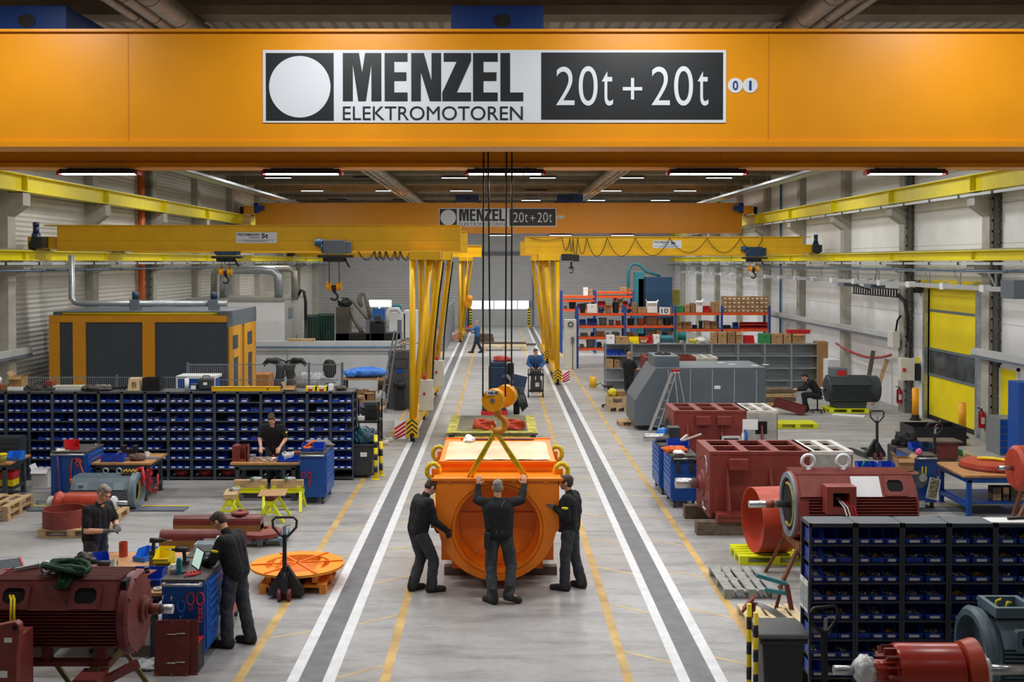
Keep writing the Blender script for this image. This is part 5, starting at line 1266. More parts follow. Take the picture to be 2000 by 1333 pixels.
# ================================================================ orange disc on pallet with pallet truck
pallet((-3.1, 17.02), 0, 'orange stained pallet under the orange disc', mat('orange_wood', 'D9822E', .6, 0, .25, 5), 1.0, 1.1)
t = thing('guard_disc', 'flat orange disc guard with mesh centre lying on a pallet', 'guard disc', (-3.13, 17.05, .146))
M().holed(circ(0, 0, .72, 64), circ(0, 0, .5, 64), 'z', .15, .165).lathe([(.71, .13), (.72, .13), (.72, .165)], n=64).o('flat_rim', MORANGE, t)
DO = mat('disc_orange', 'F79A1C', .4, 0, .04, 3)
t.children[0].data.materials[0] = DO
M().lathe([(.5, .155), (.47, .08), (.3, .03), (0, .02)], n=48).o('mesh_bowl', mat('mesh_orange', 'E8801E', .5, 0, .2, 60), t)
k = M()
for a in (.35, 1.05, 2.2, 2.8): pass
for a in (.18, 1.0, 2.15):
    M().bar((-.7*math.cos(a), -.7*math.sin(a), .175), (.7*math.cos(a), .7*math.sin(a), .175), .035, .018).o('spoke', mat('spoke_orange', 'EE7A18', .4, 0, .04, 3), t)
for x in (-.35, .35): M().box(x-.04, x+.04, -.5, .5, 0, .14).o('support_bar', DO, t)
def pallet_truck(loc, rz, lab, forks=True):
    t = thing('pallet_truck', lab, 'pallet truck', (loc[0], loc[1], 0), rz)
    if forks:
        for s in (-1, 1):
            M().box(s*.19-.07, s*.19+.07, .1, 1.2, .06, .1).o('fork', DARK, t)
        M().prism([(-.27, .05), (.27, .05), (.25, .16), (.08, .42), (.03, .5), (-.03, .5), (-.08, .42), (-.25, .16)], 'y', .02, .12).o('frame', DARK, t, .01)
        M().cyl((0, -.02, .1), (0, -.02, .42), .045).box(-.06, .06, -.06, .06, .36, .42).o('pump', DARK, t)
    for s in (-1, 1): M().cyl((s*.07-.025, -.06, .09), (s*.07+.025, -.06, .09), .09, n=20).o('steer_wheel', mat('wheel_maroon', '6B3038', .5, 0, .08, 8), t)
    M().box(-.05, .05, -.08, .0, .1, .3).o('fork_head', DARK, t)
    M().bar((0, -.04, .35), (0, -.02, 1.0), .055, .045).o('tiller', DARK, t)
    M().tube([(0, -.02, .92), (.06, -.02, .96), (.17, -.02, 1.08), (.18, -.02, 1.18), (.13, -.02, 1.23), (-.13, -.02, 1.23), (-.18, -.02, 1.18), (-.17, -.02, 1.08), (-.06, -.02, .96)], .019, 8, True).o('handle_loop', DARK, t)
    M().bar((0, -.03, 1.1), (.09, -.04, 1.12), .015).box(-.025, .025, -.05, -.045, .98, 1.1).o('release_lever', GALV, t)
    return t
x, y = gp(557, 1172)
pallet_truck((x, y), 0, 'black hand pallet truck parked in front of the orange disc')
# dark red beams on trestles behind the laptop man
for i, (pa, pb, Y, z) in enumerate(((315, 432, 17.75, .42), (342, 512, 18.8, .42))):
    xa, xb = at(pa, 1050, Y)[0], at(pb, 1050, Y)[0]; t = thing('coated_beam', f'{("front", "rear")[i]} dark red and ochre half round beam lying behind the laptop man', 'beam', (xa, Y, z))
    L = xb-xa; pr = [(.12*math.cos(a), .12+.13*math.sin(a)) for a in [PI*q/10 for q in range(11)]]+[(-.12, .0), (.12, .0)]
    M().prism(pr, 'x', 0, L).o('upper_shell', mat('dark_red_gloss', '6E2A26', .35, 0, .2, 6), t)
    M().box(0, L, -.125, .125, -.02, .09).o('ochre_base', mat('ochre_wood', '8A5A22', .45, 0, .2, 5), t)
    for xx in (.25, L-.35): M().box(xx-.05, xx+.05, -.15, .15, -z, -.02).o('support_leg', OXIDE, t)
t = thing('small_ring', 'small dark red flanged ring behind the head of the laptop man', 'steel ring', (at(470, 1005, 18.9)[0], 18.85, .672)); M().lathe([(.05, 0), (.15, 0), (.15, .03), (.1, .05), (.05, .05), (.05, 0)], n=30).o('ring_body', OXIDE, t)
pallet((at(505, 1035, 19.3)[0], 19.6), .1, 'blue grey pallet under the dark red flange behind the rear beam', mat('blue_grey_wood', '6F8796', .7, 0, .2, 6), .9, .8)
t = thing('flange', 'dark red round flange lying on the blue grey pallet', 'flange', (at(508, 1020, 19.4)[0], 19.5, .146)); M().lathe([(.1, 0), (.36, 0), (.36, .07), (.3, .1), (.12, .12), (.1, .0)], n=40).o('flange_body', OXIDE, t)
# ================================================================ foreground left
bench((-5.08, 14.7), 0, 'cluttered workbench with wooden top behind the dark red finned motor', 1.75, 1.95, .85, RACK, False)
trolley((-3.905, 14.04), 0, 'front blue tool cabinet with chains hung on its perforated end', 1, .53, .98)
trolley((-3.905, 15.08), 0, 'second blue tool cabinet with open rust red drawers behind the front one', 1, .53, .98, 1.07, None, None, 'tool_trolley', OXORG)
for s, lab in ((0, 'left one'), (1, 'right one')):
    tag(M().cyl((0, 0, 0), (0, -.05, 0), .012).tube([(0, -.05, 0), (0, -.06, -.03), (0, -.04, -.05)], .008, 6).o('hook', STEEL), f'small steel peg hook on the front blue cabinet, {lab}', 'hook', (at((319, 336)[s], 1166, 13.5)[0], 13.53, at(319, 1166, 13.5)[1]), group='peg hooks')
def hanging(px, py, m, lab, drop):
    x, z = at(px, py, 13.45); k = M()
    k.tube([(.045*math.cos(a), 0, .075*math.sin(a)) for a in [2*PI*i/14 for i in range(14)]], .011, 7, True)
    for i in range(drop): k.tube([((.014 if i % 2 else .024)*math.cos(a), (.014 if i % 2 else 0)*math.cos(a), -.11-.05*i+.032*math.sin(a)) for a in [2*PI*q/10 for q in range(10)]], .008, 5, True)
    tag(k.o('lifting_chain', m), lab, 'lifting chain', (x, 13.49, z))
hanging(389, 1172, RED, 'red chain with hook hanging on the front blue cabinet, rightmost', 4)
hanging(370, 1172, mat('chain_pink', 'C2474F', .4, .2, .1, 9), 'red and silver shackle hanging on the front blue cabinet, middle', 1)
hanging(352, 1186, mat('chain_blue', '2B6FC4', .35, .2, .1, 9), 'bright blue chain hanging on the front blue cabinet, left of the red ones', 2)
# on the front cabinet
t = thing('tablet_computer', 'tablet computer with lit screen standing on the front blue cabinet', 'computer', (at(382, 1100, 14.05)[0], 14.05, 1.071), -1.0)
sc = M().box(-.16, .16, -.008, .008, 0, .25).xf(Matrix.Rotation(-.3, 4, 'X')).o('case', DARK, t, .004); M().box(-.145, .145, -.0105, -.0085, .015, .235).xf(Matrix.Rotation(-.3, 4, 'X')).o('screen', mat('screen_glow', 'B9D3C8', .2, 0, .05, 4, emit=.7), t); M().box(-.16, .16, -.24, -.03, 0, .015).o('keyboard', DARK, t)
t = thing('drink_bottle', 'teal metal drink bottle on the front blue cabinet', 'bottle', (at(350, 1120, 13.8)[0], 13.8, 1.071)); M().lathe([(0, 0), (.036, 0), (.036, .15), (.03, .17), (0, .17)], n=20).o('bottle_body', mat('teal_metal', '1F7F93', .3, .3, .05, 5), t); M().cyl((0, 0, .17), (0, 0, .205), .028).o('cap', mat('cap_blue', '2A9AC4', .4, 0, 0), t)
def drill(loc, lab, rz):
    t = thing('cordless_drill', lab, 'drill', loc, rz)
    M().cyl((-.1, 0, .2), (.06, 0, .2), .034).cyl((.06, 0, .2), (.11, 0, .2), .022, .014).o('drill_body', DARK, t); M().bar((-.05, 0, .18), (-.06, 0, .06), .04, .035).o('grip', DARK, t); M().box(-.11, .02, -.035, .035, 0, .06).o('battery', PLASTIC, t); M().cyl((.11, 0, .2), (.2, 0, .2), .005, n=8).o('bit', STEEL, t)
drill((at(352, 1085, 14.2)[0], 14.2, 1.071), 'black cordless drill with blue band between bottle and tablet', PI)
drill((at(320, 1085, 14.9)[0]-.1, 14.95, 1.0), 'grey cordless drill standing on boxes at the back of the front workbench', 0)
bxt('drill_box', 'dark wooden block under the grey drill on the front workbench', 'block', WOODD, (at(320, 1085, 14.9)[0]-.1, 14.95, .851, .18, .18, .148))
m = M()
for i in range(5): m.tube([(.03*i, 0, .012), (.05*i+.03, .08, .015), (.02*i+.1, .16, .02)], .01, 6)
tag(m.o('pliers', RED), 'red handled pliers lying on the front blue cabinet', 'tool', (at(365, 1128, 13.7)[0], 13.62, 1.071), .6)
m = M().blob((0, 0, .05), (.08, .06, .06), .6, 4); tag(m.o('crumpled_wrap', PAPER), 'crumpled white wrap at the left edge of the front blue cabinet', 'wrap', (at(340, 1118, 13.8)[0], 13.85, 1.071))
bxt('white_paper', 'white papers beside the hands of the laptop man', 'paper', PAPER, (-3.86, 14.45, 1.071, .2, .18, .008), 0, None, .4)
t = thing('clear_tub', 'clear plastic tub on the rear blue cabinet', 'tub', (-4.0, 14.95, 1.071)); M().frm(-.13, .13, -.1, .1, .005, 0, .1, 'z').box(-.13, .13, -.1, .1, 0, .005).o('tub_body', mat('clear_plastic', 'C9D3D8', .2, 0, .05, 8), t)
for i, (m_, lab) in enumerate(((PAPER, 'white cup standing on the rear blue cabinet'), (RED, 'red and white spray can on the rear blue cabinet'))):
    t = thing('can', lab, 'can', (-3.85+.12*i, 15.1, 1.071)); M().cyl((0, 0, 0), (0, 0, .13+.05*i), .04).o('can_body', m_, t); M().cyl((0, 0, .13+.05*i), (0, 0, .15+.06*i), .03).o('cap', PAPER, t)
# on the front workbench
BZ = .851
t = thing('orange_pipe', 'short orange steel pipe standing on the front workbench', 'pipe', (at(241, 1080, 15.45)[0], 15.45, BZ)); M().lathe([(.0, .01), (.055, .0), (.06, 0), (.06, .2), (.052, .2), (.052, .02)], n=30).o('pipe_wall', OXORG, t)
def tote(px, py, Y, lab, m, w=.2, d=.3, h=.13, rz=0): return red_bin((at(px, py, Y)[0], Y-d/2, BZ), lab, m, w, d, h, rz)
tote(205, 1090, 15.1, 'dark blue bin near the grey haired man on the front workbench', BINB, .22, .25, .13, .5)
tote(277, 1090, 15.3, 'light blue bin tipped on the front workbench behind the red tool tray', mat('bright_blue', '2E7FE0'), .2, .3, .15, -.4)
tote(247, 1110, 14.25, 'yellow open bin with white handle on the front workbench', YELP, .28, .34, .13, .2)
for i in range(2): red_bin((at(343, 1100, 14.35)[0]-.25, 14.5, BZ+.151*i), f'{("lower", "upper")[i]} yellow bin of the stack beside the front blue cabinet', YELP, .2, .34, .15)
tote(303, 1130, 14.2, 'dark blue bin right of the covered one on the front workbench', BINB, .22, .32, .16)
tote(272, 1130, 14.2, 'dark blue bin under a rust red lid on the front workbench', BINB, .2, .32, .16)
bxt('steel_plate', 'rust red flat steel plate lying on a blue bin on the front workbench', 'plate', OXIDE, (at(275, 1110, 14.0)[0], 14.02, BZ+.162, .3, .26, .02), .003, None, -.2)
m = M()
for i in range(7): m.bar((-.12+.03*i, -.05, .02+.01*i), (.05+.02*i, .1, .03+.008*i), .02)
tag(m.o('tool_pile', mat('dark_red_tray', '8E1F24', .5, 0, .2, 10)), 'red tray heaped with hand tools on the front workbench', 'tools', (at(312, 1085, 15.2)[0], 15.2, BZ))
bxt('steel_box', 'rust red steel box on the left of the front workbench', 'box', OXIDE, (at(165, 1105, 14.5)[0], 14.35, BZ, .36, .28, .15), .006)
t = thing('cut_off_grinder', 'black clamp tool with long handle on the left of the front workbench', 'tool', (at(190, 1095, 14.8)[0], 14.85, BZ)); M().blob((-.2, 0, .1), (.14, .1, .1), .5, 3).o('head', DARK, t); M().cyl((-.12, 0, .06), (.25, -.02, .06), .045).o('handle', DARK, t)
t = thing('flask', 'black cylindrical flask on a slate at the front right of the workbench', 'flask', (at(285, 1160, 13.95)[0], 13.98, BZ+.011)); M().lathe([(0, 0), (.04, 0), (.04, .2), (.03, .21), (.03, .24), (0, .24)], n=20).o('flask_body', DARK, t)
bxt('slate', 'dark flat plate under the black flask on the front workbench', 'plate', DARK, (at(287, 1160, 13.95)[0], 13.98, BZ, .3, .24, .01), .002, None, .1)
tag(M().tube([(.045*math.cos(a), .045*math.sin(a), .015) for a in [2*PI*i/16 for i in range(16)]], .015, 8, True).o('tape_roll', OFFW), 'white tape roll beside the black flask on the front workbench', 'tape', (at(308, 1155, 13.85)[0], 13.85, BZ))
t = thing('clear_funnel', 'clear plastic bag with white paper standing on the front workbench', 'bag', (at(216, 1110, 14.5)[0], 14.4, BZ)); M().prism([(-.03, 0), (.1, 0), (.1, .26), (.07, .24)], 'y', -.05, .05).o('bag', mat('clear_plastic', 'C9D3D8'), t)
t = thing('thread_sealant', 'small white bottle with red cap behind the green slings', 'bottle', (at(178, 1115, 14.1)[0], 14.1, BZ)); M().cyl((0, 0, 0), (0, 0, .1), .03).o('bottle_body', PAPER, t); M().cyl((0, 0, .1), (0, 0, .15), .016).o('cap', RED, t)
m = M().frm(-.3, .3, -.04, .04, .012, 0, .04, 'z'); tag(m.o('yellow_level', YELP), 'yellow spirit level lying behind the green slings', 'level', (at(150, 1115, 14.2)[0], 14.0, BZ))
# covers leaning, suitcase, rag
x, y = gp(318, 1318)
for i in range(2):
    t = thing('cover_plate', f'{("front", "rear")[i]} dark red cover plate leaning against the front blue cabinet', 'cover plate', (x+.12+.1*i, y-.06+.03*i, 0), 0, 'cover plates')
    T = Matrix.Rotation(-.1, 4, 'X'); W = .21
    M().box(-W, W, 0, .012, 0, .66).xf(T).o('plate', OXIDE2, t, .003)
    for z in (.5, .16): M().tube([(-.06, 0, z), (-.055, -.03, z), (.055, -.03, z), (.06, 0, z)], .007, 6).xf(T).o('handle', STEEL, t)
    for xx in (-W+.02, W-.02, 0):
        for z in (.02, .64): M().cyl((xx, -.003, z), (xx, .001, z), .008, n=8).xf(T).o('screw', STEEL, t)
x, y = gp(384, 1308); t = thing('tool_case', 'black tool case with red trim standing beside the leaning covers', 'case', (x, y, 0)); M().box(-.06, .06, -.12, .14, 0, .36).o('case_body', DARK, t, .015); M().box(-.055, .055, -.11, .13, .36, .375).o('red_trim', RED, t)
x, y = gp(283, 1305); m = M().blob((0, 0, .03), (.22, .14, .06), .7, 4, 26, 14, .003); tag(m.o('rag', mat('pale_rag', 'C9D2D8', .9, 0, .3, 14)), 'pale checked rag lying on the floor left of the leaning covers', 'rag', (x, y, 0))
x, y = gp(268, 1300); t = thing('swivel_caster_base', 'black caster foot of a chair under the front workbench', 'chair base', (-5.0, 14.15, 0))
for i in range(5): a = 2*PI*i/5; M().bar((0, 0, .1), (.26*math.cos(a), .26*math.sin(a), .07), .04, .03).cyl((.26*math.cos(a)-.02, .26*math.sin(a), .03), (.26*math.cos(a)+.02, .26*math.sin(a), .03), .03).o('foot', DARK, t)
M().cyl((0, 0, .08), (0, 0, .45), .025).o('stem', DARK, t); M().lathe([(0, .45), (.18, .45), (.18, .5), (0, .52)], n=24).o('seat', DARK, t)
# ---------------------------------------------------------------- finned motor on trestles
def fin_motor(name, label, loc, L, hw, zlo, zsh, ztop, m, ns, nt, fd, sh, end_r, shaft, openings, feet=True, flip=1):
    t = thing(name, label, 'electric motor', loc)
    M().prism(comb_profile(hw, zlo, zsh, ztop, ns, nt, fd, sh), 'x', -L/2, L/2).o('finned_body', m, t)
    a = math.atan2((ztop-fd*.6)-(zsh+.01), (hw-fd*.2)-sh); Ls = math.hypot((ztop-fd*.6)-(zsh+.01), (hw-fd*.2)-sh)
    T0 = Matrix.Translation((0, -(hw-fd*.2), zsh+.01)) @ Matrix.Rotation(a, 4, 'X')
    M().box(-L/2+.02, L/2-.02, 0, Ls, -.01, .02, T0).o('shoulder_plate', m, t)
    for cx in openings:
        o = M().holed(rect(cx-.17, cx+.17, .02, Ls-.02)[:0] or octo(cx, Ls/2, .17, Ls/2-.01, .01), octo(cx, Ls/2, .12, Ls*.27, .04), 'z', .02, .04).xf(T0).o('opening_frame', m, t)
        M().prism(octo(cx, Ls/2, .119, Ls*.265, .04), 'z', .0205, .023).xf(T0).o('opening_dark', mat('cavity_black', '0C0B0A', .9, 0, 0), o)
        for sx in (-1, 1):
            for sy in (-1, 1): M().cyl((cx+sx*.148, Ls/2+sy*Ls*.37, .038), (cx+sx*.148, Ls/2+sy*Ls*.37, .042), .008, n=8).xf(T0).o('screw_hole', DARK, o)
    return t, T0, Ls
MX = -4.86
t, T0, Ls = fin_motor('electric_motor', 'large dark red finned motor on trestles in the left foreground', (MX, 12.3, 1.1), 1.4, .43, -.30, .1, .41, OXIDE2, 11, 10, .05, .27, .43, 0, (-.42, .36))
for s, nm in ((1, 'drive_end_shield'), (-1, 'rear_end_shield')):
    M().lathe([(0, s*.70), (.43, s*.70), (.45, s*.72), (.45, s*.80), (.42, s*.83), (.24, s*.86), (0, s*.86)], (0, 0, -.03), (1, 0, 0), 44).o(nm, OXIDE2, t)
k = M()
for i in range(10): a = 2*PI*i/10; k.cyl((.80, .42*math.cos(a), -.03+.42*math.sin(a)), (.84, .42*math.cos(a), -.03+.42*math.sin(a)), .02, n=8)
k.o('flange_bolts', OXIDE2, t)
M().lathe([(0, .86), (.15, .86), (.15, .9), (.11, .92), (.11, .94), (0, .94)], (0, 0, 0), (1, 0, 0), 30).o('bearing_cover', OXIDE2, t)
M().cyl((.92, 0, 0), (1.06, 0, 0), .06, n=24).o('painted_shaft_collar', OXIDE2, t); M().cyl((1.05, 0, 0), (1.2, 0, 0), .052, n=24).o('shaft', STEEL, t)
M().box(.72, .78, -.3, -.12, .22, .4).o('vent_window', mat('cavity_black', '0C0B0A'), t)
for y in (-.34, .34): M().box(-.62, .62, y-.07, y+.07, -.5, -.45).box(-.62, -.5, y-.04, y+.04, -.45, -.3).box(.45, .58, y-.04, y+.04, -.45, -.3).box(-.12, -.02, y-.04, y+.04, -.45, -.3).o('foot', OXIDE2, t)
for r in (0, .035): M().tube([(-.47+r, -.36, .26), (-.42+r, -.44, .24), (-.4+r, -.5, .12), (-.4+r, -.49, -.05), (-.41+r, -.47, -.14)], .014, 7).o('yellow_cable', YELP, t)
M().tube([(-.41, -.47, -.14), (-.41, -.47, -.24), (-.42, -.47, -.32)], .01, 6).tube([(-.375, -.47, -.14), (-.36, -.47, -.2), (-.37, -.47, -.28)], .01, 6).o('cable_lug', mat('brass', 'C09A4A'), t)
for x in (-.2, .18): eyebolt(M(), (x, -.05, .4), .06, 'x', .02).o('eyebolt', GALV, t)
m = M()
rnd = random.Random(2)
for i in range(9): m.tube([(.28*math.cos(a*1.1+i)*(.55+.06*i), .16*math.sin(a+i*.7)-.02*i, .04+.012*i+.035*math.sin(2*a+i)) for a in [q*.45 for q in range(15)]], .026, 6)
for i in range(3): m.tube([(-.05+.05*i, -.14, .05), (-.02+.05*i, -.24, .0), (-.03+.04*i, -.33, -.06)], .03, 6)
tag(m.o('sling_bundle', mat('sling_green', '234A33', .8, 0, .25, 12)), 'heap of dark green round slings on top of the dark red motor', 'sling', (MX+.08, 12.25, 1.51))
tag(M().bar((-.12, 0, .02), (.12, .06, .03), .035).cyl((.12, .06, .03), (.16, .07, .03), .025).o('wrench', GALV), 'grey wrench lying on the left end of the dark red motor', 'tool', (at(52, 1123, 12.4)[0], 12.4, 1.51), .4)
def stand(x, y, z, lab, m, w=.5):
    t = thing('trestle', lab, 'trestle', (x, y, 0), 0, 'motor trestles')
    M().box(-.06, .06, -w, w, z-.12, z).o('beam', m, t)
    for sy in (-1, 1):
        for sx in (-1, 1): M().bar((sx*.03, sy*w*.75, z-.08), (sx*.34, sy*w*.9, 0), .06, .045).o('leg', m, t)
    return t
OLV = mat('olive_wood', '6B5A32', .6, 0, .2, 6)
stand(MX-.42, 12.3, .6, 'left olive brown trestle under the dark red motor', OLV); stand(MX+.48, 12.3, .6, 'right olive brown trestle under the dark red motor', OLV)
t = thing('lifting_support', 'dark red square support column in front of the motor trestles', 'support', (at(170, 1300, 11.7)[0], 11.65, 0)); M().box(-.06, .06, -.06, .06, 0, .46).o('column', mat('olive_dark', '3E3A2A', .6, 0, .2, 6), t); M().box(-.1, .16, -.1, .25, .46, .58).bar((.1, .1, .46), (.45, .35, .6), .08).o('head_plate', OXIDE2, t)
# red bracket plate and grey cooler at the left edge
t = thing('motor_bracket', 'red primed plate with round eye and white labels at the lower left corner', 'steel part', (at(20, 1270, 11.2)[0], 11.2, 0))
x0 = -.55; x1 = at(43, 1230, 11.2)[0]-at(20, 1270, 11.2)[0]
pl = [(x0, .5), (x1-.05, .5), (x1-.03, 1.0), (x1, 1.24), (x1-.01, 1.3), (x1-.05, 1.33), (x1-.1, 1.32), (x0, 1.2)]
M().prism(pl, 'y', -.05, .05).o('plate', OXIDE, t, .006); M().cyl((x1-.05, -.056, 1.27), (x1-.05, .056, 1.27), .026).o('eye_hole', mat('cavity_black', '0C0B0A'), t)
M().box(x1-.16, x1-.08, -.054, -.05, 1.12, 1.17).o('label_plate', PAPER, t); M().box(x1-.21, x1-.13, -.054, -.05, .76, .83).o('label_plate', PAPER, t)
M().box(x0, x1-.1, .05, .5, .5, 1.1).o('block', OXIDE, t); M().box(x0, x1-.1, -.03, .45, 0, .5).o('pedestal', OXIDE2, t)
t = thing('cooler_box', 'grey ribbed cooler box with red rim at the left edge above the motor', 'cooler', (at(5, 1135, 12.9)[0], 13.0, 0), .5)
M().box(-.3, .16, -.25, .25, .5, 1.38).o('housing', GREYP, t)
for i in range(9): M().box(-.3, .165, -.26+.06*i, -.235+.06*i, 1.38, 1.41).o('rib', GREYP, t)
M().box(-.31, .175, -.27, -.25, 1.36, 1.42).box(.16, .18, -.27, .26, 1.36, 1.42).o('red_rim', RED, t); M().box(-.28, .12, -.2, .2, 0, .5).o('pedestal', RACK, t)
# ================================================================ right: rack of bins in the foreground
QX, QY = 3.524, 12.44
for k in range(6):
    rack_bay(QX+.53*k, QY, .36, f'dark rack bay of blue bins in the right foreground, {ORD[k]} from left', group='bays of the right rack')
    for r, z in enumerate(SHZ):
        if k == 5 and r > 6: continue
        n = 3 if k < 2 else 2
        for i in range(n):
            w = .15 if n == 3 else .205; x = QX+.53*k+.03+(.47/n)*(i+.5)
            pos = ('left', 'middle', 'right')[i] if n == 3 else ('left', 'right')[i]
            fl = (2*k+r+i) % 5 if (k > 1 or r > 0) and (k+r+i) % 7 else None
            binbox((x, QY+.03, z+.001), 0, f'blue bin, right foreground rack bay {k+1} from left, {ORD[r]} row from top, {pos}', w, .27, .14, BINB, (k+r*3+i) % 11 != 5, fl, 'blue bins in the right rack')
t = thing('instruction_sheet', 'framed white sheets hung on the side of the right rack', 'poster', (QX-.004, QY+.18, 1.0))
for i, y in enumerate((-.16, .01)): M().box(-.006, .004, y, y+.15, 0, .36).o('sheet', PAPER, t); M().box(-.008, -.005, y+.01, y+.14, .04, .3).o('print', mat('print_grey', 'A9B6B4', .7, 0, .25, 25), t)
t = thing('document', 'white sheet with black pen on top of the right rack', 'paper', (at(1965, 1013, 12.6)[0], 12.6, 2.031)); M().box(-.22, .22, -.12, .12, 0, .004).o('sheet', PAPER, t); M().cyl((.02, .0, .02), (.3, .05, .02), .016).o('marker', DARK, t)
pallet_truck((at(1603, 1300, 12.05)[0], 11.98), .35, 'black hand pallet truck handle in front of the right rack', False)
t = wheelie((at(1521, 1280, 11.95)[0], 12.0), 'black wheelie bin with closed lid beside the yellow black posts', .46, .5, 1.04, True)
post((at(1463, 1250, 11.85)[0], 11.85), 'left taller yellow and black post by the black wheelie bin', at(1463, 1180, 11.85)[1], .027, 4)
post((at(1476, 1250, 11.7)[0], 11.7), 'right lower yellow and black post by the black wheelie bin', at(1476, 1197, 11.7)[1], .027, 4)
pallet((3.75, 16.85), 0, 'weathered grey pallet on the floor left of the right rack', WOODG, .8, 1.25)
x, y = gp(1475, 1105); pallet((x+.35, y+.42), PI/2, 'yellow pallet under the orange red pipe ring', TYEL, .8, 1.2)
pallet((3.78, 15.0), 0, 'pale new pallet carrying a red flange behind the wheelie bin', mat('pale_wood', 'D9C59B'), .8, 1.1)
t = thing('flange_with_bolts', 'dark red flange plate with long steel rods on the pale pallet', 'flange', (at(1480, 1165, 14.7)[0], 14.75, .146))
M().box(-.12, .12, -.12, .12, .0, .03).xf(Matrix.Translation((-.1, 0, .24)) @ Matrix.Rotation(-.3, 4, 'Z') @ Matrix.Rotation(-.9, 4, 'Y')).o('plate', OXIDE, t); M().cyl((-.08, 0, 0), (-.06, 0, .26), .05).o('pedestal', OXIDE, t)
for i in range(5): M().tube([(-.08+.03*i, -.05, .28), (.1+.03*i, -.1, .2), (.25+.03*i, -.12, .1), (.32+.02*i, -.1, .02)], .009, 6).o('rod', STEEL, t)
# rotor and motor frame in the lower right corner
RZ = 1.08
t = thing('rotor', 'red coated rotor with plastic wrapped bearing in the lower right corner', 'rotor', (at(1800, 1318, 10.5)[0], 10.5, RZ))
cx0 = at(1800, 1318, 10.5)[0]; X = lambda px: at(px, 1318, 10.5)[0]-cx0
REDG = mat('red_gloss', 'A93226', .28, 0, .08, 5)
M().lathe([(0, X(1745)), (.24, X(1745)), (.255, X(1752)), (.255, X(1868)), (.23, X(1872)), (0, X(1872))], (0, 0, 0), (1, 0, 0), 48).o('core', REDG, t)
k = M()
for i in range(14): a = 2*PI*i/14; k.bx((X(1735), .2*math.cos(a), .2*math.sin(a)), .12, .02, .07, 0, a-PI/2)
k.o('cooling_blades', OXIDE, t)
M().cyl((X(1690), 0, 0), (X(1748), 0, 0), .1).o('hub', REDG, t)
M().lathe([(.1, X(1868)), (.27, X(1878)), (.30, X(1900)), (.30, X(1905)), (.1, X(1905))], (0, 0, 0), (1, 0, 0), 48).o('fan_disc', OXORG, t)
M().blob((X(1690), 0, 0), (.12, .13, .135), .25, 5, 26, 16).o('plastic_wrap', mat('clear_wrap', 'D5D8DA'), t); M().blob((X(1918), 0, 0), (.08, .15, .15), .25, 5).o('plastic_wrap', mat('clear_wrap', 'D5D8DA'), t)
M().cyl((X(1628), 0, 0), (X(1670), 0, 0), .045).o('shaft', STEEL, t); M().cyl((X(1900), 0, 0), (X(2010), 0, 0), .05).o('shaft', STEEL, t)
for x in (X(1780), X(1850)): M().box(x-.04, x+.04, -.24, .24, -RZ, -.26).o('cradle', OLV, t)
t = thing('electric_motor', 'grey blue motor frame with open terminal box at the lower right edge', 'electric motor', (at(1990, 1290, 11.2)[0], 11.3, 1.0))
pr = comb_profile(.4, -.3, .12, .38, 10, 8, .04, .24)
M().prism(pr, 'x', -.28, .7).o('finned_body', mat('motor_dark_blue_grey', '5A707D', .45, 0, .08, 5), t)
mm = MATS['motor_dark_blue_grey']
M().lathe([(.42, -.34), (.44, -.42), (.4, -.46), (.34, -.46), (.34, -.3)], (0, 0, 0), (1, 0, 0), 40).o('end_ring', mm, t)
M().frm(-.3, .12, -.24, .2, .05, .38, .5, 'z').box(-.3, .12, -.24, .2, .38, .4).o('terminal_box', mm, t, .005)
M().tube([(-.2, 0, .41), (-.19, 0, .5), (-.14, .0, .52)], .014, 6).tube([(-.1, 0, .41), (-.07, 0, .49), (-.04, .0, .48)], .014, 6).o('cable_ends', YELP, t)
M().prism(octo(.02, .22, .14, .07, .04), 'y', -.425, -.37).o('side_opening', mat('cavity_black', '0C0B0A'), t)
M().holed(octo(.02, .22, .2, .11, .02), octo(.02, .22, .145, .075, .04), 'y', -.435, -.36).o('opening_frame', mm, t)
M().box(-.3, .7, -.3, .3, -1.0, -.36).o('stand', RACK, t)
# ---------------------------------------------------------------- red finned motor, ring and its stand
MY = 17.2; xa = at(1545, 960, MY)[0]; xb = at(1768, 960, MY)[0]; cx = (xa+xb)/2; L = xb-xa
t, T0, Ls = fin_motor('electric_motor', 'red finned motor with open end above the right bin rack', (cx, MY, 1.2), L, .5, -.36, .2, .53, OXIDE, 12, 10, .05, .3, .5, 0, (.58,))
M().lathe([(.40, -L/2-.03), (.50, -L/2-.03), (.52, -L/2), (.52, -L/2+.14)], (0, 0, 0), (1, 0, 0), 48).o('open_end_ring', OXIDE, t)
M().lathe([(.42, -L/2-.06), (.5, -L/2-.06), (.5, -L/2-.02), (.42, -L/2-.02), (.42, -L/2-.06)], (0, 0, 0), (1, 0, 0), 48).o('bare_flange', MGREY, t)
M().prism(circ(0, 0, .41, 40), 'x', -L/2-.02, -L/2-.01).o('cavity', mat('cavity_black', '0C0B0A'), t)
M().tube([(-L/2-.04, .33*math.cos(a), .33*math.sin(a)) for a in [1.2+i*.3 for i in range(14)]], .022, 7).o('winding', mat('winding_ochre', 'A89545'), t)
M().cyl((-L/2-.66, 0, 0), (-L/2-.02, 0, 0), .055, n=24).o('shaft', STEEL, t); M().cyl((L/2, 0, 0), (L/2+.3, 0, 0), .05, n=24).o('shaft', STEEL, t); M().cyl((-L/2-.4, 0, 0), (-L/2-.27, 0, 0), .058, n=24).o('taped_shaft', OXIDE, t); M().cyl((L/2+.08, 0, 0), (L/2+.2, 0, 0), .056, n=24).o('taped_shaft', OXIDE, t)
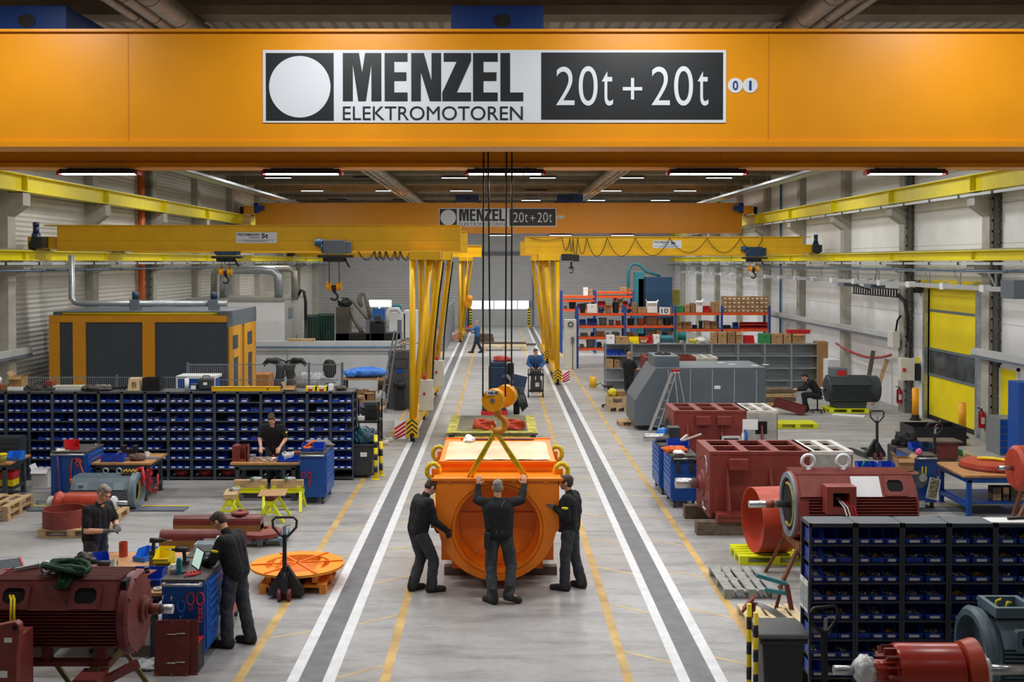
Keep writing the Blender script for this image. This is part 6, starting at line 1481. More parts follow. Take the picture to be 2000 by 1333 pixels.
M().lathe([(0, L/2), (.5, L/2), (.5, L/2+.03), (.4, L/2+.05), (0, L/2+.06)], (0, 0, 0), (1, 0, 0), 40).o('rear_shield', OXIDE, t)
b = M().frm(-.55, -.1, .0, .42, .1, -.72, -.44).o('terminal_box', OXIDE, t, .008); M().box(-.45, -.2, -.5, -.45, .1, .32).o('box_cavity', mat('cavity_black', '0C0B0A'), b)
for i in range(4): M().tube([(-.36+.03*i, -.55, .22), (-.3+.05*i, -.76, .12), (-.24+.05*i, -.78, -.08), (-.22+.06*i, -.77, -.18)], .012, 6).o('lead_wire', PAPER if i < 2 else RED, b)
M().box(-.08, .36, 0, Ls*.96, .022, .026).xf(T0).o('taped_paper', PAPER, t)
for x in (-.55, .0): eyebolt(M(), (x-.05, .1, .53), .1, 'x', .028).o('eyebolt', WHITE, t)
for y in (-.36, .36): M().box(-L/2+.1, L/2-.1, y-.08, y+.08, -.5, -.38).o('foot', OXIDE, t)
stand(cx-L/2+.05, MY, .7, 'left brown trestle under the red finned motor above the right rack', mat('brown_steel', '7A4A2C', .6, 0, .2, 6), .5); stand(cx+L/2-.2, MY, .7, 'right brown trestle under the red finned motor above the right rack', MATS['brown_steel'], .5)
x, z = at(1468, 1018, 18.4)
t = thing('pipe_ring', 'large orange red steel pipe ring standing on the yellow pallet', 'steel ring', (x, 18.35, .146+.54), .12)
M().lathe([(.54, 0), (.54, .58), (.525, .58), (.525, 0), (.54, 0)], (0, 0, 0), (1, .0, 0), 56).o('ring_wall', OXORG, t)
M().lathe([(.5, .56), (.53, .56), (.53, .58), (.5, .58), (.5, .56)], (0, 0, 0), (1, 0, 0), 56).o('inner_lip', OXIDE, t)
t = thing('folding_handles', 'blue green handled tool leaning beside the right rack', 'tool', (at(1540, 1090, 15.2)[0], 15.3, 0)); M().bar((-.42, 0, .62), (.0, 0, .5), .05).bar((-.3, 0, .42), (.05, 0, .36), .05).o('handle', TEAL, t); M().bar((0, 0, .5), (.1, 0, 0), .06).bar((-.05, .1, .4), (-.15, .1, 0), .04).o('leg', OXIDE2, t)
# ---------------------------------------------------------------- big red housings
def housing(loc, lab, L, D, H, z0, shaft=True, paper=False, near=True):
    t = thing('motor_housing', lab, 'motor housing', (loc[0], loc[1], z0)); H -= z0; Lr = L*.7
    M().box(.06, L-.05, 0, .03, .1, H-.06).box(.06, L-.05, D-.03, D, .1, H-.06).box(.1, L-.1, .03, D-.03, .1, .14).o('side_wall', OXIDE, t)
    M().box(Lr, L-.02, -.006, .0, .35, H-.06).o('primed_panel', mat('grey_primer', 'A9AAA4', .6, 0, .2, 4), t)
    for tag_, a, b, mm in (('top_frame', .0, Lr, OXIDE), ('pale_top_frame', Lr, L, mat('pale_primer', 'D9D6CF' if shaft else '9A9C94', .55, 0, .1, 5))):
        k = M()
        for y, w in ((0, .1), (D*.47, .08), (D-.1, .1)): k.box(a+.004, b-.004, y-.008 if y == 0 else y, y+w, H-.058, H)
        n = 4 if a == 0 else 3
        for i in range(n): xx = a+(b-a-.1)*i/(n-1); k.box(xx+.002, xx+(.12 if a else .16)-.002, .006, D-.006, H-.055, H+.003)
        k.o(tag_, mm, t)
    M().box(.1, L-.1, .05, D-.05, H*.35, H*.36).o('shade_sheet', mat('cavity_black', '0C0B0A'), t)  # near-black sheet paints the shade seen through the open top
    e = M().box(0, .06, 0, D, .0, H).o('end_plate', OXIDE, t, .006)
    k = M()
    for i in range(12): a = 2*PI*i/12; k.cyl((-.015, D/2+.55*math.cos(a)*D/1.4, H*.42+.5*math.sin(a)), (0, D/2+.55*math.cos(a)*D/1.4, H*.42+.5*math.sin(a)), .02, n=8)
    k.o('bolt_circle', OXIDE2, e)
    M().box(L-.05, L, .0, D, .1, H-.02).o('far_plate', OXIDE, t)
    if shaft:
        M().lathe([(0, -.09), (.14, -.09), (.16, -.05), (.24, -.04), (.26, 0)], (0, D/2, H*.42), (1, 0, 0), 30).o('bearing_hub', OXIDE, e)
        M().cyl((-.52, D/2, H*.42), (-.04, D/2, H*.42), .1, n=28).o('shaft', STEEL, t)
        M().tube([(-.03, D*.3, H*.2), (-.06, D*.2, H*.12), (-.04, D*.08, H*.1)], .025, 8).o('oil_pipe', STEEL, e)
        M().tube([(-.02, .3, H*.75), (-.03, .15, H*.86), (-.02, .32, H*.9)], .008, 5).tube([(-.02, .2, H*.65), (-.03, .1, H*.8), (-.02, .25, H*.82)], .008, 5).o('string', PAPER, e)
    for x in (.3, 1.1, L-.4): M().prism([(0, .1), (0, .75*H), (-.03, .75*H), (-.3, .22), (-.3, .1)], 'x', x, x+.04).o('rib', OXIDE, t)
    M().box(.1, L-.1, -.32, 0.05, .1, .14).box(.1, L-.1, -.3, .02, 0, .1).o('foot_rail', OXIDE, t)
    for x in ((.35,) if shaft else (.5, 1.0)): M().box(x, x+.34, -.16, 0, H-.32, H-.12).o('front_box', OXIDE, t, .008)
    if paper:
        b = M().box(1.1, 1.55, -.15, 0, .3, .8).o('terminal_frame', mat('frame_white', 'C9CBC9', .5, 0, .05, 5), t); M().box(1.15, 1.5, -.155, -.15, .34, .76).o('terminal_dark', mat('cavity_black', '0C0B0A'), b)
        for dx, dz in ((0, .13), (-.09, .0), (.09, .0)): M().lathe([(.05, 0), (.075, -.03), (.06, -.04), (.03, -.03)], (1.325+dx, -.155, .5+dz), (0, 1, 0), 18).o('gland', GREYP, b)
        M().box(1.62, 1.98, -.012, -.007, H-.45, H-.2).o('paper_sheet', PAPER, t); M().box(1.92, 2.2, -.01, -.006, H-.55, H-.25).o('wire_opening', mat('cavity_black', '0C0B0A'), t)
        M().box(1.9, 2.2, -.01, -.006, .35, .6).o('lower_opening', MATS['cavity_black'], t); M().cyl((L, .2, .5), (L+.2, .2, .5), .09).o('pipe_stub', OXIDE2, t)
        M().holed(circ(.75, H*.45, .62, 40, ry=.55), circ(.75, H*.45, .55, 40, ry=.48), 'x', -.02, 0).o('end_ring', OXIDE2, t); M().prism(circ(.75, H*.45, .55, 40, ry=.48), 'x', -.008, -.004).o('end_cavity', MATS['cavity_black'], t)
    return t
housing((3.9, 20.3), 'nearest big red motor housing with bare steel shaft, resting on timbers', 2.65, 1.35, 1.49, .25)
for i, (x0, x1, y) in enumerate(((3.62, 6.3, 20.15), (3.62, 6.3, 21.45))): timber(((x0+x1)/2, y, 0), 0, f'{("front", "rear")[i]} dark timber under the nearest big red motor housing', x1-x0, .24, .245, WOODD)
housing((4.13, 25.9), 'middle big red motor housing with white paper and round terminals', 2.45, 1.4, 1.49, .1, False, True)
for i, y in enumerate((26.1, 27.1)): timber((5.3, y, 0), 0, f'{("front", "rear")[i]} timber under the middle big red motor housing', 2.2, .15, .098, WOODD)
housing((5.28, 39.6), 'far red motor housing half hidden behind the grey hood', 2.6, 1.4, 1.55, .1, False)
m = M().lathe([(0, 0), (.03, 0), (.03, .12), (.012, .15), (.012, .2), (0, .2)], n=12); tag(m.o('spray_bottle', PAPER), 'white spray bottle at the edge behind the nearest red housing', 'bottle', (at(1448, 860, 21.75)[0], 21.6, 1.491)); tag(M().lathe([(0, 0), (.035, 0), (.035, .15), (.015, .2), (0, .24)], n=12).o('oil_can', mat('bright_blue', '2E7FE0')), 'light blue oil can beside the white spray bottle', 'bottle', (at(1454, 860, 21.75)[0], 21.6, 1.491))
# ---------------------------------------------------------------- grey acoustic hood and ladder
FY = 32.5; A_ = lambda px, py: at(px, py, FY)
pts = [A_(1240, 832), A_(1496, 832), A_(1496, 718), A_(1281, 719), A_(1240, 783)]
t = thing('acoustic_hood', 'large grey sloped hood with panel joints and a box on its roof', 'hood', (0, FY, 0))
HG = mat('hood_grey', '5E6973', .5, 0, .05, 2)
M().prism(pts, 'y', 0, 2.2).o('shell', HG, t, .015)
for px in (1305, 1348, 1391, 1434, 1477):
    a = A_(px, 830); b = A_(px, 722); M().box(a[0]-.012, a[0]+.012, -.012, 0, a[1]+.05, b[1]).o('joint_strip', mat('strip_light', 'A8B0B6', .4, .2, .05, 6), t)
a = A_(1281, 719); b = A_(1330, 690)
M().box(a[0], b[0], .25, 1.75, a[1]-.02, a[1]+.32).o('roof_box', HG, t, .01)
k = M().tube([(a[0]+.35+.22*math.cos(q), 1.0+.22*math.sin(q), a[1]+.34) for q in [2*PI*i/20 for i in range(20)]], .03, 6, True).bar((a[0]+.35, .7, a[1]+.33), (a[0]+.35, 1.3, a[1]+.36), .05); k.o('roof_port', DARK, t)
c = A_(1401, 757); M().box(c[0]-.09, c[0]+.09, -.006, 0, c[1]-.05, c[1]+.05).o('label_plate', PAPER, t)
for i, (dx, dy) in enumerate(((2.4, .9), (2.2, 1.5), (3.4, .8), (3.0, .5))): M().box(4.6+dx, 4.8+dx, dy, dy+.14, pts[2][1], pts[2][1]+.004).o('paper_scrap', PAPER, t)
M().box(pts[0][0]+.2, pts[1][0]-.1, .15, 2.05, 0, pts[0][1]).o('plinth', DARK, t)
x, y = gp(1215, 833); pallet((x+.35, y+.3), PI/2, 'small pallet under the left end of the grey hood', WOOD, .7, .9)
t = thing('step_ladder', 'aluminium step ladder with red cap leaning by the grey hood', 'ladder', (0, 0, 0))
f0 = gp(1268, 845); f1 = gp(1283, 845); p0 = at(1314, 725, 31.9); p1 = at(1322, 723, 31.9)
for f, p in ((f0, p0), (f1, p1)): M().bar((f[0], f[1], 0), (p[0], 31.9, p[1]), .035, .09).o('rail', ALU, t)
for i in range(6):
    u = .1+.14*i; q = [(f[0]+(p[0]-f[0])*u, f[1]+(31.9-f[1])*u, p[1]*u) for f, p in ((f0, p0), (f1, p1))]; M().bar(q[0], q[1], .09, .03).o('tread', ALU, t)
for dx in (0, .28): M().bar((p0[0]+.06+dx*.4, 31.95, p0[1]-.05), (p0[0]+.3+dx, 32.35, .02), .03, .06).o('rear_leg', ALU, t)
M().bar((p0[0]-.05, 31.9, p0[1]), (p1[0]+.08, 31.9, p1[1]), .1, .06).o('red_cap', RED, t)
# ---------------------------------------------------------------- blue cabinets left of the red housings
trolley((at(1336, 930, 22.3)[0], 22.75), 0, 'blue tool cabinet with black clamps hung on its end, beside the red housing', -1, .52, 1.0)
trolley((at(1310, 930, 23.8)[0]-.05, 24.05), 0, 'rear blue tool cabinet partly hidden behind the one with clamps', -1, .46, 1.1)
for i, px in enumerate((1324, 1350)):
    x, z = at(px, 897, 22.2); m = M().bar((-.08, 0, 0), (.08, 0, 0), .05).bar((0, 0, .02), (0, 0, -.2), .05).cyl((-.09, -.02, 0), (-.09, .02, 0), .04).cyl((.09, -.02, 0), (.09, .02, 0), .04).box(-.05, .05, -.03, .03, -.24, -.17)
    tag(m.o('clamp', PLASTIC), f'{("left", "right")[i]} dark clamp hung on the blue cabinet end by the red housing', 'clamp', (x, 22.19, z))
m = M().blob((0, 0, .05), (.24, .2, .07), .5, 3); tag(m.o('orange_cloth', mat('cloth_orange', 'D9662A', .9, 0, .2, 10)), 'crumpled orange cloth on the blue cabinet with clamps', 'cloth', (at(1320, 875, 22.6)[0], 22.7, 1.071))
m = M().blob((0, 0, .04), (.12, .09, .05), .6, 4); tag(m.o('white_rag', PAPER), 'white rag at the front of the blue cabinet with clamps', 'rag', (at(1330, 880, 22.4)[0]-.05, 22.36, 1.071))
red_bin((at(1325, 860, 23.0)[0], 22.95, 1.071), 'blue open bin with rods on the cabinet with clamps', BINB, .44, .26, .2)
tag(M().bar((0, 0, 0), (.4, .1, .12), .03).bar((-.05, 0, 0), (.1, .1, .1), .04).o('white_rods', OFFW), 'pale rods sticking out of the blue bin by the red housing', 'rods', (at(1335, 858, 23.0)[0], 23.05, 1.25))
t = thing('steel_roller', 'bare steel roller lying across the rear blue cabinet', 'roller', (at(1288, 849, 24.0)[0], 24.0, 1.16)); M().cyl((-.35, 0, 0), (.2, 0, 0), .088, n=24).o('roller_body', STEEL, t)
bxt('battery_block', 'grey battery block on the rear blue cabinet', 'block', PLASTIC, (at(1318, 840, 24.0)[0], 24.2, 1.071, .26, .3, .3), .01)
tag(M().blob((0, 0, .12), (.13, .13, .13), .3, 3).o('blue_bag', mat('bright_blue', '2E7FE0')), 'bright blue bag on the rear blue cabinet', 'bag', (at(1297, 838, 24.2)[0], 24.4, 1.071))
# ---------------------------------------------------------------- benches at the right
bench((at(1725, 910, 21.8)[0], 22.2), 0, 'blue framed workbench with blue bins behind the red finned motor', 1.4, .8, .82, BLUE)
trolley((at(1806, 920, 22.1)[0], 22.55), 0, 'blue perforated cabinet with cutting wheel and parts tray on its end', 1, .5, .9, 1.1)
for i, (px, lab) in enumerate(((1692, 'left'), (1707, 'middle'), (1738, 'right'))): red_bin((at(px, 890, 21.9)[0], 21.9, .821), f'{lab} blue bin on the blue framed workbench behind the finned motor', BINB, .26 if i != 1 else .22, .32, .15)
tag(M().tube([(0, 0, .02), (.05, .03, .16), (.1, 0, .1), (.03, -.03, .2), (.12, .02, .05)], .012, 6).o('green_wire', mat('wire_green', '57D68A', .5, 0, 0)), 'bright green wire in the left bin on the blue framed bench', 'wire', (at(1686, 885, 21.9)[0], 21.98, .84))
carton('open cardboard box with raised flaps on the blue framed workbench', (at(1764, 890, 22)[0], 22.0, .821, .32, .3, .26), CARD, True)
t = thing('cutting_wheel', 'grey cutting wheel hung on the end of the right blue cabinet', 'wheel', (at(1797, 927, 22.05)[0], 22.09, .62)); M().cyl((0, -.02, 0), (0, 0, 0), .17, n=32).o('disc', GREYP, t); M().cyl((.05, -.06, .04), (.05, -.02, .04), .08, n=20).o('guard', STEEL, t)
t = thing('parts_tray', 'white parts tray leaning against the right blue cabinet', 'tray', (at(1819, 947, 21.95)[0], 21.98, .25)); T = Matrix.Rotation(.25, 4, 'Y') @ Matrix.Rotation(-.12, 4, 'X'); M().frm(-.11, .11, 0, .42, .015, -.04, 0).box(-.11, .11, -.01, 0, 0, .42).xf(T).o('tray', OFFW, t); M().box(-.09, .09, -.03, -.012, .03, .39).xf(T).o('small_parts', mat('mixed_parts', '8C8B70', .5, .2, .8, 30), t)
for i in range(2): tag(M().bar((0, 0, 0), (.0, 0, -.12), .025).bar((.0, 0, -.12), (.03*(1-2*i), 0, -.22), .02).o('pliers', YELP), f'{("left", "right")[i]} yellow handled pliers hung on the right blue cabinet', 'pliers', (at((1804, 1811)[i], 903, 22.0)[0], 22.07, .88))
tag(M().blob((0, 0, .06), (.06, .06, .07), .3).o('spray_bottle', mat('pink_plastic', 'F06A90', .4, 0, .1, 9)), 'small pink and white bottle head on the right blue cabinet', 'bottle', (at(1797, 880, 22.1)[0], 22.15, 1.101))
for i, (px, m_) in enumerate(((1790, BINB), (1810, NAVY))): red_bin((at(px, 865, 22.7)[0], 22.6, 1.101), f'{("left", "right")[i]} bin heaped with tools at the back of the right blue cabinet', m_, .22, .3, .15)
x = at(1770, 850, 24.2)[0]
t = thing('black_toolbox', 'black open tool bag full of cables behind the cardboard box', 'tool bag', (x, 24.3, 0)); M().box(-.3, .3, -.25, .25, .0, .95).o('bag_body', DARK, t, .03); M().blob((.03, 0, 1.05), (.26, .2, .18), .6, 4).o('cable_heap', RUBBER, t); M().cyl((.12, -.26, .7), (.12, -.24, .7), .1).o('red_button', RED, t)
x, y = gp(1880, 868); t = thing('skip_box', 'low black steel scrap bin beside the yellow bollard', 'bin', (x-.55, y+.25, 0)); M().frm(-.9, .55, -.5, .5, .02, 0, .5, 'z').box(-.9, .55, -.5, .5, .0, .02).o('bin_body', DARK, t); M().bar((-.2, 0, .3), (.1, .1, .6), .05).bar((-.5, .1, .2), (-.3, -.1, .55), .04).o('scrap', OXIDE2, t)
pallet_truck((gp(1703, 893)[0], 27.8), .1, 'hand pallet truck standing on the open floor near the roller door', True)
pallet_truck((at(1828, 860, 25.6)[0], 25.7), 0, 'hand pallet truck behind the right blue cabinet', True)
x, y = gp(1690, 893); m = M().box(-1.0, .9, -.4, .4, 0, .03); tag(m.o('wood_board', WOODD), 'brown boards lying on the floor behind the nearest red housing', 'boards', (x-.1, 25.6, 0))
bench((at(1975, 905, 21.5)[0], 22.2), 0, 'blue steel workbench with red disc and yellow sling at the right edge', 1.9, 1.5, .82, BLUE)
t = thing('red_disc', 'dark red steel disc lying on the right edge workbench', 'disc', (at(1945, 880, 22.2)[0], 22.3, .821)); M().lathe([(0, .0), (.62, 0), (.64, .03), (.62, .12), (.3, .14), (0, .14)], n=48).o('disc_body', OXORG, t); M().lathe([(.641, .0), (.66, .0), (.66, .04), (.641, .04)], n=48).o('dark_rim', OXIDE2, t)
m = M()
for i in range(3): m.tube([(-.4+.05*i, .2, .03), (-.1, .1+.04*i, .03), (.12+.04*i, -.1, .02), (.14+.05*i, -.55, .0), (.15+.06*i, -.66, -.1), (.14+.05*i, -.67, -.4), (.2+.04*i, -.66, -.15)], .03, 6)
tag(m.o('yellow_sling', YELP), 'yellow sling draped over the red disc and bench edge on the right', 'sling', (at(1960, 885, 22.1)[0], 22.2, .97))
t = thing('electric_motor', 'round red motor end with steel shaft cut off by the right edge', 'electric motor', (at(2000, 900, 20.5)[0], 20.5, 1.15)); M().lathe([(0, -.2), (.1, -.22), (.36, -.2), (.42, -.14), (.42, .5)], (0, 0, 0), (1, 0, 0), 40).o('end_bell', OXORG, t); M().cyl((-.48, 0, 0), (-.2, 0, 0), .045).o('shaft', STEEL, t); M().bar((.1, -.2, -.3), (-.45, -.45, -1.14), .06).bar((.1, .2, -.3), (.0, .5, -1.14), .06).bar((.4, 0, -.3), (.5, 0, -1.14), .06).o('stand_leg', mat('brown_steel', '7A4A2C'), t)
for i in range(8): tag(M().box(-.1, .1, -.12, .12, 0, .13).o('wood_block', WOODD if i % 3 else WOOD, None, .006), f'squared wood block under the right bench, {("lower", "upper")[i//5]} row, {ORD[i % 5]} from left', 'block', (at(1938+15*(i % 5), 940, 22)[0], 21.85, .271+.131*(i//5)), group='wood blocks under the bench')
x, y = gp(1900, 905); pallet((x-.3, y+.6), 0, 'low pallet with green box between the right benches', WOOD, 1.0, .9); bxt('green_box', 'small green plastic box on the low pallet between the right benches', 'box', GREEN, (x-.25, y+.4, .146, .26, .2, .12))
t = thing('red_drum', 'dark red square drum with wooden lid on the floor between the right benches', 'drum', (gp(1860, 925)[0], gp(1860, 925)[1]+1.6, 0)); M().box(-.25, .7, -.25, .25, .1, .5).o('drum_body', OXIDE2, t); M().box(-.35, .8, -.3, .3, .5, .54).o('wood_lid', WOODD, t); M().box(-.25, .7, -.2, .2, 0, .1).o('feet', WOODD, t)
# things on the floor behind the bin rack
x, y = gp(1890, 1015); t = thing('induction_heater', 'black and grey yoke shaped bearing heater behind the right rack', 'heater', (x, 17.6, 0)); M().box(-.35, .3, -.08, .08, .62, .72).box(.1, .3, -.1, .1, .0, .62).o('yoke', DARK, t); M().cyl((-.27, 0, 0), (-.27, 0, .62), .11).o('grey_core', GREYP, t); M().prism([(.3, 0), (.6, 0), (.52, .52), (.3, .52)], 'y', -.14, .14).o('control_panel', GREYP, t); M().tube([(-.1, .1, .02), (-.5, .4, .02), (-.45, 1.0, .02), (-.8, 1.6, .02), (-.95, 2.5, .02)], .015, 6).o('power_cable', RUBBER, t)
t = thing('steel_ring', 'dark red steel ring standing behind the top of the right rack', 'steel ring', (at(1930, 1000, 16.2)[0]+.35, 16.3, 0)); M().lathe([(.6, .45), (.6, .9), (.58, .9), (.58, .45), (.6, .45)], n=44).o('ring_wall', OXIDE, t); M().lathe([(.5, 0), (.5, .45)], n=20).o('pedestal', WOODD, t); M().box(-.2, .5, -.3, .3, .9, .92).o('grey_board', GREYP, t); M().cyl((-.05, -.2, .98), (.5, -.2, .98), .06).o('black_roller', RUBBER, t)
# ================================================================ back of the hall
def xr(p0, p1, Y): return at(p0, 600, Y)[0], at(p1, 600, Y)[0]
def zz_(py, Y): return at(974, py, Y)[1]
# ---- orange framed test cabin on the left
FYC = 31.5; ZC = zz_(617, FYC)
x0, x1 = xr(95, 443, FYC)
x0 = max(x0, -12.88)
t = thing('test_cabin', 'large orange framed cabin with dark grey wall panels behind the long rack', 'cabin', (0, FYC, 0))
CO = mat('cabin_orange', 'E39A12', .45, 0, .04, 2); CG = mat('cabin_slate', '3F4852', .5, 0, .05, 2)
M().box(x0, x1, .04, 3.7, 0, ZC-.02).o('wall_panels', panel_mat('cabin_panels', '3F4852', .62, .6, .5, .012, 'X'), t)
z1 = zz_(630, FYC)
M().box(x0, x1, -.02, .3, z1, ZC).o('top_band', CO, t, .005)
for a, b in ((95, 116), (142, 167), (278, 302)):
    q = xr(a, b, FYC); M().box(max(q[0], x0), q[1], -.02, .05, 0, z1).o('frame_post', CO, t, .004)
M().box(x1-.3, x1+.02, .1, 3.7, ZC-.03, ZC+.12).box(x0, x1, .3, 3.7, ZC, ZC+.1).o('roof', GREYP, t)
M().box(x1, x1+.03, .0, 3.7, z1-.15, ZC).o('side_panel', GREYP, t)
for i in range(2):
    y = .15+1.85*i; dr = M().box(x1, x1+.05, y, y+1.35, .05, z1-.15).o('side_door', mat('cabin_yellow', 'F0AE18', .42, 0, .04, 2), t)
    M().box(x1+.045, x1+.06, y+.35, y+.95, 2.45, 2.85).box(x1+.045, x1+.06, y+.45, y+.95, 1.2, 2.2).o('door_window', CG, dr)
    M().box(x1, x1+.06, y+1.35, y+1.5, .05, z1-.15).o('door_post', CO, t)
M().cyl((x0+.3, .25, ZC+.04), (x1-.2, .25, ZC+.04), .04).o('roof_rail', YEL, t)
yd = 1.3
k = M().tube([(x0+.15, yd, 5.2), (x0+.15, yd, ZC+.45), (x0+.25, yd, ZC+.34), (x0+.45, yd, ZC+.3), (x1-.3, yd, ZC+.3)], .09, 14); k.o('exhaust_duct', GALV, t)
for p in (265, 418):
    q = xr(p-9, p+9, FYC+yd); M().box(q[0], q[1], yd-.15, yd+.15, ZC+.08, ZC+.42).o('fan_box', GREYP, t, .01); M().cyl(((q[0]+q[1])/2, yd, ZC+.42), ((q[0]+q[1])/2, yd, ZC+.65), .1).o('fan_motor', NAVY, t)
# ---- white cabin, low wall and welding corner
Y = 47; x0, x1 = xr(365, 555, Y); zt = zz_(588, Y); x0 = -13.2
t = thing('white_cabin', 'white flat roofed cabin behind the orange cabin', 'cabin', (0, Y, 0))
M().box(x0, x1, 0, 4.4, 0, zt).o('walls', WHITE, t, .01); M().box(x0-.1, x1+.05, -.1, 4.5, zt, zt+.1).o('roof', mat('roof_grey', '9C9B94', .6, 0, .1, 3), t)
M().box(x1, x1+.02, .1, 4.3, .05, zt-.05).o('side_panel', mat('side_grey', 'A9AAA8', .5, 0, .08, 3), t); M().box(x1+.015, x1+.03, .8, 1.9, 2.5, 3.0).box(x1+.015, x1+.03, 2.6, 2.9, .2, 1.7).o('side_window', GREYP, t)
struct(M().box(-9.9, -3.95, 43.8, 44.05, 0, 1.45).box(-9.9, -3.95, 43.72, 44.1, 1.47, zz_(667, 43.8)).o('trim_2', mat('plaster_grey', 'BFC4C8', .7, 0, .06, 2)))
tag(M().cyl((-9.9, 43.69, 1.62), (-4.0, 43.69, 1.62), .02).cyl((-8.4, 43.68, 1.62), (-8.4, 43.68, .6), .018).o('wall_pipe', mat('pipe_blue', '3F78A8', .4, .1, .05, 5)), 'thin blue pipe running along the low plastered wall', 'pipe')
bxt('plank_stack', 'pale planks lying on the low plastered wall', 'planks', WOOD, (at(590, 665, 44)[0], 43.9, zz_(667, 43.8)+.001, 1.05, .3, .1))
GC = mat('green_curtain', '123F36', .35, 0, .3, 3, .2)
for i, (a, b, Y, lab) in enumerate(((596, 622, 49.5, 'left'), (622, 652, 50.5, 'right'))):
    q = xr(a, b, Y); m = M(); n = 12
    for k in range(n): u0, u1 = q[0]+(q[1]-q[0])*k/n, q[0]+(q[1]-q[0])*(k+1)/n; m.bar((u0, .08*(k % 2), .1), (u0, .08*(k % 2), 2.55), (u1-u0)*1.1, .02)
    m.bar((q[0], 0, 2.6), (q[1], 0, 2.6), .05); m.bar((q[0], 0, 0), (q[0], 0, 2.6), .05); m.bar((q[1], 0, 0), (q[1], 0, 2.6), .05)
    tag(m.o('welding_curtain', GC), f'{lab} dark green welding curtain on a frame behind the low wall', 'curtain', (0, Y, 0))
def pxb(name, lab, cat, m, p0, p1, py, Y, d, z0=0, bev=.01, par=None):
    q = xr(p0, p1, Y); o = M().box(q[0], q[1], 0, d, z0, zz_(py, Y)).o(name, m, par, bev)
    return tag(o, lab, cat, (0, Y, 0)) if par is None else o
t = thing('boring_machine', 'black machine tool with tall dark column and hoses behind the low wall', 'machine tool', (0, 46.2, 0))
pxb('column', '', '', mat('machine_brown', '4A453E', .5, 0, .15, 3), 656, 682, 600, 46.2, .8, 0, .02, t); pxb('bed', '', '', DARK, 655, 782, 651, 46.2, .9, 0, .02, t); pxb('spindle_head', '', '', DARK, 722, 750, 628, 46.0, .7, 1.3, .03, t); pxb('motor_cap', '', '', PLASTIC, 731, 744, 617, 46.1, .4, 2.4, .03, t); pxb('grey_post', '', '', GREYP, 713, 721, 626, 46.0, .2, 1.3, .01, t); pxb('grey_post', '', '', GREYP, 775, 783, 626, 46.0, .2, 0, .01, t)
HS = mat('hose_grey', '77736C', .5, .2, .1, 20)
for pts in ([(682, 586), (690, 590), (700, 602), (712, 617), (722, 628)], [(705, 600), (700, 585), (704, 573), (712, 574), (716, 590), (722, 622)], [(683, 600), (690, 625), (700, 640), (708, 655)]):
    M().tube([(at(a, b, 46.3)[0], .3, at(a, b, 46.3)[1]) for a, b in pts], .09, 10).o('suction_hose', HS, t)
M().blob((at(672, 588, 46.3)[0], .3, zz_(592, 46.3)), (.3, .25, .22), .4).o('filter_head', DARK, t)
pxb('blue_board', 'bright blue panel standing behind the black machine tool', 'board', mat('panel_blue', '2F62B4', .4, 0, .05, 3), 727, 752, 603, 52, .1)
t = thing('white_machine', 'white boxed machine with bent pipe left of the gantry legs', 'machine', (0, 50, 0)); pxb('housing', '', '', WHITE, 760, 792, 612, 50, 1.2, 0, .02, t); pxb('housing', '', '', WHITE, 790, 815, 606, 50.6, 1.2, 0, .02, t); pxb('drive', '', '', TEAL, 769, 787, 594, 51, .4, 2.8, .05, t); M().tube([(at(a, b, 49.9)[0], .05, at(a, b, 49.9)[1]) for a, b in ((757, 628), (757, 610), (761, 604), (778, 604), (780, 612))], .1, 10).o('bent_pipe', WHITE, t)
t = thing('work_lamp', 'glowing work light panel on the far left of the back wall', 'lamp', (at(741, 593, 62)[0], 62, zz_(593, 62))); M().box(-.65, .65, -.05, .0, -.16, .16).o('diffuser', mat('work_light', 'FFF6E0', .4, 0, 0, emit=5), t); M().box(-.7, .7, 0, .08, -.2, .2).box(-.05, .05, 0, .06, -2.7, -.2).o('housing', GREYP, t); area((0, -.3, 0), 1.2, .3, 40, t).rotation_euler = (PI/2, 0, 0)
t = thing('extraction_arm', 'black jointed extraction arm beside the white cabin', 'extraction arm', (0, 49, 0)); M().tube([(at(a, b, 49)[0], 0, at(a, b, 49)[1]) for a, b in ((578, 585), (588, 566), (594, 570), (597, 590), (597, 625))], .07, 8).o('arm', DARK, t); M().cyl((at(597, 625, 49)[0], 0, 0), (at(597, 625, 49)[0], 0, zz_(625, 49)), .06).o('stand', DARK, t)
t = thing('spiral_duct', 'shiny vertical ventilation duct with bends by the left wall', 'duct', (0, 46.5, 0)); L = [(420, 585), (420, 545), (422, 534), (432, 528), (500, 528), (519, 530), (529, 540), (531, 585)]; Lp = [(at(a, b, 46.5)[0], 1.5, at(a, b, 46.5)[1]) for a, b in L]; M().tube(Lp, .19, 16).o('duct_run', GALV, t); M().tube([(at(a, b, 46.5)[0], 2.2, at(a, b, 46.5)[1]) for a, b in ((392, 585), (392, 540), (396, 530), (410, 526), (545, 526), (556, 532), (557, 590))], .15, 12).o('rear_run', DUCT, t)
for X, Y, r, m, lab in ((-13.5, 41.6, .13, mat('pipe_orange', 'C8622A', .45, .1, .1, 4), 'thick orange vertical pipe on the left wall'), (-13.55, 43.3, .05, MATS['pipe_blue'], 'thin blue vertical pipe on the left wall beside the cable ladder'), (13.62, 53.2, .05, MATS['pipe_blue'], 'thin blue vertical pipe on the right wall above the racks')):
    tag(M().cyl((0, 0, 0), (0, 0, 8.8), r, n=14).o('wall_pipe', m), lab, 'pipe', (X, Y, 0))
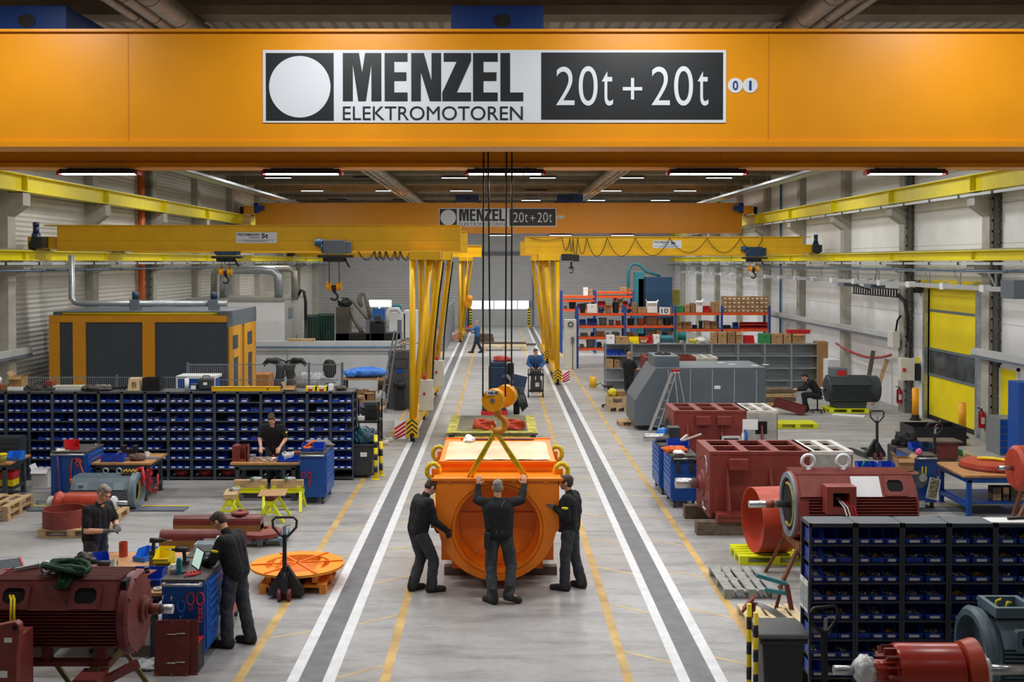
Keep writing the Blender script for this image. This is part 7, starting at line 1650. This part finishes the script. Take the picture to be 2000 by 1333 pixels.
for sx, Y in ((1, 29.98), (1, 36.3), (-1, 42.55)):
    m = M(); 
    for e in (0, .22): m.box(13.44+e, 13.47+e, 0, .06, 0, 8.8)
    for k in range(26): m.box(13.44, 13.69, .0, .05, .3*k+.4, .3*k+.46)
    m.box(13.5, 13.62, .02, .05, 0, 8.8)
    m.v = [(sx*a, b, c) for a, b, c in m.v]; tag(m.o('cable_ladder', mat('ladder_dark', '6C6D68', .6, .2, .1, 5)), f'dark vertical cable ladder on the {"nearest right" if Y < 30 else "second right" if sx > 0 else "left"} wall column', 'cable ladder', (0, Y, 0))
for sx, y0, y1, lab in ((-1, 19, 31.2, 'left wall'), (1, 36.6, 54, 'right wall beyond the roller door'), (1, 21, 30.8, 'right wall nearer than the roller door')):
    t = thing('cable_trunking', f'pale cable trunking along the {lab}', 'trunking', (sx*13.32, 0, 2.42)); M().box(-.09, .09, y0, y1, 0, .17).o('trunk', mat('trunk_grey', 'BFC2C2', .5, .1, .04, 3), t); M().box(-.095, .095, y0, y1, -.08, 0).o('tray', GREYP, t)
# ---- fences, robots, things between rack and low wall
def fence(p0, p1, py, Y, lab, posts):
    q = xr(p0, p1, Y); h = zz_(py, Y); t = thing('mesh_fence', lab, 'fence', (0, Y, 0)); m = M(); n = int((q[1]-q[0])/.055)
    for i in range(n+1): x = q[0]+(q[1]-q[0])*i/n; m.box(x-.004, x+.004, -.004, .004, .1, h)
    for z in (.15, h*.5, h*.8, h-.02): m.box(q[0], q[1], -.006, .006, z-.01, z+.01)
    m.o('wire_panel', GALV, t)
    for p in posts: x = at(p, 600, Y)[0]; M().box(x-.03, x+.03, -.03, .03, 0, h+.04).o('post', GREYP, t)
fence(50, 364, 736, 28.6, 'lower wire mesh fence behind the long rack at left', (50, 227))
fence(366, 668, 711, 30.2, 'taller wire mesh fence behind the long rack at right', (366, 490, 603, 668))
for i, (px, s) in enumerate(((543, 1), (572, -1))):
    t = thing('robot_arm', f'{("left", "right")[i]} black robot arm behind the mesh fence', 'robot arm', (at(px, 720, 40)[0], 40, 0)); k = lambda a: zz_(a, 40)
    M().cyl((0, 0, 0), (0, 0, .45), .25, .22).box(-.25, .25, -.3, .3, .0, .15).o('base', DARK, t); M().tube([(0, 0, .4), (.06*s, 0, .8), (.1*s, 0, 1.15), (-.05*s, 0, 1.4), (-.35*s, -.1, 1.42), (-.5*s, -.15, 1.25)], [.2, .17, .15, .14, .1, .07], 12).o('arm', DARK, t); M().sph((.1*s, 0, 1.18), .19).sph((0, 0, .55), .24).o('joint', PLASTIC, t)
    M().tube([(-.05*s, .15, .6), (.3*s, .2, .9), (.28*s, .15, 1.35), (-.1*s, .05, 1.5)], .03, 6).o('hose_pack', RUBBER, t)
t = thing('office_chair', 'dark office chair behind the mesh fence', 'chair', (at(643, 740, 38)[0], 38, 0)); M().blob((0, .1, 1.3), (.24, .08, .34), .15).o('backrest', DARK, t); M().sph((0, -.1, .85), (.26, .26, .07)).o('seat', GREYP, t); M().cyl((0, -.1, .1), (0, -.1, .82), .04).box(-.3, .3, -.14, -.06, .03, .1).box(-.04, .04, -.4, .2, .03, .1).o('base', DARK, t)
pxb('orange_crate', 'plain orange brown box behind the mesh fence', 'box', mat('crate_orange', 'B9731E', .6, 0, .1, 3), 468, 524, 732, 37.5, .9)
t = thing('blue_tank', 'blue container with white rim before the cabin', 'container', (0, 29.4, 0)); pxb('tank_body', '', '', BLUE, 346, 417, 740, 29.4, .68, 0, .01, t); q = xr(343, 420, 29.4); h = zz_(740, 29.4); M().box(q[0], q[1], -.03, .71, h, h+.07).box(q[0], q[0]+.05, -.03, .0, 0, h).box(q[1]-.05, q[1], -.03, 0, 0, h).o('white_rim', WHITE, t)
tag(M().blob((0, 0, .2), (.5, .4, .25), .5, 4).o('foil_heap', mat('foil_grey', 'A8ADB2', .4, .2, .25, 8)), 'heap of grey foil behind the mesh fence', 'foil', (at(605, 750, 36)[0], 36, .89)); pxb('low_table', 'low table under the grey foil heap behind the fence', 'table', GREYP, 585, 628, 763, 35.7, .7)
Y = 40; q = xr(672, 760, Y); t = thing('tarp_rack', 'steel table with wooden top behind the right end of the rack', 'table', (0, Y, 0)); M().box(q[0], q[1], -.4, .4, .74, .8).o('table_top', WOODL, t)
for x in (q[0]+.05, q[1]-.05):
    for y in (-.35, .35): M().box(x-.04, x+.04, y-.04, y+.04, 0, .74).o('leg', NAVY, t)
m = M().blob(((q[0]+q[1])/2, 0, .98), ((q[1]-q[0])*.49, .36, .2), .25, 5, 30, 14, .801).blob((q[0]+.3, -.1, .96), (.3, .3, .16), .3); tag(m.o('tarpaulin', CARPB), 'folded bright blue tarpaulin lying on the steel table', 'tarpaulin', (0, Y, 0))
tag(M().blob((0, 0, .5), (.2, .3, .55), .3).o('tarpaulin', CARPB), 'blue sheet hanging beside the grey ladder', 'tarpaulin', (at(757, 750, 40.5)[0], 40.9, 0))
for i, px in enumerate((687, 708, 722)): carton(f'{ORD[i]} carton from left under the table with the blue tarpaulin', (at(px, 760, 39.6)[0], 39.7, 0, .36, .4, .42-.05*i), CARDD, i != 1)
reel('wooden cable reel with red and yellow cable beside the grey ladder', (at(746, 770, 37.6)[0], 37.6, .5), .28, .24, WOOD, mat('cable_mix', '4A4436', .6, 0, .6, 40)); reel('dark cable reel between ladder and grey pillar machine', (at(770, 770, 38.2)[0]-.1, 38.4, .5), .28, .3, CARDD, RUBBER); pxb('reel_rack', 'low wooden rack below the cable reels', 'rack', CARDD, 724, 755, 790, 37.3, 1.4, 0)
t = thing('leaning_ladder', 'grey metal ladder leaning left of the dark pillar machine', 'ladder', (0, 36.4, 0)); a0, a1 = at(738, 800, 36.2)[0], at(768, 650, 36.4)[0]
for dx in (0, .22): M().bar((a0+dx, 0, 0), (a1+dx*.5, .5, 2.7), .05, .06).o('rail', GREYP, t)
for i in range(7): u = .1+.12*i; M().bar((a0+(a1-a0)*u, .5*u, 2.7*u), (a0+.22+(a1-a0-.11)*u, .5*u, 2.7*u), .03).o('rung', GREYP, t)
Y = 37.3; q = xr(758, 806, Y); t = thing('pillar_machine', 'tall dark grey machine cabinet with bench grinder left of the gantry foot', 'machine', (0, Y, 0)); M().box(q[0], q[1], 0, .8, 0, zz_(686, Y)).o('cabinet', DGREY, t, .01); M().frm(q[0]+.16, q[0]+.65, 1.38, 1.73, .03, -.02, 0).o('hatch', PLASTIC, t); M().box(q[0]+.28, q[0]+.52, -.02, -.005, 1.24, 1.36).o('blue_label', BLUE, t)
g = M().prism([(q[0]+.22, 0), (q[0]+.6, 0), (q[0]+.52, .1), (q[0]+.5, .7), (q[0]+.3, .7), (q[0]+.3, .1)], 'y', -.35, -.1).o('grinder_stand', DARK, t); M().cyl((q[0]+.2, -.22, .85), (q[0]+.6, -.22, .85), .12).cyl((q[0]+.25, -.3, .72), (q[0]+.35, -.3, .72), .06).o('grinder', DARK, t)
m = M(); rnd = random.Random(9)
for i in range(16): a = rnd.uniform(-.5, .5); c = (rnd.uniform(q[0]+.2, q[1]-.2), rnd.uniform(.1, .7), zz_(686, Y)+.05+.02*i); m.bar(c, (c[0]+.4*math.cos(a), c[1]+.2*math.sin(a), c[2]+.08), .06, .03)
tag(m.o('scrap_heap', mat('scrap_mix', 'A39C8E', .6, .2, .7, 5)), 'heap of scrap and white cloth on top of the dark pillar machine', 'scrap', (0, Y, 0))
m = M(); X = -3.0
for i in range(60): y = 61.3+13.5*i/60; m.box(X-.02, X+.02, y-.02, y+.02, .1, 2.4)
for z in (.1, .8, 1.6, 2.4): m.box(X-.02, X+.02, 61.3, 74.8, z-.03, z+.03)
m.box(X-.05, X, 61.3, 74.8, .1, 2.3); tag(m.o('mesh_partition', GALV), 'long grey wire partition beside the far left gantry', 'partition')
for i, px in enumerate((919, 1033)):
    x = at(px, 636, 84)[0]; post((x, 84), f'yellow black post at the {("left", "right")[i]} of the back gate', 1.5, .1, 6)
# ---- pallet racks at the right back
BL = mat('rack_upright_blue', '1F4E9E', .45, 0, .05, 4)
def prack(p, Y, levels, top, d, lab):
    t = thing('pallet_rack', lab, 'rack', (0, Y, 0)); xs = [at(a, 600, Y)[0] for a in p]
    for x in xs:
        for y in (0, d): M().box(x-.05, x+.05, y-.04, y+.04, 0, top).o('upright', BL, t)
    for a, b, lv in zip(xs[:-1], xs[1:], levels):
        for z in lv:
            for y in (0, d): M().box(a+.05, b-.05, y-.03, y+.03, z-.12, z).o('beam', RORG, t)
            M().box(a+.05, b-.05, .03, d-.03, z-.03, z-.01).o('shelf', CARD, t)
    return xs
RYB = 51.7; z = lambda py: zz_(py, RYB)
LA = [z(612), z(636), z(658), z(680)]; LB = [z(611), z(643)]
xs = prack((1128, 1221, 1319, 1410, 1503), RYB, (LA, LA[:3], LB, LB), z(598), 1.0, 'long orange and blue pallet rack at the right back')
Y2 = 60; xs2 = prack((1097, 1163, 1237), Y2, ([zz_(578, Y2), zz_(586, Y2), zz_(604, Y2)], [zz_(570, Y2), zz_(578, Y2), zz_(600, Y2)]), zz_(568, Y2), 1.0, 'farther orange and blue pallet rack behind the long one')
rnd = random.Random(11)
for r in range(4):
    for c in range(10):
        w = (xs[4]-xs[3]-.1)/10; o = carton(f'small brown carton in the stacked block, {ORD[r]} row from bottom, column {c+1} from left', (xs[3]+.06+w*(c+.5), RYB+.3, LB[0]+.001+.19*r, w*.97, .5, .187), CARD if (r+c) % 3 else CARDD, False, 'stacked brown cartons on the rack', 0, False)
        M().box(-.05, .05, -.253, -.25, .06, .11).o('box_label', PAPER, o)
def goods(px0, px1, lev, Yb, items, where, hs=(.2, .5)):
    x, xe = xr(px0, px1, Yb); i = 0
    while x < xe-.12:
        w = rnd.uniform(.2, .5); h = rnd.uniform(*hs); k, m, nm = items[i % len(items)]; w = min(w, xe-x)
        lab = f'{nm} on {where}, {ORD[min(i, 17)]} from left'
        c = (x+w/2, Yb+.35, lev+.001)
        if k == 'c': carton(lab, (*c, w*.95, .4, h), m, i % 4 == 3)
        elif k == 't': tag(M().lathe([(0, 0), (w*.36, 0), (w*.42, h*.9), (w*.45, h*.9), (w*.45, h), (0, h)], n=18).o('tub', m), lab, 'tub', c)
        elif k == 'm': tag(M().cyl((-w*.4, 0, h*.35), (w*.3, 0, h*.35), h*.33).box(-w*.3, w*.3, -.15, .15, 0, h*.2).cyl((w*.3, 0, h*.35), (w*.45, 0, h*.35), h*.1).o('small_motor', m), lab, 'motor', c)
        else: red_bin((c[0], c[1]-.15, c[2]), lab, m, round(w*.9, 2), .35, round(min(h, .3), 2))
        x += w+.03; i += 1
CA = ('c', CARD, 'brown carton'); CB = ('c', CARDD, 'dark brown carton'); CW = ('c', PAPER, 'white carton'); TU = ('t', DARK, 'black tub'); TG = ('t', GREYP, 'grey tub'); TO = ('t', OXORG, 'orange red tub'); BB = ('b', BINB, 'blue bin'); RR = ('b', RED, 'red bin'); MO = ('m', NAVY, 'small dark motor'); MG = ('m', MGREY, 'small grey motor')
goods(1132, 1218, LA[0], RYB, (TU, CW, MO, CB), 'the top shelf of the rack, left bay', (.25, .6)); goods(1225, 1316, LA[0], RYB, (MO, CB, CA, CW), 'the top shelf of the rack, second bay', (.25, .55))
goods(1322, 1408, LB[0], RYB, (('c', GREEN, 'green and white carton'), CA, CB, CW, RR, CA), 'the top shelf of the rack, third bay', (.3, .6))
goods(1132, 1218, LA[1], RYB, (BB, BB, TG, TG, TO, TU), 'the second shelf of the rack, left bay', (.2, .4)); goods(1225, 1316, LA[1], RYB, (TU, TO, CB, CA), 'the second shelf of the rack, second bay', (.25, .42))
goods(1132, 1218, LA[2], RYB, (MG, MO, CB, MG), 'the third shelf of the rack, left bay', (.18, .35)); goods(1225, 1316, LA[2], RYB, (CB, CA, MO), 'the third shelf of the rack, second bay', (.15, .35)); goods(1132, 1218, LA[3], RYB, (MG, TG, MO), 'the lowest shelf of the rack, left bay', (.2, .4))
goods(1322, 1408, LB[1], RYB, (CA, CB, MO, TU), 'the lower shelf of the rack, third bay', (.25, .45)); goods(1413, 1445, LB[1], RYB, (MO, BB), 'the lower shelf of the rack, right bay', (.2, .3))
for r in range(2):
    for c in range(6): red_bin((at(1451+9*c, 640, RYB)[0], RYB+.02, LB[1]+.001+.16*r), f'red bin on the lower rack shelf, right bay, {("lower", "upper")[r]} row, {ORD[c]} from left', RED, .2, .35, .15)
goods(1100, 1160, zz_(604, Y2), Y2, (MG, TU, RR), 'the farther rack, left bay', (.2, .5)); goods(1168, 1234, zz_(600, Y2), Y2, (RR, MO, TO, CB), 'the farther rack, right bay', (.2, .5)); goods(1140, 1160, zz_(578, Y2)+.001, Y2, (CW, CA), 'the top of the farther rack, left bay', (.3, .5)); goods(1212, 1234, zz_(570, Y2), Y2, (CA, CB), 'the top of the farther rack, right bay', (.15, .25))
t = thing('control_cabinet', 'light grey control cabinet with a round dial at the left end of the racks', 'cabinet', (0, 51.2, 0)); q = xr(1103, 1126, 51.2); h = zz_(625, 51.2); M().box(q[0], q[1], 0, .6, 0, h).o('cabinet_body', OFFW, t, .01); cx = (q[0]+q[1])/2; M().lathe([(.08, 0), (.13, 0), (.13, -.03), (.08, -.02)], (cx, 0, h-.22), (0, 1, 0), 24).o('dial', NAVY, t); M().box(cx+.02, cx+.16, -.06, 0, 1.2, 1.5).o('switch_box', GREYP, t); M().cyl((cx+.1, -.03, 0), (cx+.1, -.03, 1.2), .015).o('conduit', DARK, t)
t = thing('drilling_machine', 'teal column machine with blue side panels behind the racks', 'machine tool', (0, 62, 0)); q = xr(1241, 1258, 62); M().box(q[0], q[1], 0, 1.0, 0, zz_(531, 62)).o('teal_column', TEAL, t, .02); pxb('door_panel', '', '', GREYP, 1247, 1258, 545, 61.95, .1, 2.2, .005, t); pxb('blue_guard', '', '', mat('guard_blue', '1E4464', .5, 0, .05, 3), 1259, 1312, 541, 62.2, 1.5, 0, .02, t); M().tube([(at(a, b, 62)[0], .3, at(a, b, 62)[1]) for a, b in ((1228, 580), (1228, 530), (1233, 520), (1240, 515), (1252, 519), (1262, 530), (1292, 540))], .08, 8).o('cable_boom', TEAL, t)
pxb('yellow_cabinet', 'dull yellow machine cabinet behind the racks near the right wall', 'cabinet', mat('dull_yellow', '8E8A3A', .6, 0, .15, 3), 1312, 1328, 566, 66, 1.0)
# ---- grey steel shelving with empty bays
SY = 42.3; ps = [1182+52*i for i in range(9)]; xsh = [at(p, 600, SY)[0] for p in ps]; ST = zz_(672, SY)
PS = mat('shelf_sheet', 'B3BBC1', .35, .4, .08, 3)
for i in range(8):
    a, b = xsh[i], xsh[i+1]; t = thing('shelving_bay', f'grey steel shelving bay, {ORD[i]} from left in the long row', 'shelf', (a, SY, 0), 0, 'grey shelving bays'); w = b-a
    for x in (.02, w-.02):
        for y in (0, .55): M().box(x-.018, x+.018, y-.018, y+.018, 0, ST+.05).o('post', GALV, t)
    for py in (695, 719, 743, 766): M().box(.02, w-.02, 0, .55, zz_(py, SY)-.03, zz_(py, SY)).o('shelf', PS, t)
    M().box(.02, w-.02, 0, .55, ST-.02, ST).o('top_shelf', PS, t); M().bar((.03, .56, .1), (w-.03, .56, ST-.1), .012).bar((w-.03, .57, .1), (.03, .57, ST-.1), .012).o('cross_brace', GALV, t); M().box(.02, w-.02, .575, .58, .05, ST).o('back_sheet', mat('back_sheet', 'A6AEB4', .5, .2, .1, 2), t)
pxb('end_board', 'brown board closing the right end of the grey shelving', 'board', mat('board_brown', 'A67E4E', .6, 0, .06, 3), 1598, 1618, 668, 42.3, .6)
goods(1186, 1230, zz_(695, SY), SY-.15, (BB, BB, TU), 'the upper shelf of the grey shelving, first bay', (.2, .3)); goods(1186, 1212, zz_(719, SY), SY-.15, (CA, CB, CA), 'the middle shelf of the grey shelving, first bay', (.3, .4))
goods(1186, 1290, ST, SY-.1, (CW, CA, ('b', YELP, 'yellow bin'), CA, RR), 'the shelving top at left', (.12, .35)); goods(1392, 1452, ST, SY-.1, (CA, CA, CB), 'the shelving top in the middle', (.38, .45)); goods(1456, 1482, ST, SY-.1, (RR, CW), 'the shelving top right of the cartons', (.2, .5)); goods(1486, 1580, ST, SY-.1, (('c', GREEN, 'green carton'), CA, CA, CA), 'the shelving top at right', (.38, .381))
t = thing('red_tray', 'red shallow box lying on the cartons at the right shelving end', 'box', (at(1562, 650, SY)[0], SY+.25, ST+.383)); M().box(-.42, .42, -.2, .2, 0, .14).o('tray_body', RED, t, .01); M().box(-.43, .43, -.21, .21, .12, .15).o('rim', RED, t)
reel('large green cable reel on top of the grey shelving', (at(1332, 650, SY)[0], SY+.25, ST), .28, .3, GREEN, TEAL); reel('smaller green cable reel on top of the grey shelving', (at(1303, 655, SY)[0], SY+.25, ST), .2, .5, mat('reel_dull', '5E7F6E', .5, 0, .1, 5), TEAL); reel('yellow cable reel on top of the grey shelving', (at(1347, 655, SY)[0]+.1, SY+.1, ST), .11, .2, YELP, SLING)
tag(M().blob((0, 0, .1), (.25, .2, .14), .5).o('rope_heap', OFFW), 'heap of pale rope on top of the grey shelving', 'rope', (at(1371, 660, SY)[0], SY+.2, ST))
# ---- around the grey hood and the sitting man
x, y = gp(1206, 804); t = thing('wooden_crate', 'wooden crate with yellow slings left of the grey hood', 'crate', (x, y+.35, 0)); M().frm(-.33, .33, -.35, .35, .03, .12, .5, 'z').box(-.3, .3, -.3, .3, .12, .2).o('crate_body', WOOD, t)
for sx in (-.27, 0, .27): M().box(sx-.05, sx+.05, -.35, .35, 0, .12).o('skid', WOOD, t)
M().box(-.16, .16, -.355, -.35, .3, .42).o('stencil', WOODD, t); tag(M().blob((0, 0, .42), (.16, .2, .14), .6, 5).o('sling_heap', SLING), 'yellow slings heaped in the wooden crate', 'sling', (x-.12, y+.35, .15)); bxt('small_carton', 'brown carton inside the wooden crate', 'box', CARDD, (x+.15, y+.35, .201, .26, .4, .45))
def stool(x, y, lab, h=.55):
    t = thing('swivel_stool', lab, 'stool', (x, y, 0)); M().lathe([(0, h-.05), (.17, h-.05), (.18, h), (0, h+.02)], n=24).o('seat', DARK, t); M().cyl((0, 0, .08), (0, 0, h-.05), .025).o('stem', DARK, t)
    for i in range(5): a = 2*PI*i/5; M().bar((0, 0, .1), (.24*math.cos(a), .24*math.sin(a), .07), .035, .03).sph((.24*math.cos(a), .24*math.sin(a), .035), .034, 8, 6).o('foot', DARK, t)
x, y = gp(1188, 796); stool(x, y, 'black swivel stool left of the wooden crate', .75)
x, y = gp(1592, 806); stool(x+.07, y-.02, 'black swivel stool under the sitting man', .5)
x, y = gp(1158, 757); t = thing('yellow_drum', 'small yellow drum on the floor before the control cabinet', 'drum', (x, y, 0)); M().cyl((0, 0, 0), (0, 0, .42), .14).o('drum_body', GYEL, t); M().tube([(.14, 0, .1), (.3, -.1, .2), (.4, 0, .05), (.6, .1, .03)], .025, 6).o('hose', GREEN, t)
x, y = gp(1560, 838); pallet((x-.02, y+.42), PI/2, 'bright yellow pallet on the floor right of the middle red housing', TYEL, .8, 1.22)
x, y = gp(1660, 808); pallet((x, y+.5), PI/2, 'yellow pallet under the dark electric motor', TYEL, .9, 1.3)
t, T0, Ls = fin_motor('electric_motor', 'dark grey electric motor on a yellow pallet near the right wall', (x+.1, y+.55, .75), 1.35, .45, -.36, .15, .44, mat('motor_dark', '39434A', .45, 0, .08, 5), 9, 8, .04, .28, .4, 0, ())
dm = MATS['motor_dark']; M().lathe([(0, -.72), (.2, -.78), (.42, -.72), (.44, -.64), (.44, -.6)], (0, 0, 0), (1, 0, 0), 32).o('end_cover', dm, t); M().lathe([(.44, .6), (.45, .95), (.4, 1.0), (0, 1.0)], (0, 0, 0), (1, 0, 0), 32).o('fan_cover', dm, t); M().box(-.6, -.1, -.3, .25, .42, .72).o('terminal_box', GREYP, t, .02); M().box(-.45, -.15, -.31, -.3, .48, .64).o('red_plate', RED, t); M().box(-.5, .5, -.35, .35, -.6, -.4).o('feet', dm, t); M().cyl((-.95, 0, 0), (-.72, 0, 0), .06).o('shaft', STEEL, t)
pxb('black_cabinet', 'small black and white cabinet behind the dark electric motor', 'cabinet', WHITE, 1618, 1642, 703, 39.5, .6)
for i, (px, lean) in enumerate(((1708, .3), (1735, .5))): tag(M().bar((-lean, 0, 0), (0, 0, 1.9-.3*i), .14, .06).o('leaning_timber', WOOD if i else WOODD), f'{("dark short", "pale")[i]} timber leaning near the wall behind the dark motor', 'timber', (at(px, 740, 38.4)[0]-.05, 38.4, 0))
x, y = gp(1530, 800); t = thing('wood_pile_table', 'low stack of rough timber and pallets before the sitting man', 'wood pile', (x-.1, y+.9, 0))
for i in range(4): M().bx((-.1+.1*i, .1*i, .1+.14*i), 1.5-.15*i, .8, .12, .1*(i % 2)).o('plank_layer', WOODD if i % 2 else WOOD, t)
x, y = gp(1545, 812); tag(M().holed(rect(-.5, .5, -.18, .18), rect(-.47, .47, -.15, .15), 'z', 0, .28).box(-.47, .47, -.15, .15, 0, .02).xf(Matrix.Rotation(.25, 4, 'Y')).o('steel_trough', OXIDE2), 'dark red steel trough tilted on the floor by the sitting man', 'trough', (x, y+.3, .13), -.4)
x, y = gp(1640, 812); tag(M().box(-.5, .5, -.2, .2, 0, .02).xf(Matrix.Rotation(.0, 4, 'Y')).o('white_plate', PAPER), 'white flat plate lying on the floor before the dark motor', 'plate', (x+.3, y, 0), -.5)
# ---- right wall equipment
def bollard(px, py, lab):
    x, y = gp(px, py); t = thing('bollard', lab, 'bollard', (min(x, 13.2), y+.1, 0)); M().cyl((0, 0, .16), (0, 0, 1.0), .105, n=28).cyl((0, 0, 1.0), (0, 0, 1.02), .1, .08, n=28).o('post', mat('bollard_yellow', 'F3A90E', .45, 0, .04, 3), t); M().lathe([(0, 0), (.18, 0), (.17, .05), (.12, .07), (.115, .17), (0, .17)], n=28).o('base', RUBBER, t)
bollard(1790, 822, 'yellow bollard left of the roller door'); bollard(1882, 857, 'yellow bollard right of the roller door')
def extinguisher(loc, lab):
    t = thing('fire_extinguisher', lab, 'fire extinguisher', loc); M().lathe([(0, 0), (.085, 0), (.085, .4), (.05, .47), (.03, .48), (0, .48)], n=24).o('cylinder', mat('extinguisher_red', 'B0151E', .3, 0, .03, 4), t); M().cyl((0, 0, .48), (0, 0, .53), .025).bar((-.02, 0, .53), (-.12, 0, .56), .03).o('valve', DARK, t); M().tube([(.0, -.03, .5), (-.1, -.07, .45), (-.1, -.08, .2), (-.09, -.07, .08)], .014, 6).o('hose', RUBBER, t); M().box(-.05, .05, -.088, -.084, .12, .3).o('label', OFFW, t)
extinguisher((13.325, 36.55, .3), 'red fire extinguisher on the column left of the roller door'); extinguisher((13.325, 30.3, .42), 'red fire extinguisher on the column right of the roller door')
t = thing('switch_cabinet', 'grey switch cabinet with rotary handle left of the roller door', 'cabinet', (13.4, 35.75, 1.15)); M().box(-.35, .1, -.1, .2, 0, .72).o('cabinet_body', OFFW, t, .01); M().box(-.3, -.2, -.14, -.1, .3, .4).o('rotary_switch', RED, t); M().box(.12, .26, -.15, .1, 0, .55).o('black_box', DARK, t); M().box(-.05, .0, -.05, .05, .72, 1.6).o('conduit', DARK, t); M().box(.12, .24, -.13, -.1, .58, .75).o('yellow_sign', YELP, t)
t = thing('junction_box', 'pale junction box on the wall trunking left of the roller door', 'box', (13.2, 36.75, 2.15)); M().box(-.12, .12, -.25, .25, 0, .55).o('box_body', OFFW, t, .01); M().tube([(0, -.2, .55), (.03, -.25, .9), (.1, -.3, 1.05), (.16, -.2, 1.05)], .035, 8).o('cable', RUBBER, t)
t = thing('cable_ladder', 'black cable ladder with drooping cables on the right wall under the truss', 'cable ladder', (13.35, 0, 3.8)); m = M().box(-.02, .02, 36.8, 41.5, 0, .04).box(-.02, .02, 36.8, 41.5, .26, .3)
for i in range(18): m.box(-.02, .02, 36.9+.26*i, 36.95+.26*i, .04, .26)
m.o('ladder', DARK, t); M().tube([(0, 36.8, .1), (0, 36.2, -.1), (.02, 35.95, -.6), (.03, 35.9, -1.4)], .06, 8).tube([(-.4, 40.5, .5), (-.2, 40, .3), (0, 39.6, .2)], .03, 6).o('cable', RUBBER, t)
m = M().tube([(13.45, 43.8-.87*i, 1.75-.28*math.sin(PI*i/9)+(.5*(i/9)**3)) for i in range(8)], .05, 8); tag(m.o('wall_hose', mat('hose_red', 'B04A46', .6, 0, .1, 10)), 'red hose hanging in a bow along the right wall', 'hose')
t = thing('drawer_cabinet', 'grey cabinet with blue drawers before the yellow side door', 'cabinet', (13.2, 28.6, 0)); M().box(-.28, .35, -.3, .5, 0, .95).o('body', mat('cab_grey', '7C8084', .5, 0, .05, 4), t)
for i in range(5): M().box(-.27, .1, -.315, -.3, .05+.18*i, .2+.18*i).o('drawer', BLUE, t)
pxb('blue_locker', 'blue steel locker edge at the right border of the picture', 'cabinet', BLUE, 1992, 2040, 748, 27, .6)

t = thing('number_sheet', 'white sheet with a black number on a carton on the upper rack', 'sign', (at(1298, 606, RYB)[0], RYB-.037, LA[0]-.06)); M().box(-.25, .25, 0, .006, 0, .34).o('sheet', PAPER, t); text_mesh('10', 'number', BLACK, t, -.16, .16, .06, .28, -.004, .01)
# ================================================================ camera and world
cam = bpy.data.cameras.new('camera'); co = bpy.data.objects.new('camera', cam); COL.objects.link(co)
co.location = (0, 0, HC); co.rotation_euler = (PI/2-PT, 0, 0)
cam.sensor_width = 36; cam.lens = 36*FPX/2000; cam.shift_x = .013; cam.shift_y = -117/2000
cam.clip_end = 300; cam.clip_start = .05
SC.camera = co
w = bpy.data.worlds.new('world'); SC.world = w; w.use_nodes = True
w.node_tree.nodes['Background'].inputs['Color'].default_value = (.8, .9, 1, 1)
w.node_tree.nodes['Background'].inputs['Strength'].default_value = .3
vs = SC.view_settings; vs.view_transform = 'Standard'; vs.look = 'None'; vs.gamma = 1; vs.exposure = 0.0
vs.use_curve_mapping = False
